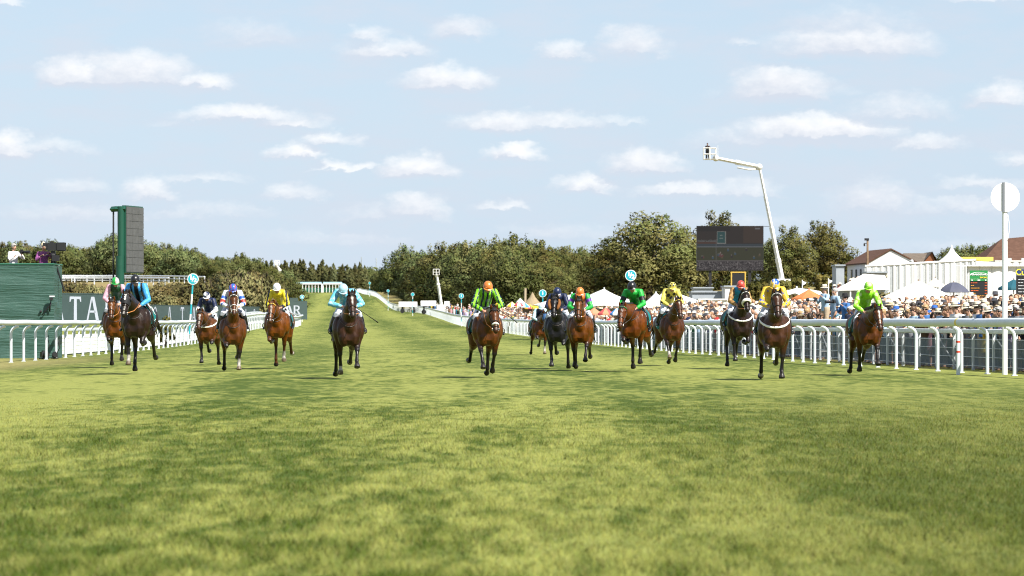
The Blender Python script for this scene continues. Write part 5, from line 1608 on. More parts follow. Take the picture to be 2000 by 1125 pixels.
# furlong markers
M_mteal = mat('marker_teal', (.012, .34, .42), .45, .5)
def marker(label, x, y, d, digit, r=.32, base_x=None, pole=True):
    g_ = G(base_x or x, d)
    o = thing('distance_marker', label, 'distance marker', tuple(g_), group='round blue distance markers')
    z = HC - (y - HY) * d / FPX - g_.z
    dx = (x - (base_x or x)) * d / FPX
    m = MB(); n_ = 28; circ = lambda rr: [(rr * math.cos(2 * math.pi * k / n_), rr * math.sin(2 * math.pi * k / n_)) for k in range(n_)]
    m.poly(circ(r), (dx, 0, z), (1, 0, 0), (0, 0, 1), .03); m.obj('disc', M_wht, o)
    m = MB(); m.poly(circ(r * .88), (dx, -.032, z), (1, 0, 0), (0, 0, 1), .006); m.obj('disc_face', M_mteal, o)
    if digit:
        for body, ox, oz, sz in ([('1', -.11, .07, 1.05), ('/', .0, 0, 1.2), ('2', .13, -.07, 1.0)] if digit == '½' else [(digit, 0, 0, 1.3)]):
            tm = text_mesh(body, r * sz, .004, .018 * r / .32, 'digit'); tm.materials.append(M_wht)
            link_mesh('digit', tm, o, (dx + ox * r / .32, -.045, z + oz * r / .32))
    nb = max(4, int((z - r) / .5))
    for k in range(nb):
        z0, z1 = (z - r + .02) * k / nb, (z - r + .02) * (k + 1) / nb
        m = MB(); m.loft([(dx * z0 / z, .04, z0 - (.1 if k == 0 else 0)), (dx * z1 / z, .04, z1)], .05, seg=8); m.obj('pole_band', M_mteal if k % 2 else M_wht, o, True, 40)
marker('round blue half marker on a striped pole above the left rail', 377, 545, 205, '½', .32, 368)
marker('round blue half marker above the jockey in emerald green', 1232, 538, 205, '½', .32)
marker('round blue marker with the figure 1 above the distant jockey', 1060, 573, 320, '1', .34)
marker('blue disc marker beside the lime and navy rider', 901, 578, 450, '1', .32)
marker('tiny blue disc marker behind the far bend of the rail', 806, 575, 650, None, .33)
marker('tiny blue disc marker halfway up the hill rail', 758, 568, 800, None, .33)
marker('farthest blue disc marker at the top of the hill rail', 722, 553, 950, None, .33)
marker('small blue disc marker above the end of the sponsor boards', 590, 580, 520, '2', .32)

# rails across the dry slope on the left
def far_rail(label, y0, x0, x1, bend=0.0, posts=3.2):
    pts = []
    n_ = 60
    for i in range(n_ + 1):
        x = x0 + (x1 - x0) * i / n_; d = y0 + bend * (i / n_) ** 3
        g_ = G(x, d); pts.append((g_.x, g_.y, g_.z))
    o = thing('far_rail', label, 'running rail', pts[0], group='white rails across the dry slope')
    p0 = Vector(pts[0])
    for z, nm in ((1.22, 'rail_tube'), (.72, 'lower_tube')):
        m = MB(); m.loft([Vector(p) - p0 + Vector((0, 0, z)) for p in pts], .10, .14 if z > 1 else .08, side=(0, 1, 0), seg=6); m.obj(nm, M_rail, o, True)
    pm = MB(); pm.box((0, 0, .6), (.16, .16, 1.2)); pm = pm.mesh('post', M_rail)
    L = 0; last = -9
    for i in range(1, n_ + 1):
        a, b_ = Vector(pts[i - 1]), Vector(pts[i]); L += (b_ - a).length
        if L - last >= posts:
            last = L; link_mesh('post', pm, o, b_ - p0)
far_rail('long white rail along the top of the dry slope below the left wood', 690, 100, 400, -60, 3.0)
far_rail('second white rail lower down the dry slope behind the bushes', 610, 100, 330, -30, 3.4)

# starting stalls on the brow
dS = 1150.0; g_ = G(620, dS)
ss = thing('starting_stalls', 'white and pale blue starting stalls with green gates on the brow of the course', 'starting stalls', tuple(g_))
M_pblue = mat('pale_blue_panel', (.36, .55, .68), .5, .4)
M_ggate = mat('dark_green_gate', (.02, .10, .06), .6, .3)
for off_, wd in ((-3.2, 9.0), (4.9, 6.0)):
    n_ = int(wd / 1.0)
    m = MB(); m.box((off_, 0, 3.1), (wd, 1.6, .55)); m.obj('roof', M_pblue, ss)
    m = MB(); m.box((off_, -.1, 2.72), (wd, 1.5, .2)); m.obj('header', M_wht, ss)
    for k in range(n_ + 1):
        m = MB(); m.box((off_ - wd / 2 + wd * k / n_, 0, 1.3), (.16, 1.3, 2.7)); m.obj('upright', M_wht, ss)
    for k in range(n_):
        xk = off_ - wd / 2 + wd * (k + .5) / n_
        m = MB(); m.box((xk, -.5, .85), (.72, .06, 1.3)); m.obj('gate', M_ggate, ss)
for k in (-7.9, 1.5, 8.1):
    m = MB(); m.box((k, 0, 1.4), (.5, 1.6, 2.8)); m.obj('end_tower', M_wht, ss)

# hydraulic lifts
M_lift = mat('white_crane_paint', (.70, .70, .68), .4, .5, .05, 2)
def lift(label, d, base_px, joints_px, w, basket_px, bw, group='hydraulic camera lifts', tele=1):
    g_ = G(base_px[0], d)
    o = thing('boom_lift', label, 'boom lift', tuple(g_), group=group)
    L = lambda p: P(p[0], p[1], d) - g_
    pts = [Vector((0, 0, .8)) if base_px[1] is None else L(base_px)] + [L(p) for p in joints_px]
    m = MB(); m.box((0, 0, .75), (w * 6, w * 5, .9)); m.obj('chassis', M_lift, o)
    for sx in (-1, 1):
        for sy in (-1, 1):
            m = MB(); c_ = Vector((sx * w * 2.2, sy * w * 2.5, .42)); m.loft([c_ - Vector((0, .16, 0)), c_ + Vector((0, .16, 0))], .42, seg=14); m.obj('wheel', M_dark, o, True, 40)
    m = MB(); m.box((0, 0, 1.5), (w * 3, w * 3, 1.0)); m.obj('turret', M_lift, o)
    for i in range(len(pts) - 1):
        a, b_ = pts[i], pts[i + 1]; n_ = tele if i == 0 else (2 if tele > 1 else 1)
        for k in range(n_):
            q = w * (1 - .16 * k) * (1 if i == 0 else .8) / 2
            m = MB(); m.loft([a.lerp(b_, k / n_ - (.01 if k else 0)), a.lerp(b_, (k + 1) / n_)], q, seg=4, power=1); m.obj('boom_section', M_lift, o)
            if k:
                m = MB(); c_ = a.lerp(b_, k / n_); dd = (b_ - a).normalized() * w * .4; m.loft([c_ - dd, c_ + dd], q * 1.35, seg=4); m.obj('boom_collar', M_lift, o)
        m = MB(); m.ball(b_, w * .62, 10, 7); m.obj('knuckle', M_lift, o, True)
    bp_ = L(basket_px); hb = bw * .62
    m = MB(); m.box(bp_ + Vector((0, 0, .05)), (bw, bw * .7, .10))
    m.obj('basket_floor', mat('basket_grey', (.30, .28, .22), .6), o)
    bk = MB(); r_ = w * .09
    for z in (.5, 1.05):
        z *= hb / .68
        q = [bp_ + Vector((sx * bw / 2, sy * bw * .35, z)) for sx, sy in ((-1, -1), (1, -1), (1, 1), (-1, 1), (-1, -1))]
        for k in range(4): bk.loft([q[k], q[k + 1]], r_, seg=5)
    for sx, sy in ((-1, -1), (1, -1), (1, 1), (-1, 1), (0, -1), (0, 1)):
        bk.loft([bp_ + Vector((sx * bw / 2, sy * bw * .35, 0)), bp_ + Vector((sx * bw / 2, sy * bw * .35, 1.05 * hb / .68))], r_, seg=5)
    bk.obj('basket_rail', M_lift, o)
    return o, bp_ + g_
big, bask = lift('tall white boom lift towering right of the big screen', 400, (1532, 570), [(1483, 326), (1398, 309)], .58, (1386, 312), 1.35, tele=4)
m = MB(); m.tube([P(1440, 327, 400) - big.location, P(1462, 331, 400) - big.location, P(1483, 330, 400) - big.location], .10, 6); m.obj('jib_ram', M_lift, big, True)
m = MB(); m.loft([P(1402, 309, 400) - big.location, P(1402, 284, 400) - big.location], .03, seg=5); m.obj('aerial', M_steel, big)
lift('white boom lift standing against the beech wood right of the light blue jockey', 660, (862, 596), [(856, 556), (853, 538)], .55, (852, 537), 1.1)
lift('small white boom lift before the conifers above the yellow jockey', 1080, (541, 566), [(546, 528), (540, 517)], .95, (541, 517), 1.3)
# ------------------------------------------------------------------ right side: screen, tents, marquees, buildings
M_canvas = mat('white_canvas', (0.704, 0.704, 0.695), .7, .2, .05, 1.2, .25, 3)
M_canvas2 = mat('cream_canvas', (0.651, 0.607, 0.493), .75, .2, .06, 1.2)
M_wallw = mat('white_render_wall', (0.669, 0.669, 0.678), .8, .2, .06, .8)
M_rooft = mat('brown_tile_roof', (0.110, 0.060, 0.042), .85, .1, .22, 2.5, .4, 8)
M_roofg = mat('grey_brown_roof', (0.141, 0.114, 0.092), .85, .1, .22, 2.5)
M_brick = mat('red_brick', (0.238, 0.101, 0.055), .85, .1, .22, 4)
M_grey = mat('grey_cladding', (0.317, 0.352, 0.396), .6, .4, .08, 1.5)
M_win = mat('dark_window', (0.026, 0.031, 0.040), .12, .6)
M_wood = mat('weathered_wood', (0.176, 0.119, 0.075), .85, .1, .25, 5)
M_orange = mat('orange_canvas', (0.528, 0.176, 0.066), .75, .1, .10, 2)
M_navyc = mat('dark_slate_canvas', (0.075, 0.079, 0.114), .6, .3, .12, 3)
M_tealc = mat('dark_teal_canvas', (0.018, 0.088, 0.119), .7, .2, .1, 3)
M_redc = mat('red_canvas', (0.484, 0.088, 0.088), .7, .1, .1, 2)
M_yelc = mat('yellow_canvas', (0.704, 0.458, 0.044), .7, .1, .1, 2)
M_bluec = mat('blue_canvas', (0.070, 0.238, 0.546), .7, .1, .1, 2)
M_salm = mat('salmon_canvas', (0.510, 0.229, 0.132), .7, .1, .1, 2)
M_redpole = mat('red_pole', (0.370, 0.026, 0.022), .5)
def zpx(y, d): return HC + (HY - y) * d / FPX

# big screen
d = 430.0
g_ = G(1426, d)
bs = thing('video_screen', 'big dark video screen showing the race among the beech trees', 'video screen', tuple(g_))
W_ = 129 * d / FPX; z0, z1 = zpx(528, d) - g_.z, zpx(442, d) - g_.z
m = MB(); m.box((0, .35, (z0 + z1) / 2), (W_ + .1, .6, z1 - z0 + .1)); m.obj('housing', M_dark, bs)
nxp, nyp = 130, 88
px = np.zeros((nyp, nxp, 3), np.float32)
r_ = np.random.default_rng(4)
def blob(y0, y1, x0, x1, c): px[int(y0 * nyp):int(y1 * nyp), int(x0 * nxp):int(x1 * nxp)] = c
blob(0, 1, 0, 1, (.022, .017, .016)); blob(0, .38, .70, 1, (.040, .026, .020)); blob(.0, .12, .0, .5, (.012, .011, .012))
blob(.12, .40, .30, .44, (.16, .16, .15)); blob(.135, .385, .315, .425, (.016, .060, .062))
blob(.20, .22, .35, .39, (.14, .17, .16)); blob(.27, .285, .345, .395, (.12, .15, .14))
for _ in range(60):
    a_, b_ = r_.random(), r_.random(); blob(.30 + .07 * b_, .33 + .07 * b_, .27 * a_, .27 * a_ + .02, (.09 * b_ + .04,) * 3)
blob(.36, .41, 0, .30, (.060, .030, .022)); blob(.40, .46, 0, 1, (.030, .042, .052)); blob(.46, .48, 0, 1, (.10, .11, .12)); blob(.48, .80, 0, 1, (.034, .036, .018))
for _ in range(16):
    a_ = r_.random() * .95; b_ = .50 + .2 * r_.random(); c = [(.02, .015, .02), (.08, .06, .03), (.03, .06, .09), (.09, .03, .03)][r_.integers(4)]
    blob(b_, b_ + .05, a_, a_ + .03, c); blob(b_ - .02, b_ + .01, a_ + .008, a_ + .018, (.16, .14, .12))
blob(.78, .80, 0, 1, (.10, .09, .09)); blob(.80, 1.0, 0, 1, (.030, .024, .026))
for _ in range(1500):
    a_ = r_.random() * .99; b_ = .80 + .18 * r_.random(); k = r_.random() ** 2 * .16; blob(b_, b_ + .02, a_, a_ + .009, (k * 1.1 + .01, k + .008, k * .95 + .012))
blob(.30, .80, .29, .293, (.10, .10, .10)); blob(.04, .075, .88, .96, (.13, .13, .14))
vs = []; fs = []; cs = []
for j in range(nyp):
    for i in range(nxp):
        x0_, x1_ = -W_ / 2 + W_ * i / nxp, -W_ / 2 + W_ * (i + 1) / nxp; za, zb = z1 - (z1 - z0) * j / nyp, z1 - (z1 - z0) * (j + 1) / nyp
        k = len(vs); vs += [(x0_, 0, zb), (x1_, 0, zb), (x1_, 0, za), (x0_, 0, za)]; fs.append((k, k + 1, k + 2, k + 3)); cs += [px[j, i]] * 4
sm = bpy.data.meshes.new('screen_face'); sm.from_pydata(vs, [], fs); attr_set(sm, 'pic', np.array(cs))
M_scr = bpy.data.materials.new('lit_video_picture'); M_scr.use_nodes = True
t = NT(M_scr.node_tree); b = M_scr.node_tree.nodes['Principled BSDF']
at = t.n('ShaderNodeAttribute', attribute_name='pic').outputs['Color']
b.inputs['Base Color'].default_value = (.010, .010, .011, 1); b.inputs['Roughness'].default_value = .8; b.inputs['Specular IOR Level'].default_value = .1
M_scr.node_tree.links.new(at, b.inputs['Emission Color']); b.inputs['Emission Strength'].default_value = .42
sm.materials.append(M_scr); link_mesh('screen_face', sm, bs, (0, .04, 0))
for x in (-W_ * .3, W_ * .3):
    m = MB(); m.box((x, .4, z0 / 2), (.35, .35, z0)); m.obj('leg', M_dark, bs)
m = MB(); m.tube([(W_ / 2, .3, z1), (W_ / 2 + 1.0, .3, z1 - .05)], .03, 5); m.obj('cable', M_dark, bs)
# small framed scoreboard under it
d = 400.0; g_ = G(1442, d)
sb = thing('scoreboard', 'dark scoreboard in a golden frame below the big screen', 'scoreboard', tuple(g_))
za, zb = zpx(578, d) - g_.z, zpx(533, d) - g_.z; w_ = 27 * d / FPX
m = MB(); m.box((0, 0, (za + zb) / 2), (w_, .15, zb - za)); m.obj('panel', M_dark, sb)
M_gold = mat('golden_frame', (.55, .36, .07), .5)
for x in (-w_ / 2, w_ / 2):
    m = MB(); m.box((x, -.05, zb / 2), (.13, .13, zb + .02)); m.obj('frame_post', M_gold, sb)
m = MB(); m.box((0, -.05, zb + .07), (w_ + .2, .14, .13)); m.obj('frame_beam', M_gold, sb)

# tents, umbrellas and parasols
def concave_tent(label, d, apexes, x0, x1, yeave, ywall, depth, mt=M_canvas, group='white tents beyond the rail'):
    """peaked tent whose cloth sweeps down in concave curves from one or more poles"""
    g_ = G((x0 + x1) / 2, d); s = d / FPX
    o = thing('tent', label, 'tent', tuple(g_), group=group)
    W_ = (x1 - x0) * s; ze = zpx(yeave, d) - g_.z; zw = min(ze - .4, zpx(ywall, d) - g_.z)
    ap = [((xa - (x0 + x1) / 2) * s, zpx(ya, d) - g_.z) for xa, ya in apexes]
    nu, nv_ = 40, 16; vs = []
    for i in range(nu + 1):
        for j in range(nv_ + 1):
            x = -W_ / 2 + W_ * i / nu; y = -depth / 2 + depth * j / nv_
            z = ze
            for xa, zt in ap:
                r_ = math.hypot((x - xa) / (W_ / (1.25 * len(ap)) + .6), y / (depth * .55))
                z = max(z, ze + (zt - ze) * max(0, 1 - r_) ** 1.45)
            z += .05 * math.sin(x * 2.0 + y) - .12 * (math.sin(math.pi * 3 * i / nu) ** 2) * (abs(y) > depth * .45)
            vs.append((x, y, z))
    m = MB(); m.add(vs, [(i * (nv_ + 1) + j, (i + 1) * (nv_ + 1) + j, (i + 1) * (nv_ + 1) + j + 1, i * (nv_ + 1) + j + 1) for i in range(nu) for j in range(nv_)])
    m.obj('canopy', mt, o, True)
    for xa, zt in ap:
        m = MB(); m.loft([(xa, 0, 0), (xa, 0, zt + .1)], .05, seg=6); m.obj('pole', M_steel, o)
    for k in range(5):
        m = MB(); x = -W_ / 2 + W_ * k / 4; m.loft([(x, -depth / 2 + .05, 0), (x, -depth / 2 + .02, ze - .1)], .04, seg=6); m.obj('pole', M_wood, o)
    m = MB(); m.box((0, depth * .3, ze * .5 - .1), (W_ * .94, .06, ze - .2)); m.obj('back_wall', M_canvas2, o)
    return o
concave_tent('white peaked tent behind the jockey in purple armlets', 262, [(1117, 573), (1180, 564)], 1040, 1236, 597, 612, 7)
concave_tent('white twin peaked tent between the green and yellow riders', 250, [(1281, 572), (1294, 573)], 1236, 1300, 600, 612, 6)
concave_tent('white sweeping tent behind the spotted yellow rider', 246, [(1322, 570)], 1290, 1392, 604, 612, 6)
concave_tent('low white tent left of the tan bank', 240, [(1396, 596)], 1362, 1436, 608, 614, 4)
concave_tent('white tent corner right of the brown horse with white girth', 215, [(1556, 562)], 1520, 1600, 574, 590, 5)
def parasol(label, x, ytop, yrim, hw, d, mats, group='parasols among the crowd', pole=None, pan=8, dome=0.0, hem=.12, tilt=0.0):
    g_ = G(x, d); s = d / FPX; r_ = hw * s
    o = thing('parasol', label, 'parasol', tuple(g_), rnd.uniform(0, .7), group)
    zt, zr = zpx(ytop, d) - g_.z, zpx(yrim, d) - g_.z
    for k in range(pan):
        a0, a1 = 2 * math.pi * k / pan, 2 * math.pi * (k + 1) / pan
        m = MB(); vs = []; n_ = 5
        for i in range(n_ + 1):
            u = i / n_
            rr = r_ * u; z = zr + (zt - zr) * ((1 - u) if not dome else math.cos(u * math.pi / 2) ** .9)
            sag = -.06 * math.sin(u * math.pi) * (zt - zr)
            for a_ in (a0, (a0 + a1) / 2, a1):
                q = rr * (.97 if a_ not in (a0, a1) else 1.0)
                vs.append((q * math.cos(a_), q * math.sin(a_), z + (sag if a_ not in (a0, a1) else 0)))
        for a_ in (a0, (a0 + a1) / 2, a1): vs.append((r_ * math.cos(a_) * 1.0, r_ * math.sin(a_) * 1.0, zr - hem))
        fs = [(3 * i + j, 3 * i + j + 1, 3 * i + 4 + j, 3 * i + 3 + j) for i in range(n_ + 1) for j in range(2)]
        m.add(vs, fs); m.obj('canopy_panel', mats[k % len(mats)], o, True)
        rb = MB(); rb.loft([(0, 0, zt - .05), (r_ * .97 * math.cos(a0), r_ * .97 * math.sin(a0), zr - .02)], .012, seg=4); rb.obj('rib', M_steel, o)
    m = MB(); m.loft([(0, 0, 0), (0, 0, zt + .05)], .03, seg=8); m.obj('pole', pole or M_wood, o, True)
    return o
parasol('large white parasol above the crowd right of the lime green rider', 1794, 548, 583, 76, 152, [M_canvas], None)
parasol('beige parasol behind the large white one', 1826, 543, 557, 20, 205, [M_canvas2])
parasol('dark slate umbrella beside the bookmaker board', 1863, 551, 570, 31, 172, [M_navyc], dome=1, hem=.03)
parasol('dark teal parasol behind the white post near the right edge', 1980, 545, 562, 31, 180, [M_tealc])
parasol('orange parasol on a red pole left of the photographers', 1580, 565, 583, 36, 195, [M_orange], pole=M_redpole)
parasol('salmon parasol before the peaked tent', 1160, 601, 611, 15, 235, [M_salm])
parasol('red and pink parasol left of the emerald green rider', 1183, 600, 612, 16, 225, [M_redc, M_salm])
parasol('blue and white parasol behind the neck of the red bay horse', 1205, 601, 612, 14, 222, [M_bluec, M_canvas])
parasol('yellow parasol under the sweeping white tent', 1344, 593, 604, 22, 228, [M_yelc])
for x, y, hw, ms, lab in ((976, 586, 9, [M_yelc], 'small yellow parasol nearest the lime and navy rider'), (1000, 589, 11, [M_yelc, M_canvas], 'yellow and white parasol second in the far cluster'), (1013, 588, 10, [M_redc, M_canvas], 'red and white parasol in the far cluster'),
                      (1024, 590, 11, [M_bluec, M_canvas], 'blue and white parasol in the middle of the far cluster'), (1033, 593, 10, [M_yelc, M_redc], 'yellow and red parasol in the far cluster'), (1045, 593, 9, [M_yelc], 'plain yellow parasol at the right of the far cluster'), (1016, 582, 8, [M_canvas], 'plain white parasol at the back of the far cluster')):
    parasol(lab, x, y, y + 8, hw, 345 + rnd.uniform(-8, 8), ms)

# thatched hut and a post
d = 385; g_ = G(1040, d)
hut = thing('thatched_hut', 'small pointed thatched hut beside the parasols', 'hut', tuple(g_))
m = MB(); m.lathe([(1.1, 0), (1.1, zpx(598, d) - g_.z)], seg=12); m.obj('wall', M_wood, hut)
m = MB(); m.lathe([(1.45, zpx(600, d) - g_.z), (.75, zpx(590, d) - g_.z), (.3, zpx(580, d) - g_.z), (.05, zpx(571, d) - g_.z)], seg=12); m.obj('roof', mat('thatch', (.28, .22, .14), .9, .1, .2, 8), hut, True)
g_ = G(1025, d); o = thing('wooden_post', 'pale wooden post left of the thatched hut', 'post', tuple(g_)); m = MB(); m.loft([(0, 0, -.2), (.05, 0, zpx(563, d) - g_.z)], [.16, .13], seg=8); m.obj('post', mat('pale_wood', (.36, .29, .20), .8), o)

# grey hospitality boxes
def box_building(label, x0, x1, ytop, d, depth, mt, roof=None, name='hospitality_box', group=None, doors=0):
    g_ = G((x0 + x1) / 2, d); s = d / FPX
    o = thing(name, label, 'building', tuple(g_), group=group)
    W_ = (x1 - x0) * s; h = zpx(ytop, d) - g_.z
    m = MB(); m.box((0, depth / 2, h / 2 - .3), (W_, depth, h + .6)); m.obj('wall', mt, o)
    m = MB(); m.box((0, depth / 2, h + .05), (W_ + .2, depth + .3, .12)); m.obj('roof', roof or M_grey, o)
    for k in range(doors):
        m = MB(); m.box((-W_ / 2 + W_ * (k + .5) / doors, -.02, h * .45), (W_ / doors * .6, .06, h * .7)); m.obj('window', M_win, o)
    return o
box_building('long grey hospitality box with a flat roof left of the red capped rider', 1352, 1420, 571, 330, 6, M_grey)
box_building('shallow grey box on the roof of the long grey one', 1356, 1392, 563, 345, 5, M_grey)
box_building('white cabin wall at the end of the grey boxes', 1416, 1436, 560, 325, 5, M_wallw)
box_building('low white canopy before the grey boxes', 1366, 1432, 586, 300, 3, M_canvas, M_canvas)
# clipped hedges
def hedge(label, x0, x1, y0, d, depth, group='clipped hedges on the bank', mt=None, n=2600, base=None):
    g_ = G((x0 + x1) / 2, d); s = d / FPX; W_ = (x1 - x0) * s; h = zpx(y0, d) - g_.z
    lo = 0 if base is None else max(0, zpx(base, d) - g_.z)
    o = thing('hedge', label, 'hedge', tuple(g_), group=group)
    nn = max(3, int(W_ / .9)); cl = []
    for i in range(nn):
        for zz in np.arange(.35, h - .1, .55): cl.append((-W_ / 2 + W_ * (i + .5) / nn, 0, zz, W_ / nn * .62, depth * .5, .42))
    link_mesh('foliage', leaf_cloud('foliage', cl, n, .13, int(x0), mt or M_hedge), o)
    st = MB()
    for i in range(nn): st.loft([(-W_ / 2 + W_ * (i + .5) / nn, 0, -.1), (-W_ / 2 + W_ * (i + .5) / nn, 0, h * .7)], .05, seg=5)
    so = st.obj('stem', M_bark, o); so['kind'] = 'stuff'
hedge('yellow green clipped hedge block under the scoreboard', 1462, 1500, 553, 330, 1.6)
hedge('yellow green clipped hedge block at the foot of the crane', 1544, 1576, 547, 330, 1.8)
hedge('tall clipped hedge block left of the white gabled building', 1592, 1634, 538, 335, 1.8)
hedge('small clipped hedge in front of the crane base', 1512, 1544, 553, 320, 1.6)
hedge('low green hedge under the large white parasol', 1716, 1802, 580, 166, 1.2, mt=M_scrub)
# tan bank beside the steps
# white picket barrier behind the orange parasol
d = 205; g_ = G(1590, d)
pf = thing('white_barrier', 'white picket barrier behind the orange parasol', 'fence', tuple(g_))
s = d / FPX; W_ = 104 * s; zt, zb = zpx(585, d) - g_.z, zpx(604, d) - g_.z
m = MB(); m.box((0, 0, zt), (W_, .06, .05)); m.obj('top_rail', M_wht, pf)
m = MB(); m.box((0, 0, max(.1, zb)), (W_, .06, .05)); m.obj('bottom_rail', M_wht, pf)
pk = MB(); pk.box((0, -.03, 0), (.05, .02, zt - zb)); pk = pk.mesh('picket', M_wht)
for k in range(34): link_mesh('picket', pk, pf, (-W_ / 2 + W_ * (k + .5) / 34, 0, (zt + zb) / 2))
for k in range(5):
    m = MB(); m.box((-W_ / 2 + W_ * k / 4, .04, zt / 2), (.07, .07, zt)); m.obj('post', M_wht, pf)

# white gabled building
d = 320.0; s = d / FPX
ox, oy = (1697 - 1000) * s, d; gz = ghf(ox, oy)
gb = thing('gabled_building', 'white building with brown tiled roof and a plain gable facing the course', 'building', (ox, oy, gz))
gw = 92 * s; L_ = 10.0; ax_ = Vector((-.10, 1, 0)).normalized()
ze, zr_ = zpx(513, d) - gz, zpx(489, d) - gz
def W3(u, v, z): return Vector((u, 0, z)) + ax_ * v
m = MB(); m.add([W3(0, 0, -.5), W3(0, 0, ze), W3(gw * .47, 0, zr_), W3(gw, 0, ze), W3(gw, 0, -.5)], [(4, 3, 2, 1, 0)]); m.obj('gable_wall', M_wallw, gb)
m = MB(); m.add([W3(0, 0, -.5), W3(0, L_, -.5), W3(0, L_, ze), W3(0, 0, ze)], [(0, 1, 2, 3)]); m.add([W3(gw, 0, -.5), W3(gw, L_, -.5), W3(gw, L_, ze), W3(gw, 0, ze)], [(3, 2, 1, 0)]); m.obj('side_wall', M_wallw, gb)
m = MB(); m.add([W3(0, L_, -.5), W3(0, L_, ze), W3(gw * .47, L_, zr_), W3(gw, L_, ze), W3(gw, L_, -.5)], [(0, 1, 2, 3, 4)]); m.obj('gable_wall', M_wallw, gb)
for u0, u1 in ((-.25, gw * .47), (gw + .25, gw * .47)):
    m = MB(); za = ze - .12
    q = [W3(u0, -.12, za), W3(u1, -.12, zr_ + .06), W3(u1, L_ + .3, zr_ + .06), W3(u0, L_ + .3, za)]
    m.add(q + [p + Vector((0, 0, .12)) for p in q], [(0, 1, 2, 3), (7, 6, 5, 4), (0, 4, 5, 1), (1, 5, 6, 2), (2, 6, 7, 3), (3, 7, 4, 0)]); m.obj('roof_slope', M_rooft, gb)
for k in range(4):
    m = MB(); c_ = W3(-.02, 1.6 + k * 2.1, ze * .62); m.box(c_, (.06, .8, 1.3), 0); wo_ = m.obj('window', M_win, gb)
    m = MB(); m.box(c_ + Vector((-.03, 0, -.70)), (.10, 1.0, .08)); m.obj('sill', M_wht, wo_)
m = MB(); m.box(W3(gw * .30, -.03, ze * .55), (.8, .05, .25)); m.obj('vent', M_steel, gb)
m = MB(); m.tube([W3(gw * .86, -.3, ze * 1.02), W3(gw * .90, -.5, ze * 1.05)], .14, 8); m.obj('floodlight', M_steel, gb)
box_building('pale blue grey cabin at the left end of the white gabled building', 1633, 1649, 519, 322, 4, M_grey)
# brick house beyond
d = 400.0; s = d / FPX; ox = (1765 - 1000) * s; gz = ghf(ox, d)
bh = thing('brick_house', 'red brick house with grey brown roof behind the white marquee', 'house', (ox, d, gz))
w_ = 62 * s; ze, zr_ = zpx(512, d) - gz, zpx(495, d) - gz
m = MB(); m.box((w_ / 2, 4, ze / 2), (w_, 8, ze)); m.obj('wall', M_brick, bh)
xg = w_ * .62
m = MB(); m.add([(xg, -.02, ze), (w_, -.02, ze), ((xg + w_) / 2 + .3, -.02, zr_ + .1), (xg, 8, ze), (w_, 8, ze), ((xg + w_) / 2 + .3, 8, zr_ + .1)], [(0, 1, 2), (5, 4, 3), (0, 2, 5, 3), (2, 1, 4, 5)]); m.obj('gable', M_brick, bh)
m = MB(); m.add([(-.3, -.4, ze), (xg + .3, -.4, ze), (xg + .9, 4, zr_ + .1), (.4, 4, zr_ + .1), (-.3, 8.4, ze), (xg + .3, 8.4, ze)], [(0, 1, 2, 3), (3, 2, 5, 4), (0, 3, 4), (1, 5, 2)]); m.obj('roof', M_roofg, bh)
m = MB(); m.add([(xg - .1, -.3, ze - .05), ((xg + w_) / 2 + .3, -.3, zr_ + .2), ((xg + w_) / 2 + .3, 8, zr_ + .2), (xg - .1, 8, ze - .05)], [(0, 1, 2, 3)]); m.add([(w_ + .3, -.3, ze - .05), ((xg + w_) / 2 + .3, -.3, zr_ + .2), ((xg + w_) / 2 + .3, 8, zr_ + .2), (w_ + .3, 8, ze - .05)], [(3, 2, 1, 0)]); m.obj('gable_roof', M_roofg, bh)

# long white marquee: a wall of separate lining panels
d0_, d1_ = 268.0, 266.0
a = Vector(((1690 - 1000) * d0_ / FPX, d0_, 0)); b_ = Vector(((1906 - 1000) * d1_ / FPX, d1_, 0))
gz = ghf(a.x, a.y); zt = zpx(522, d0_) - gz; zt2 = zpx(510, d1_) - gz; ZT = lambda f_: zt + (zt2 - zt) * f_
mq = thing('long_marquee', 'long white marquee with pleated wall panels on the bank behind the crowd', 'marquee', (a.x, a.y, gz))
dirv = (b_ - a); L_ = dirv.length; dirv.normalize(); ang = math.atan2(dirv.y, dirv.x); back = Vector((-dirv.y, dirv.x, 0))
n_ = 17
for k in range(n_):
    m = MB(); vs = []; bay = L_ / n_
    for i in range(7):
        u = i / 6; q = dirv * (bay * (k + u * .975 + .012)) - back * (.10 * math.sin(u * math.pi) + .03 * math.sin(u * 9 + k))
        vs += [q + Vector((0, 0, -1.5)), q + Vector((0, 0, ZT((k + u) / n_)))]
    m.add(vs, [(2 * i, 2 * i + 2, 2 * i + 3, 2 * i + 1) for i in range(6)]); m.obj('wall_panel', M_canvas, mq, True)
for k in range(n_ + 1):
    m = MB(); q = dirv * (L_ / n_ * k); m.box((q.x, q.y, ZT(k / n_) / 2 - .5), (.10, .10, ZT(k / n_) + 1.0), ang); m.obj('post', M_steel, mq)
m = MB(); m.loft([Vector((0, 0, zt + .06)), dirv * L_ + Vector((0, 0, zt2 + .06))], .12, .11, side=tuple(back), seg=4); m.obj('eave_beam', M_canvas, mq)
m = MB(); r0 = [Vector((0, 0, zt + .1)), dirv * L_ + Vector((0, 0, zt2 + .1)), dirv * L_ + back * 7 + Vector((0, 0, zt2 + .2)), back * 7 + Vector((0, 0, zt + .2))]
m.add(r0, [(0, 1, 2, 3)]); m.obj('roof', M_canvas, mq)
q0 = dirv * L_
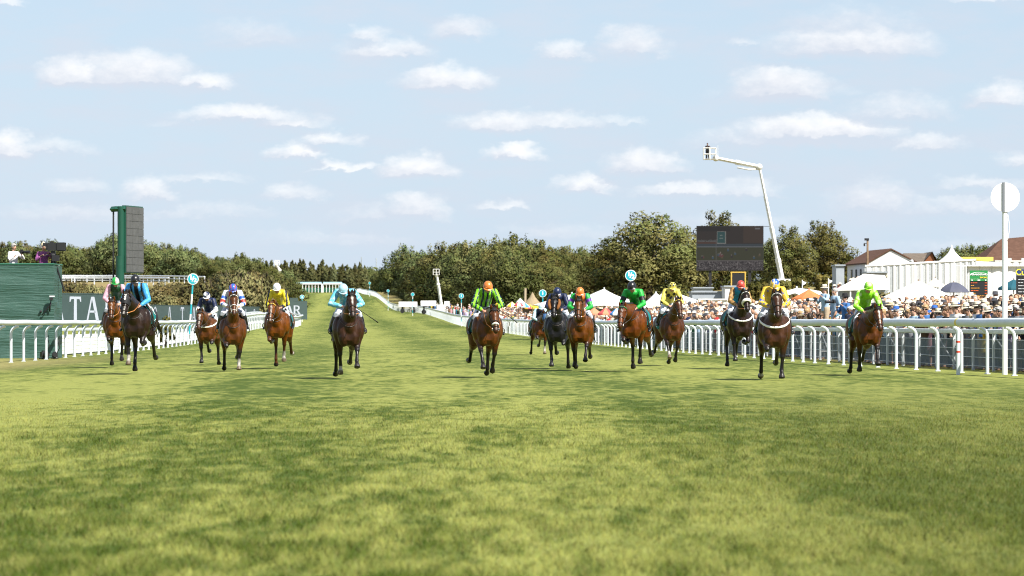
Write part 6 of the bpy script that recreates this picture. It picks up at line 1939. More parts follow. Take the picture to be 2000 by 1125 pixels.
for k in range(5):
    m = MB(); vs = []
    e = Vector((.42, .9, 0)).normalized()
    for i in range(5):
        u = i / 4; q = q0 + e * (1.3 * (k + u * .96)) + Vector((.04 * math.sin(u * 8), 0, 0)); vs += [q + Vector((0, 0, -1.5)), q + Vector((0, 0, zt2))]
    m.add(vs, [(2 * i, 2 * i + 2, 2 * i + 3, 2 * i + 1) for i in range(4)]); m.obj('wall_panel', M_canvas, mq, True)
# second white marquee to the right
d = 235.0; a = P(1890, 520, d); gz = ghf(a.x, d)
m2 = thing('side_marquee', 'white marquee wall behind the bookmaker boards at the right edge', 'marquee', (a.x, d, gz))
zt = zpx(520, d) - gz; n_ = 8; bay = 190 * d / FPX / n_
for k in range(n_):
    m = MB(); vs = []
    for i in range(6):
        u = i / 5; vs += [Vector((bay * (k + u * .97), -.08 * math.sin(u * math.pi), -1)), Vector((bay * (k + u * .97), -.08 * math.sin(u * math.pi), zt))]
    m.add(vs, [(2 * i, 2 * i + 2, 2 * i + 3, 2 * i + 1) for i in range(5)]); m.obj('wall_panel', M_canvas, m2, True)
    m = MB(); m.box((bay * k, .06, zt / 2), (.09, .09, zt + .2)); m.obj('post', M_steel, m2)
m = MB(); m.add([(-.3, -.3, zt), (bay * n_ + .3, -.3, zt), (bay * n_ + .3, 5, zt + .12), (-.3, 5, zt + .12)], [(0, 1, 2, 3)]); m.obj('roof', M_canvas, m2)
d = 300.0; a = P(1948, 513, d); gz = ghf(a.x, d)
m3 = thing('pleated_marquee', 'pleated white wall below the dark roofed building', 'marquee', (a.x, d, gz)); zt = zpx(511, d) - gz
for k in range(8):
    m = MB(); vs = []
    for i in range(6):
        u = i / 5; vs += [Vector((.62 * (k + u * .95), -.08 * math.sin(u * math.pi), -1)), Vector((.62 * (k + u * .95), -.08 * math.sin(u * math.pi), zt))]
    m.add(vs, [(2 * i, 2 * i + 2, 2 * i + 3, 2 * i + 1) for i in range(5)]); m.obj('wall_panel', M_canvas, m3, True)
m = MB(); m.box((2.4, 2, zt + .05), (5.2, 4.2, .1)); m.obj('roof', M_canvas, m3)
# pagoda tent spire
d = 290.0; g_ = G(1859, d); s = d / FPX
pg = thing('pagoda_tent', 'white pagoda tent with a tall pointed peak above the long marquee', 'tent', tuple(g_))
z1, z2 = zpx(512, d) - g_.z, zpx(478, d) - g_.z; w_ = 26 * s
m = MB(); n_ = 14; vs = []
for i in range(n_ + 1):
    u = i / n_; rr = w_ * ((1 - u) ** 2.0 * .85 + .15 * (1 - u)) + .02
    for sx, sy in ((-1, -1), (1, -1), (1, 1), (-1, 1)): vs.append((sx * rr, sy * rr, z1 + (z2 - z1) * u))
m.add(vs, [(4 * i + k, 4 * i + (k + 1) % 4, 4 * i + 4 + (k + 1) % 4, 4 * i + 4 + k) for i in range(n_) for k in range(4)]); m.obj('canopy', M_canvas, pg)
m = MB(); m.box((0, 0, z1 - .2), (w_ * 2 + .05, w_ * 2 + .05, .4)); m.obj('valance', M_canvas, pg)
for sx, sy in ((-1, -1), (1, -1), (1, 1), (-1, 1)):
    m = MB(); m.box((sx * w_ * .96, sy * w_ * .96, z1 / 2), (.1, .1, z1)); m.obj('leg', M_steel, pg)
# sloping white canopy with the terrace beside the gabled building
d = 235.0; g_ = G(1690, d); s = d / FPX
cp = thing('terrace_canopy', 'sloping white canopy roof in front of the gabled building', 'canopy', tuple(g_))
X = lambda x: (x - 1690) * s; Z = lambda y: zpx(y, d) - g_.z
m = MB(); m.add([(X(1632), -.5, Z(565)), (X(1736), -.5, Z(563)), (X(1736), 2.5, Z(537)), (X(1694), 2.5, Z(534))], [(0, 1, 2, 3)]); m.add([(X(1632), -.5, Z(568)), (X(1736), -.5, Z(566)), (X(1736), -.5, Z(563)), (X(1632), -.5, Z(565))], [(0, 1, 2, 3)]); m.obj('roof', M_canvas, cp)
m = MB(); m.box((X(1686), .4, Z(566) / 2), (104 * s, .1, Z(566))); m.obj('front_wall', M_grey, cp)
for x in (1634, 1660, 1690, 1734):
    m = MB(); m.box((X(x), -.4, Z(565) / 2), (.08, .08, Z(565))); m.obj('post', M_wht, cp)
d = 246.0; g_ = G(1713, d)
wc = thing('white_booth', 'white booth with a cream band above the terrace canopy', 'booth', tuple(g_)); s = d / FPX
zt = zpx(533, d) - g_.z
m = MB(); m.box((0, 1.5, zt / 2), (40 * s, 3, zt)); m.obj('wall', M_wallw, wc)
m = MB(); m.box((0, -.05, zt - .18), (41 * s, .1, .14)); m.obj('band', M_canvas2, wc)
m = MB(); m.box((0, 1.4, zt + .05), (42 * s, 3.3, .1)); m.obj('roof', M_grey, wc)
# dark roofed building at the right edge
d = 330.0; s = d / FPX; ox = (1900 - 1000) * s; gz = ghf(ox, d)
db = thing('pavilion', 'large dark brown roofed pavilion at the right edge behind the winning post', 'building', (ox, d, gz))
ze, zr_ = zpx(508, d) - gz, zpx(468, d) - gz; w_ = 190 * s
m = MB(); m.box((w_ / 2 + .8, 6, ze / 2), (w_, 11, ze)); m.obj('wall', M_brick, db)
m = MB(); m.add([(.6, -.8, ze - .3), (w_ + 2, -.8, ze - .3), (w_ - 1, 5.5, zr_ + .6), (3.4, 5.5, zr_ + .2), (.6, 12, ze - .3), (w_ + 2, 12, ze - .3)], [(0, 1, 2, 3), (3, 2, 5, 4), (0, 3, 4), (1, 5, 2)]); m.obj('roof', M_rooft, db)
for k in range(4):
    m = MB(); m.box((2.6 + k * 1.9, -.1 + .02, ze * .86), (.9, .9, .6)); m.obj('window', M_win, db)
for k in range(3):
    m = MB(); m.box((3.2 + k * 1.4, -.7, ze * .96), (.5, .4, .5)); m.obj('extractor', M_steel, db)
d = 310.0; g_ = G(1908, d); s = d / FPX
yb = thing('yellow_banner', 'long yellow banner between the marquee roof and the pavilion', 'banner', tuple(g_)); z0, z1 = zpx(511, d) - g_.z, zpx(502, d) - g_.z
m = MB(); m.box((0, 0, (z0 + z1) / 2), (64 * s, .08, z1 - z0)); m.obj('sheet', mat('yellow_print', (.80, .60, .12), .6), yb)
for x in (-31, 0, 31):
    m = MB(); m.box((x * s, .08, z1 / 2), (.08, .08, z1)); m.obj('post', M_steel, yb)
# telegraph pole
d = 290.0; g_ = G(1694, d)
tp_ = thing('utility_pole', 'old wooden pole with a lamp head in front of the white gable', 'pole', tuple(g_)); zt = zpx(468, d) - g_.z
m = MB(); m.loft([(0, 0, -.3), (.02, 0, zt)], [.11, .08], seg=8); m.obj('pole', M_wood, tp_, True)
m = MB(); m.box((-.05, 0, zt + .02), (.36, .2, .18)); m.obj('lamp_head', M_dark, tp_)
m = MB(); m.box((-.24, 0, zt - .42), (.12, .14, .22)); m.loft([(0, 0, zt - .3), (-.24, 0, zt - .3)], .03, seg=5); m.obj('speaker', M_dark, tp_)
# trees behind the roofs on the right
for x, y, w in ((1848, 488, 1.0), (1872, 484, 1.1), (1896, 481, 1.0), (1922, 484, 1.2), (1940, 480, 1.0)):
    tree_at(x, y, 470, OAKS, {1848: 'green tree left of the pagoda peak', 1872: 'green tree right of the pagoda peak', 1896: 'middle tree over the long marquee roof', 1922: 'tree above the yellow banner', 1940: 'tree next to the dark pavilion roof'}[x], 'trees behind the roofs on the right', w)

# bookmakers' boards
M_bkgreen = mat('board_green', (.02, .22, .055), .5); M_bknavy = mat('board_navy', (.015, .04, .16), .5)
M_led = bpy.data.materials.new('lit_led'); M_led.use_nodes = True
b = M_led.node_tree.nodes['Principled BSDF']; b.inputs['Base Color'].default_value = (.3, .05, .01, 1); b.inputs['Emission Color'].default_value = (.75, .13, .02, 1); b.inputs['Emission Strength'].default_value = .55
M_ledy = bpy.data.materials.new('lit_led_amber'); M_ledy.use_nodes = True
b = M_ledy.node_tree.nodes['Principled BSDF']; b.inputs['Base Color'].default_value = (.3, .15, .02, 1); b.inputs['Emission Color'].default_value = (.70, .30, .03, 1); b.inputs['Emission Strength'].default_value = .5
M_ylet = mat('yellow_lettering', (.80, .62, .05), .5)
def add_text(par, body, size, loc, mt, sx=1.0, bold=.004, name='lettering'):
    tm = text_mesh(body, size, .003, bold, name, sx); tm.materials.append(mt); return link_mesh(name, tm, par, loc)
def bookie(label, x0, x1, ytop, yh, ybot, d, head_mat, kind):
    g_ = G((x0 + x1) / 2, d); s = d / FPX; w_ = (x1 - x0) * s
    o = thing('bookmaker_board', label, 'bookmaker board', tuple(g_), group='bookmakers\' boards')
    Z = lambda y: zpx(y, d) - g_.z
    m = MB(); m.box((0, 0, (Z(ytop) + Z(yh)) / 2), (w_, .08, Z(ytop) - Z(yh) - .01)); m.obj('header', head_mat, o)
    m = MB(); m.box((0, .02, (Z(yh) + Z(ybot)) / 2), (w_ * 1.0, .10, Z(yh) - Z(ybot))); m.obj('display', M_dark, o)
    for x in (-w_ * .4, w_ * .4):
        m = MB(); m.loft([(x, .08, 0), (x, .08, Z(yh))], .025, seg=6); m.obj('leg', M_steel, o)
    if kind == 'green':
        zc = (Z(ytop) + Z(yh)) / 2
        add_text(o, 'GRANDSTAND', w_ * .132, (.02, -.05, zc + .005), M_wht, 1.0, .003)
        add_text(o, 'RACING', w_ * .11, (w_ * .26, -.05, zc - w_ * .16), M_ylet, 1.0, .002)
        m = MB(); m.loft([(w_ * .48 * math.cos(R(a_)), -.045, zc - w_ * .02 + w_ * .15 * math.sin(R(a_))) for a_ in range(20, 195, 15)], [.002 + .010 * k / 11 for k in range(12)], .004, side=(0, 0, 1), seg=4); m.obj('swoosh', M_wht, o)
        m = MB(); m.box((0, -.035, Z(yh) - .04), (w_ * .98, .02, .07)); m.obj('title_strip', M_bkgreen, o)
        for x in (-.38, 0, .38):
            m = MB(); m.box((x * w_, -.05, Z(yh) - .04), (.10 if x == 0 else .05, .01, .035)); m.obj('title_mark', M_wht, o)
    else:
        add_text(o, 'Cur', w_ * .30, (-w_ * .30, -.05, (Z(ytop) + Z(yh)) / 2), M_ylet, 1.0, .006)
    r_ = random.Random(3); n_ = 7; zz = Z(yh) - .14
    for k in range(n_):
        y = zz - k * (zz - Z(ybot)) / n_
        x = -w_ * .44
        while x < w_ * .30:
            l_ = w_ * r_.uniform(.06, .16); m = MB(); m.box((x + l_ / 2, -.035, y), (l_, .012, .022)); m.obj('led_word', M_ledy if kind == 'green' and k % 3 else (M_led if kind == 'green' else M_steel), o); x += l_ + w_ * .025
            if r_.random() < .25: break
        m = MB(); m.box((w_ * .36, -.035, y), (.035, .012, .026)); m.obj('led_word', M_led, o); m = MB(); m.box((w_ * .44, -.035, y), (.03, .012, .026)); m.obj('led_word', M_led, o)
bookie('green headed bookmaker board with red lit odds above the hats', 1894, 1929, 528, 545, 588, 131, M_bkgreen, 'green')
bookie('navy headed bookmaker board cut by the right edge of the view', 1985, 2040, 526, 538, 588, 122, M_bknavy, 'navy')

# flags, far vehicles and hedge line beyond the crowd
d = 300
for x, y, lab in ((1567, 549, 'small white flag on a pole above the orange parasol'), (1618, 546, 'small white pennant left of the terrace canopy')):
    g_ = G(x, d); o = thing('flag', lab, 'flag', tuple(g_)); z = zpx(y, d) - g_.z
    m = MB(); m.loft([(0, 0, 0), (0, 0, z + .1)], .04, seg=6); m.obj('pole', M_wht, o)
    m = MB(); m.add([(0, 0, z), (.35, .05, z - .1), (.2, -.03, z - .28), (0, 0, z - .35)], [(0, 1, 2, 3)]); m.obj('cloth', M_canvas, o)
def trailer(label, x0, x1, ytop, d, mt=M_wht):
    g_ = G((x0 + x1) / 2, d); s = d / FPX; W_ = (x1 - x0) * s; zt = zpx(ytop, d) - g_.z; h = min(.95, zt - .5)
    o = thing('trailer', label, 'trailer', tuple(g_), group='white trailers below the beech wood')
    m = MB(); m.box((0, 0, zt - h / 2), (W_, 2.4, h)); m.obj('body', mt, o)
    m = MB(); m.box((0, 0, zt + .03), (W_ * .98, 2.3, .08)); m.obj('roof', M_canvas, o)
    for sx in (-.3, .3):
        m = MB(); m.loft([(sx * W_, -1.3, .45), (sx * W_, -1.0, .45)], .45, seg=12); m.obj('wheel', M_dark, o, True, 40)
        m = MB(); m.box((sx * W_, 0, (zt - h) / 2), (.3, 1.8, max(.2, zt - h))); m.obj('chassis_leg', M_dark, o)
trailer('long white trailer left of the tall boom lift', 822, 852, 588, 690)
trailer('long white trailer right of the standing boom lift', 868, 878, 589, 680)
trailer('white trailer half hidden by the crowd near the far bend', 779, 815, 590, 720)
trailer('white van body beside the small boom lift', 524, 534, 556, 1085)
# dark hedge beside the hill rail
cl = []; 
for y in np.arange(800, 985, 1.6):
    X = float(xr(y)) + 6.5; cl.append((X, y, ghf(X, y) + 1.0, 1.3, 1.2, 1.0))
c0 = Vector(cl[0][:3]); o = thing('long_hedge', 'long dark clipped hedge running beside the rail down the hill', 'hedge', tuple(c0))
link_mesh('foliage', leaf_cloud('foliage', [(a - c0.x, b_ - c0.y, c_ - c0.z, *q) for a, b_, c_, *q in cl], 9000, .22, 77, M_leafd), o)
st = MB()
for a, b_, c_, *q in cl[::4]: st.loft([(a - c0.x, b_ - c0.y, c_ - c0.z - 1.3), (a - c0.x, b_ - c0.y, c_ - c0.z + .4)], .06, seg=5)
so = st.obj('stem', M_bark, o); so['kind'] = 'stuff'
# two distant masts
for x, y, w in ((706, 502, .8), (735, 504, .6)):
    d = 3000; X = (x - 1000) * d / FPX; z = ghf(X, d); o = thing('radio_mast', 'slender distant radio mast, the %s of the two on the skyline' % ('left' if x < 720 else 'right'), 'mast', (X, d, z), group='radio masts on the skyline')
    m = MB(); zt = zpx(y, d) - z
    for k in range(3):
        a_ = k * 2.1; m.loft([(w * math.cos(a_), w * math.sin(a_), 0), (w * .3 * math.cos(a_), w * .3 * math.sin(a_), zt)], .25, seg=4)
    o2 = m.obj('lattice', M_grey, o); o2['kind'] = 'stuff'
# ------------------------------------------------------------------ spectators
def person_shapes(kind, k=1.0, woman=False):
    """standing figure facing -Y, 1.74 m; closed shapes for skin, top and trousers"""
    B, T_, L_ = MB(), MB(), MB()
    lean = {'lean': .22, 'lean2': .16}.get(kind, .02)
    hipz = .93; sw = .155 if woman else .185
    c = lambda x, y, z: Vector((x, y - lean * max(0, (z - .93)) / .6, z))
    # trunk and legs
    B.loft([c(0, 0, .90), c(0, 0, 1.02), c(0, -.01, 1.15), c(0, -.01, 1.32), c(0, 0, 1.42), c(0, .01, 1.48)], [.155, .145, .135, .155, .135, .06], [.105, .10, .095, .11, .09, .06], seg=14)
    B.loft([c(0, .01, 1.44), c(0, 0, 1.56)], [.058, .055], seg=10)
    hc = c(0, -.015, 1.63)
    hM = rot_to(Vector((0, -1, -.12 if kind.startswith('lean') else -.04)))
    head_shape(B, hc, hM, 1.0)
    T_.loft([c(0, 0, .86), c(0, 0, .98), c(0, -.01, 1.14), c(0, -.01, 1.30), c(0, 0, 1.41), c(0, .01, 1.475)], [.185, .178, .166, .182, .165, .075], [.135, .130, .125, .138, .112, .075], seg=16)
    if woman:
        T_.ball(c(-.075, -.10, 1.28), (.07, .06, .065), 10, 6); T_.ball(c(.075, -.10, 1.28), (.07, .06, .065), 10, 6)
    arms = {'stand': ((.27, .02, 1.14, .25, -.10, .92), (.27, .02, 1.14, .25, -.10, .92)), 'lean': ((.27, -.14, 1.14, .14, -.42, 1.13), (.27, -.14, 1.14, .12, -.42, 1.14)),
            'lean2': ((.28, -.10, 1.16, .05, -.36, 1.14), (.26, -.10, 1.15, .10, -.36, 1.12)), 'phone': ((.27, -.16, 1.30, .17, -.34, 1.66), (.27, .0, 1.14, .22, -.12, .95)),
            'phone2': ((.24, -.22, 1.28, .07, -.40, 1.58), (.24, -.22, 1.28, .05, -.40, 1.57)), 'fold': ((.27, -.06, 1.16, -.02, -.22, 1.17), (.27, -.06, 1.15, .02, -.22, 1.14)), 'camera': ((.30, -.10, 1.27, .06, -.30, 1.47), (.27, -.08, 1.20, .05, -.36, 1.40)),
            'brow': ((.33, -.10, 1.42, .10, -.13, 1.66), (.27, .02, 1.14, .25, -.10, .92))}[kind]
    LMp = {'hc': hc, 'hM': hM, 'wr': []}
    for s, (ex, ey, ez, wx, wy, wz) in zip((1, -1), arms):
        sh = c(s * sw, .0, 1.40); eb = c(s * ex, ey, ez); wr = c(s * wx, wy, wz)
        up_arm = (eb - sh).normalized() * .29; eb = sh + up_arm; fo = (wr - eb).normalized() * .26; wr = eb + fo
        LMp['wr'].append(wr)
        B.loft([c(s * .08, 0, 1.42), sh, sh.lerp(eb, .5), eb, eb.lerp(wr, .35), wr], [.055, .055, .044, .037, .040, .027], None, side=(0, 1, 0), seg=10)
        hand_shape(B, wr, (wr - eb), Vector((s * .4, .3, 1)) if kind not in ('phone', 'phone2') else Vector((0, 1, .2)), s, 60 if kind != 'stand' else 30)
        end = .62 if LMp.get('short') else 1.9
        T_.loft([c(s * .06, 0, 1.40), sh, sh.lerp(eb, .35), sh.lerp(eb, .75 if woman else .85)] + ([] if woman else [eb, eb.lerp(wr, .5), eb.lerp(wr, .86)]), [.075, .080, .066, .060] + ([] if woman else [.055, .052, .042]), None, side=(0, 1, 0), seg=12)
        hip = Vector((s * .095, 0, .90)); kn = Vector((s * .105, -.03, .50)); an = Vector((s * .11, .02, .09))
        B.loft([hip, hip.lerp(kn, .5), kn, kn.lerp(an, .35), an], [.09, .078, .056, .056, .036], None, side=(1, 0, 0), seg=10)
        B.loft([an + Vector((0, .05, -.055)), an + Vector((0, -.04, -.055)), an + Vector((0, -.17, -.065))], [.036, .044, .034], [.034, .034, .020], side=(1, 0, 0), seg=8)
        if woman:
            pass
        else:
            L_.loft([hip + Vector((-s * .02, 0, .10)), hip, hip.lerp(kn, .5), kn, kn.lerp(an, .5), an + Vector((0, 0, -.02))], [.115, .118, .100, .082, .074, .072], None, side=(1, 0, 0), seg=12)
    if woman:
        L_.loft([c(0, 0, 1.04), c(0, 0, .90), (0, -.01, .72), (0, -.01, .52)], [.165, .195, .215, .235], [.125, .155, .165, .180], seg=18)
    return B, T_, L_, LMp
KINDS = [('stand', 0), ('lean', 0), ('lean2', 0), ('phone', 0), ('fold', 0), ('brow', 0), ('lean', 1), ('stand', 1), ('phone2', 1), ('fold', 1), ('camera', 0)]
PLM = {}
for kd, wm in KINDS:
    B, T_, L_, lm = person_shapes(kd, woman=bool(wm))
    key = '%s%d' % (kd, wm); PLM[key] = lm
    weld_later('pb_' + key, B, .0135, 2); weld_later('pt_' + key, T_, .018, 2); weld_later('pl_' + key, L_, .020, 2)
weld_all()
SKINS = [(0.416, 0.240, 0.160), (0.352, 0.192, 0.124), (0.464, 0.280, 0.200), (0.160, 0.076, 0.044)]
PBODY = {}
for kd, wm in KINDS:
    key = '%s%d' % (kd, wm)
    for si, tone in enumerate(SKINS):
        me = WELD['pb_' + key].copy(); v = verts_np(me); cs = np.tile(np.array(tone, np.float32), (len(v), 1)); paint_head(PLM[key]['hc'], PLM[key]['hM'], v, cs)
        attr_set(me, 'skin', cs); me.materials.clear(); me.materials.append(M_skin); PBODY[key, si] = me
CLOTH = {'white': (0.607, 0.607, 0.615), 'pale blue': (0.295, 0.410, 0.541), 'navy': (0.015, 0.021, 0.057), 'black': (0.011, 0.011, 0.013), 'grey': (0.139, 0.148, 0.164), 'pink': (0.508, 0.262, 0.295), 'beige': (0.410, 0.328, 0.230), 'teal': (0.025, 0.164, 0.230), 'red': (0.369, 0.033, 0.033), 'green': (0.049, 0.148, 0.074), 'floral cream': (0.508, 0.443, 0.344), 'mid blue': (0.049, 0.139, 0.344), 'tweed brown': (0.123, 0.082, 0.049), 'lilac': (0.344, 0.279, 0.451), 'yellow': (0.574, 0.410, 0.066)}
MC = {k_: mat('cloth_' + k_.replace(' ', '_'), v_, .8, .15, .10, 8, .5, 16, sheen=.1) for k_, v_ in CLOTH.items()}
MC['white'] = mat('cloth_white', CLOTH['white'], .8)
M_hairs = {'dark': mat('hair_dark', (.028, .018, .012), .5, .4, .3, 40), 'brown': mat('hair_brown', (.095, .050, .024), .5, .4, .3, 40), 'fair': mat('hair_fair', (.36, .23, .11), .5, .4, .3, 40), 'grey': mat('hair_grey', (.36, .35, .34), .6, .3, .2, 40)}
M_straw = mat('straw_hat', (0.541, 0.451, 0.303), .8, .1, .14, 25); M_panama = mat('panama_hat', (0.607, 0.558, 0.451), .8, .1, .10, 25); M_band = mat('hat_band', (0.012, 0.012, 0.016), .6)
M_blk = mat('felt_black', (0.013, 0.013, 0.015), .8); M_bluecap = mat('cap_blue', (0.016, 0.090, 0.344), .7); M_camw = mat('lens_white', (0.508, 0.508, 0.492), .4)
def hair_mesh(long_):
    m = MB(); seg = 14; vs = []
    for i in range(8):
        ph = R(90 - i * 17)
        for k in range(seg + 1):
            a = R(-60 + 300 * k / seg)                          # open at the face (-y = 270 deg)
            lim = 1.0
            vs.append(Vector((.088 * math.cos(ph) * math.cos(a), .018 + .106 * math.cos(ph) * math.sin(a), .040 + .100 * math.sin(ph))))
    m.add(vs, [(i * (seg + 1) + k, (i + 1) * (seg + 1) + k, (i + 1) * (seg + 1) + k + 1, i * (seg + 1) + k + 1) for i in range(7) for k in range(seg)])
    m.ball((0, .012, .052), (.086, .102, .088), 14, 8)
    m.loft([(-.06, -.072, .075), (0, -.092, .085), (.06, -.072, .075)], .022, .020, seg=8)
    if long_:
        for s in (-1, 1):
            m.loft([(s * .055, .0, .10), (s * .092, .0, .02), (s * .098, .015, -.08), (s * .085, .03, -.19), (s * .06, .03, -.24)], [.03, .042, .045, .040, .015], [.04, .06, .062, .05, .02], side=(1, 0, 0), seg=8)
        m.loft([(0, .07, .08), (0, .105, -.02), (0, .10, -.16), (0, .085, -.25)], [.07, .085, .08, .04], [.03, .04, .035, .02], side=(1, 0, 0), seg=10)
    return m
HAIR = {(q, c_): hair_mesh(q).mesh('hair', M_hairs[c_], True) for q in (0, 1) for c_ in M_hairs}
def hat_mesh(crown_r, crown_h, brim, mt, droop=.012, dent=True):
    m = MB()
    prof = [(crown_r * 1.02, 0), (crown_r, crown_h * .5), (crown_r * .93, crown_h * .9), (crown_r * .70, crown_h), (crown_r * .3, crown_h * (.86 if dent else 1.04)), (.004, crown_h * (.84 if dent else 1.06))]
    m.lathe(prof, seg=18, m=0)
    m.lathe([(crown_r * .99, .002), ((crown_r + brim) * .55 + .02, .004), (crown_r + brim, -droop), (crown_r + brim, -droop - .006), ((crown_r + brim) * .55 + .02, -.005), (crown_r * .97, -.006)], seg=18, m=0)
    m.lathe([(crown_r * 1.045, .004), (crown_r * 1.035, .030), (crown_r * .98, .031)], seg=18, m=1)
    m.v = [(x * .94, y * 1.12, z) for x, y, z in m.v]
    return m.mesh('hat', [mt, M_band], True, 50)
HATS = {'cream panama hat': hat_mesh(.088, .115, .070, M_panama, .010), 'wide straw hat': hat_mesh(.088, .10, .125, M_straw, .022), 'white wide hat': hat_mesh(.088, .10, .105, mat('white_hat', (.74, .72, .66), .8), .02), 'dark trilby': hat_mesh(.088, .115, .050, M_blk, .006)}
cap_ = MB(); cap_.lathe([(.092, 0), (.090, .05), (.066, .088), (.03, .10), (.004, .102)], seg=16); cap_.v = [(x, y * 1.12, z) for x, y, z in cap_.v]
cap_.add([(-.07, -.07, .005), (.07, -.07, .005), (.055, -.175, -.012), (-.055, -.175, -.012), (-.07, -.07, .012), (.07, -.07, .012), (.055, -.175, -.006), (-.055, -.175, -.006)], [(3, 2, 1, 0), (4, 5, 6, 7), (0, 1, 5, 4), (1, 2, 6, 5), (2, 3, 7, 6), (3, 0, 4, 7)])
HATS['blue baseball cap'] = cap_.mesh('hat', M_bluecap, True, 50)
sg = MB(); sg.loft([(.082, .02, .010), (.078, -.05, .012), (.058, -.084, .010), (.034, -.096, .006), (.012, -.098, .012), (-.012, -.098, .012), (-.034, -.096, .006), (-.058, -.084, .010), (-.078, -.05, .012), (-.082, .02, .010)], [.004, .006, .017, .021, .008, .008, .021, .017, .006, .004], .004, side=(0, 0, 1), seg=6)
SHADES = sg.mesh('sunglasses', M_gog, True)
ph_ = MB(); ph_.box((0, 0, 0), (.075, .010, .150)); PHONE = ph_.mesh('phone', M_dark)
def dressed(label, cat, loc, rz, key, skin, top, legs, hair=None, hat=None, shades=False, group='spectators behind the rail', k=1.0, phone=False, hat_tilt=0.0):
    root = thing('person', label, cat, loc, rz, group)
    root.scale = (k, k, k)
    lm = PLM[key]
    link_mesh('body', PBODY[key, skin], root)
    for nm, pre, mt in (('top', 'pt_', MC[top]), ('skirt' if key.endswith('1') else 'trousers', 'pl_', MC[legs])):
        me = WELD[pre + key]
        if not me.materials: me.materials.append(MC['white'])
        o = link_mesh(nm, me, root); o.material_slots[0].link = 'OBJECT'; o.material_slots[0].material = mt
    hc, hM = lm['hc'], lm['hM']
    er = hM.to_euler()
    def on_head(nm, me, dz=0.0, tl=0.0):
        o = link_mesh(nm, me, root, hc + hM @ Vector((0, .006, dz))); o.rotation_euler = er; o.rotation_euler.x += tl; return o
    if hair: on_head('hair', HAIR[hair])
    if hat: on_head('hat', HATS[hat], .072, hat_tilt)
    if shades: on_head('sunglasses', SHADES)
    return root
WELD_FIX = [WELD['p%s_%s%d' % (q, kd, wm)].materials.clear() for q in 'tl' for kd, wm in KINDS]
cr = random.Random(21)
used = {}
def zone(x):
    for lim, nm in ((1290, 'beside the emerald rider'), (1400, 'past the spotted rider'), (1500, 'behind the sheepskin horse'), (1570, 'behind the golden rider'),
                    (1640, 'under the orange parasol'), (1690, 'left of the lime rider'), (1760, 'right of the lime rider'), (1830, 'below the white parasol'), (1885, 'below the slate umbrella'), (1935, 'below the green board'), (1965, 'left of the white post')):
        if x < lim: return nm
    return 'right of the white post'
ROWW = ['front row', 'second row', 'third row', 'fourth row', 'back row']
n_people = 0
PHOTOG_GAP = [(1600, 1672)]
def spectator(X, Y, row, dz=0.0, tries=0):
    global n_people
    d = Y; x = 1000 + X * FPX / d
    woman = cr.random() < .40
    if row == 0: key = cr.choice(('lean1', 'lean1', 'phone21') if woman else ('lean0', 'lean20', 'lean0', 'phone0'))
    else: key = cr.choice(('stand1', 'phone21', 'fold1') if woman else ('stand0', 'fold0', 'phone0', 'brow0'))
    key = key.replace('phone21', 'phone21')
    top = cr.choice(('floral cream', 'pink', 'white', 'red', 'black', 'teal', 'yellow', 'lilac', 'green') if woman else ('white', 'navy', 'pale blue', 'grey', 'black', 'beige', 'tweed brown', 'mid blue', 'white', 'navy', 'grey'))
    legs = top if woman and cr.random() < .7 else cr.choice(('navy', 'beige', 'grey', 'black'))
    hc_ = cr.choice(('dark', 'brown', 'brown', 'fair', 'fair') if woman else ('dark', 'brown', 'brown', 'grey', 'fair'))
    hat = None
    q = cr.random()
    ph = .55 if x > 1865 else .22
    if q < ph: hat = cr.choice(('wide straw hat', 'white wide hat', 'cream panama hat') if woman else ('cream panama hat', 'cream panama hat', 'cream panama hat', 'wide straw hat', 'dark trilby'))
    if hat is None and q > .965: hat = 'blue baseball cap'
    sh = cr.random() < .55
    skin = cr.choices((0, 1, 2, 3), (5, 3, 4, .6))[0]
    who = 'woman' if woman else 'man'
    wear = ('in %s and %s top' % (hat, top)) if hat else ('with %s hair, %s top' % (hc_, top))
    def mk(sh): return '%s %s, %s%s, %s' % (who, wear, 'sunglasses, ' if sh else '', ROWW[min(row, 4)], zone(x))
    lab = mk(sh)
    if len(lab.split()) > 16: lab = mk(False)
    if lab in used and tries < 8: return spectator(X, Y, row, dz, tries + 1)
    used[lab] = 1
    n_people += 1
    rz = -R(cr.uniform(8, 62)) if cr.random() < .85 else -R(cr.uniform(60, 100))
    z = ghf(X, Y) + dz
    o = dressed(lab, 'spectator', (X, Y, z), rz, key, skin, top, legs, hair=(1 if woman else 0, hc_), hat=hat, shades=sh, k=cr.uniform(.93, 1.05) * (.955 if woman else 1), hat_tilt=cr.uniform(-.16, .10))
    if 'phone' in key and hat is None or key == 'phone0':
        lm = PLM[key]; wr = lm['wr'][0]; pl = 'phone held up by the %s in %s, %s, %s' % (who, top, ROWW[min(row, 4)], zone(x))
        if pl in used: pl = 'phone held high by the %s in %s, %s' % (who, top, zone(x))
        used[pl] = 1
        p = thing('phone', pl, 'phone', o.location, rz, 'phones held up by spectators')
        p.scale = o.scale
        link_mesh('phone_case', PHONE, p, wr + Vector((0 if key == 'phone0' else -.05, -.035, .12)))
for row, (off, y0, y1, sp) in enumerate(((2.35, 84.5, 140, .60), (2.95, 85, 126, .62), (3.6, 85.2, 122, .66), (4.3, 86, 112, .7), (5.1, 87, 108, .8))):
    y = y0
    while y < y1:
        X = float(xr(y)) + off + cr.uniform(-.13, .13); Y = y + cr.uniform(-.15, .15)
        x = 1000 + X * FPX / Y
        y += sp * cr.uniform(.85, 1.2)
        if row == 0 and 1606 < x < 1676: continue
        if n_people >= 292: break
        spectator(X, Y, row, .06 * row)

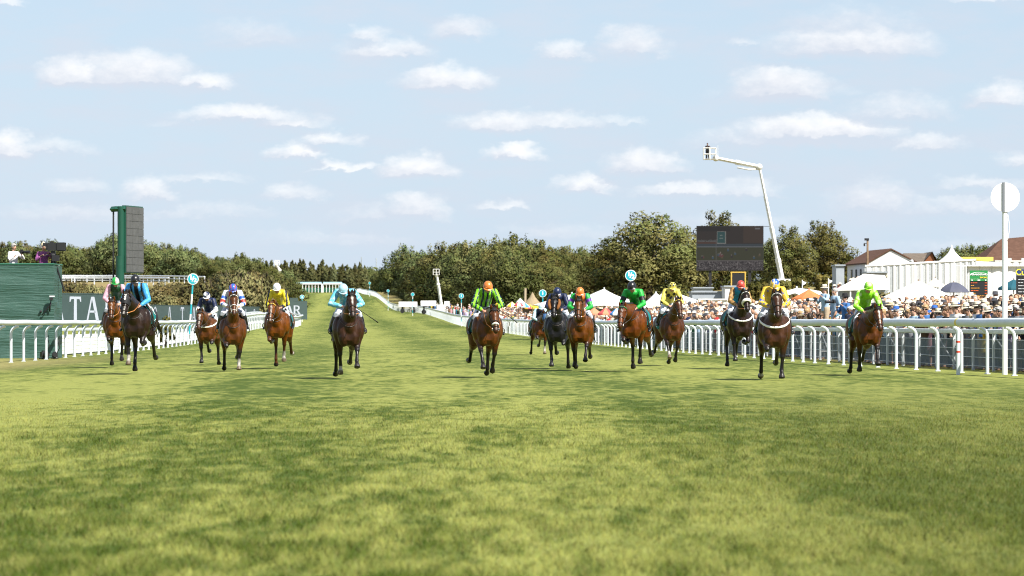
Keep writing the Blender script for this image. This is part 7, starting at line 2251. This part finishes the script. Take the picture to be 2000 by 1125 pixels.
# photographers on low steps behind the rail, and the crew on the green platform
def camera_thing(label, loc, rz, white=True, k=1.0):
    o = thing('photo_camera', label, 'camera', loc, rz); o.scale = (k,) * 3
    m = MB(); m.box((0, 0, 0), (.15, .08, .11)); m.box((0, -.01, .07), (.07, .07, .04)); m.obj('camera_body', M_dark, o)
    m = MB(); m.loft([(0, -.04, 0), (0, -.10, 0), (0, -.11, 0), (0, -.26, 0)], [.036, .04, .048, .052], seg=14); m.obj('lens_barrel', M_camw if white else M_dark, o, True, 40)
    m = MB(); m.loft([(0, -.26, 0), (0, -.34, 0)], [.052, .058], seg=14); m.obj('lens_hood', M_dark, o, True, 40)
def steps(label, loc, h):
    o = thing('step_ladder', label, 'steps', loc, 0, 'white steps behind the barrier')
    m = MB(); m.box((0, 0, h - .02), (.45, .40, .04)); m.obj('top_step', M_wht, o)
    for z in (h * .33, h * .66):
        m = MB(); m.box((0, -.22 - (h - z) * .2, z), (.42, .10, .03)); m.obj('tread', M_wht, o)
    for sx in (-1, 1):
        for sy in (-1, 1):
            m = MB(); m.loft([(sx * .22, sy * .18, h - .03), (sx * .25, sy * (.22 + h * .16), 0)], .022, seg=6); m.obj('leg', M_wht, o)
for x, y, d, key, top, legs, hat, hair, lab, white in ((1612, 556, 128, 'camera0', 'pale blue', 'beige', 'cream panama hat', (0, 'grey'), 'photographer in a pale blue shirt and cap standing tallest at the left of the photographers', True),
                                                (1632, 560, 129, 'stand0', 'pale blue', 'pale blue', None, (0, 'grey'), 'grey haired photographer with white straps in the middle of the three', True),
                                                (1652, 573, 126, 'camera0', 'mid blue', 'navy', 'dark trilby', (0, 'dark'), 'photographer in blue shirt and dark brimmed hat looking left through a camera', False)):
    X = (x - 1000) * d / FPX; gz = ghf(X, d); top_z = zpx(y, d); st_h = max(.25, top_z - 1.80 - gz)
    steps('white step ladder under the %s photographer' % {1612: 'left', 1632: 'middle', 1652: 'right'}[x], (X, d, gz), st_h)
    dressed(lab, 'photographer', (X, d, gz + st_h), -R(62), key, 0, top, legs, hair=hair, hat=hat, group='photographers behind the rail')
    if key == 'camera0' or x == 1632:
        q = PLM['camera0']['wr'][1]; rr = Matrix.Rotation(-R(62), 3, 'Z') @ (Vector((.02, -.52, 1.50)) if x == 1652 else Vector((.02, -.46, 1.26 if x == 1612 else 1.02)))
        camera_thing('%s lens camera of the %s photographer' % ('white' if white else 'black', {1612: 'left', 1632: 'middle', 1652: 'right'}[x]), Vector((X, d, gz + st_h)) + rr, -R(62 if x != 1632 else 20), white)
# platform crew
X, Y = (26 - 1000) * 131 / FPX, 131.0
dressed('photographer in a white polo shirt holding a camera on the green platform', 'photographer', (X, Y, DK - .02), R(48), 'camera0', 0, 'white', 'black', hair=(0, 'grey'), group='camera crew on the green platform')
camera_thing('black camera held by the man in the white polo shirt', Vector((X, Y, DK)) + Matrix.Rotation(R(48), 3, 'Z') @ Vector((.02, -.44, 1.42)), R(62), False, 1.05)
M_floral = bpy.data.materials.new('purple_floral_cloth'); M_floral.use_nodes = True
t = NT(M_floral.node_tree); b = M_floral.node_tree.nodes['Principled BSDF']; co = t.n('ShaderNodeTexCoord').outputs['Object']
vo = t.n('ShaderNodeTexVoronoi', {'Vector': co, 'Scale': 22.0}); c = t.mix(t.step(vo.outputs['Distance'], .12, .26), (.70, .45, .42), (.22, .055, .20))
M_floral.node_tree.links.new(c, b.inputs['Base Color']); b.inputs['Roughness'].default_value = .8
MC['purple floral'] = M_floral
X = (84 - 1000) * 131.2 / FPX
tvp = dressed('camera operator in a purple floral shirt, pale cap and headphones behind the television camera', 'camera operator', (X, 131.3, DK - .02), R(20), 'phone20', 0, 'purple floral', 'navy', hair=(0, 'grey'), group='camera crew on the green platform') if ('phone20' in PLM) else \
      dressed('camera operator in a purple floral shirt, pale cap and headphones behind the television camera', 'camera operator', (X, 131.3, DK - .02), R(20), 'camera0', 0, 'purple floral', 'navy', hair=(0, 'grey'), group='camera crew on the green platform')
hm_ = MB(); hm_.lathe([(.098, -.01), (.096, .05), (.070, .10), (.03, .125), (.012, .15), (.004, .152)], seg=16); hm_.v = [(x, y * 1.12 , z) for x, y, z in hm_.v]
hm_.obj('cap', mat('cream_cap', (.62, .54, .36), .8), tvp, True, loc=PLM['camera0']['hc'] + Vector((0, .006, .055)))
for s in (-1, 1):
    m = MB(); m.ball((s * .092, .01, -.005), (.022, .045, .05), 10, 7); m.obj('headphone', M_camw, tvp, True, loc=PLM['camera0']['hc'])
# the operator up in the big lift's basket
o = dressed('camera operator in black standing in the basket of the tallest boom lift', 'camera operator', bask + Vector((-.25, 0, .10)), R(10), 'camera0', 1, 'black', 'black', hair=(0, 'dark'), group='operators in the lifts')

# people on the terrace, then the far crowd as one mass
crowd = MB(); ccol = []
def lump(X, Y, z, k, skin, top, hat, hairc):
    n0 = len(crowd.v)
    a = cr.uniform(-.3, .3)
    crowd.ball((X, Y - .02, z + 1.62 * k), (.078, .09, .11), 7, 5); ccol.extend([skin] * (len(crowd.v) - n0)); n0 = len(crowd.v)
    crowd.ball((X + .01, Y + .025, z + 1.665 * k), (.088, .092, .095), 7, 5); ccol.extend([hairc] * (len(crowd.v) - n0)); n0 = len(crowd.v)
    crowd.loft([(X, Y, z - .1), (X, Y, z + .9 * k), (X, Y, z + 1.25 * k), (X, Y, z + 1.42 * k), (X, Y, z + 1.5 * k)], [.14, .17, .20, .19, .06], [.11, .12, .13, .11, .06], seg=7); ccol.extend([top] * (len(crowd.v) - n0)); n0 = len(crowd.v)
    if cr.random() < .35:
        s = cr.choice((-1, 1)); crowd.loft([(X + s * .2, Y, z + 1.38 * k), (X + s * .26, Y - .15, z + 1.25 * k), (X + s * .14, Y - .28, z + (1.6 if cr.random() < .5 else 1.1) * k)], [.05, .042, .035], seg=5); ccol.extend([skin] * (len(crowd.v) - n0)); n0 = len(crowd.v)
    if hat is not None:
        crowd.lathe([(.19, z + 1.685 * k), (.10, z + 1.70 * k), (.088, z + 1.79 * k), (.01, z + 1.80 * k)], (X, Y, 0), seg=8); ccol.extend([hat] * (len(crowd.v) - n0))
cols_t = list(CLOTH.values())
def crowd_at(X, Y, dz=0.0):
    lump(X, Y, ghf(X, Y) + dz, cr.uniform(.92, 1.06), SKINS[cr.choices((0, 1, 2, 3), (5, 3, 4, .5))[0]], cr.choice(cols_t + [CLOTH['white']] * 5 + [CLOTH['pale blue']] * 2), cr.choice(((.70, .62, .46), (.74, .70, .62), (.05, .05, .06))) if cr.random() < .33 else None, cr.choice(((.03, .02, .014), (.10, .05, .025), (.36, .23, .11), (.34, .33, .32))))
y = 112.0
while y < 470:
    rows = 9 if y < 260 else 7
    for r_ in range(rows):
        lim = (140, 126, 122, 112, 108)
        if r_ < 5 and y < lim[r_] + .5: continue
        if cr.random() < .12: continue
        crowd_at(float(xr(y)) + 2.35 + r_ * .68 + cr.uniform(-.2, .2), y + cr.uniform(-.3, .3), .05 * r_)
    y += .62 if y < 200 else .62 + (y - 200) * .0035
for k in range(120):                                   # loosely scattered behind, towards the tents and bookmakers
    y = cr.uniform(125, 230); crowd_at(float(xr(y)) + cr.uniform(6, 11), y)
for k in range(120):
    y = cr.uniform(470, 760); crowd_at(float(xr(y)) + cr.uniform(2.2, 7), y)
ter = thing('terrace', 'stepped terrace of spectators beside the gabled building', 'terrace', tuple(G(1660, 262)))
for q, (x0, x1, yt) in enumerate(((1634, 1654, 563), (1654, 1674, 556), (1674, 1696, 549))):
    d = 262.0; zt_ = zpx(yt, d) - 1.35; c0 = (x0 - 1000) * d / FPX; c1 = (x1 - 1000) * d / FPX
    m = MB(); m.box(((c0 + c1) / 2 - ter.location.x, 1.2, (zt_ - ter.location.z) / 2), (c1 - c0, 3.4, zt_ - ter.location.z)); m.obj('step', M_grey, ter)
    for k in range(5):
        lump(cr.uniform(c0, c1), d + cr.uniform(-.2, 2.4), zt_, cr.uniform(.9, 1.05), SKINS[cr.randrange(3)], cr.choice((CLOTH['white'], CLOTH['pale blue'], CLOTH['red'], CLOTH['pink'], CLOTH['white'])), (.72, .66, .54) if k % 3 == 0 else None, cr.choice(((.03, .02, .014), (.10, .05, .025), (.36, .23, .11), (.34, .33, .32))))
M_mass = mat('crowd_cloth', (.5, .5, .5), .75, .15, .25, 1.5, attr='skin')
cme = crowd.mesh('crowd', M_mass, True); attr_set(cme, 'skin', np.array(ccol, np.float32))
tag(link_mesh('crowd', cme), 'dense distant crowd of spectators packed along the far rail', 'crowd', kind='stuff')
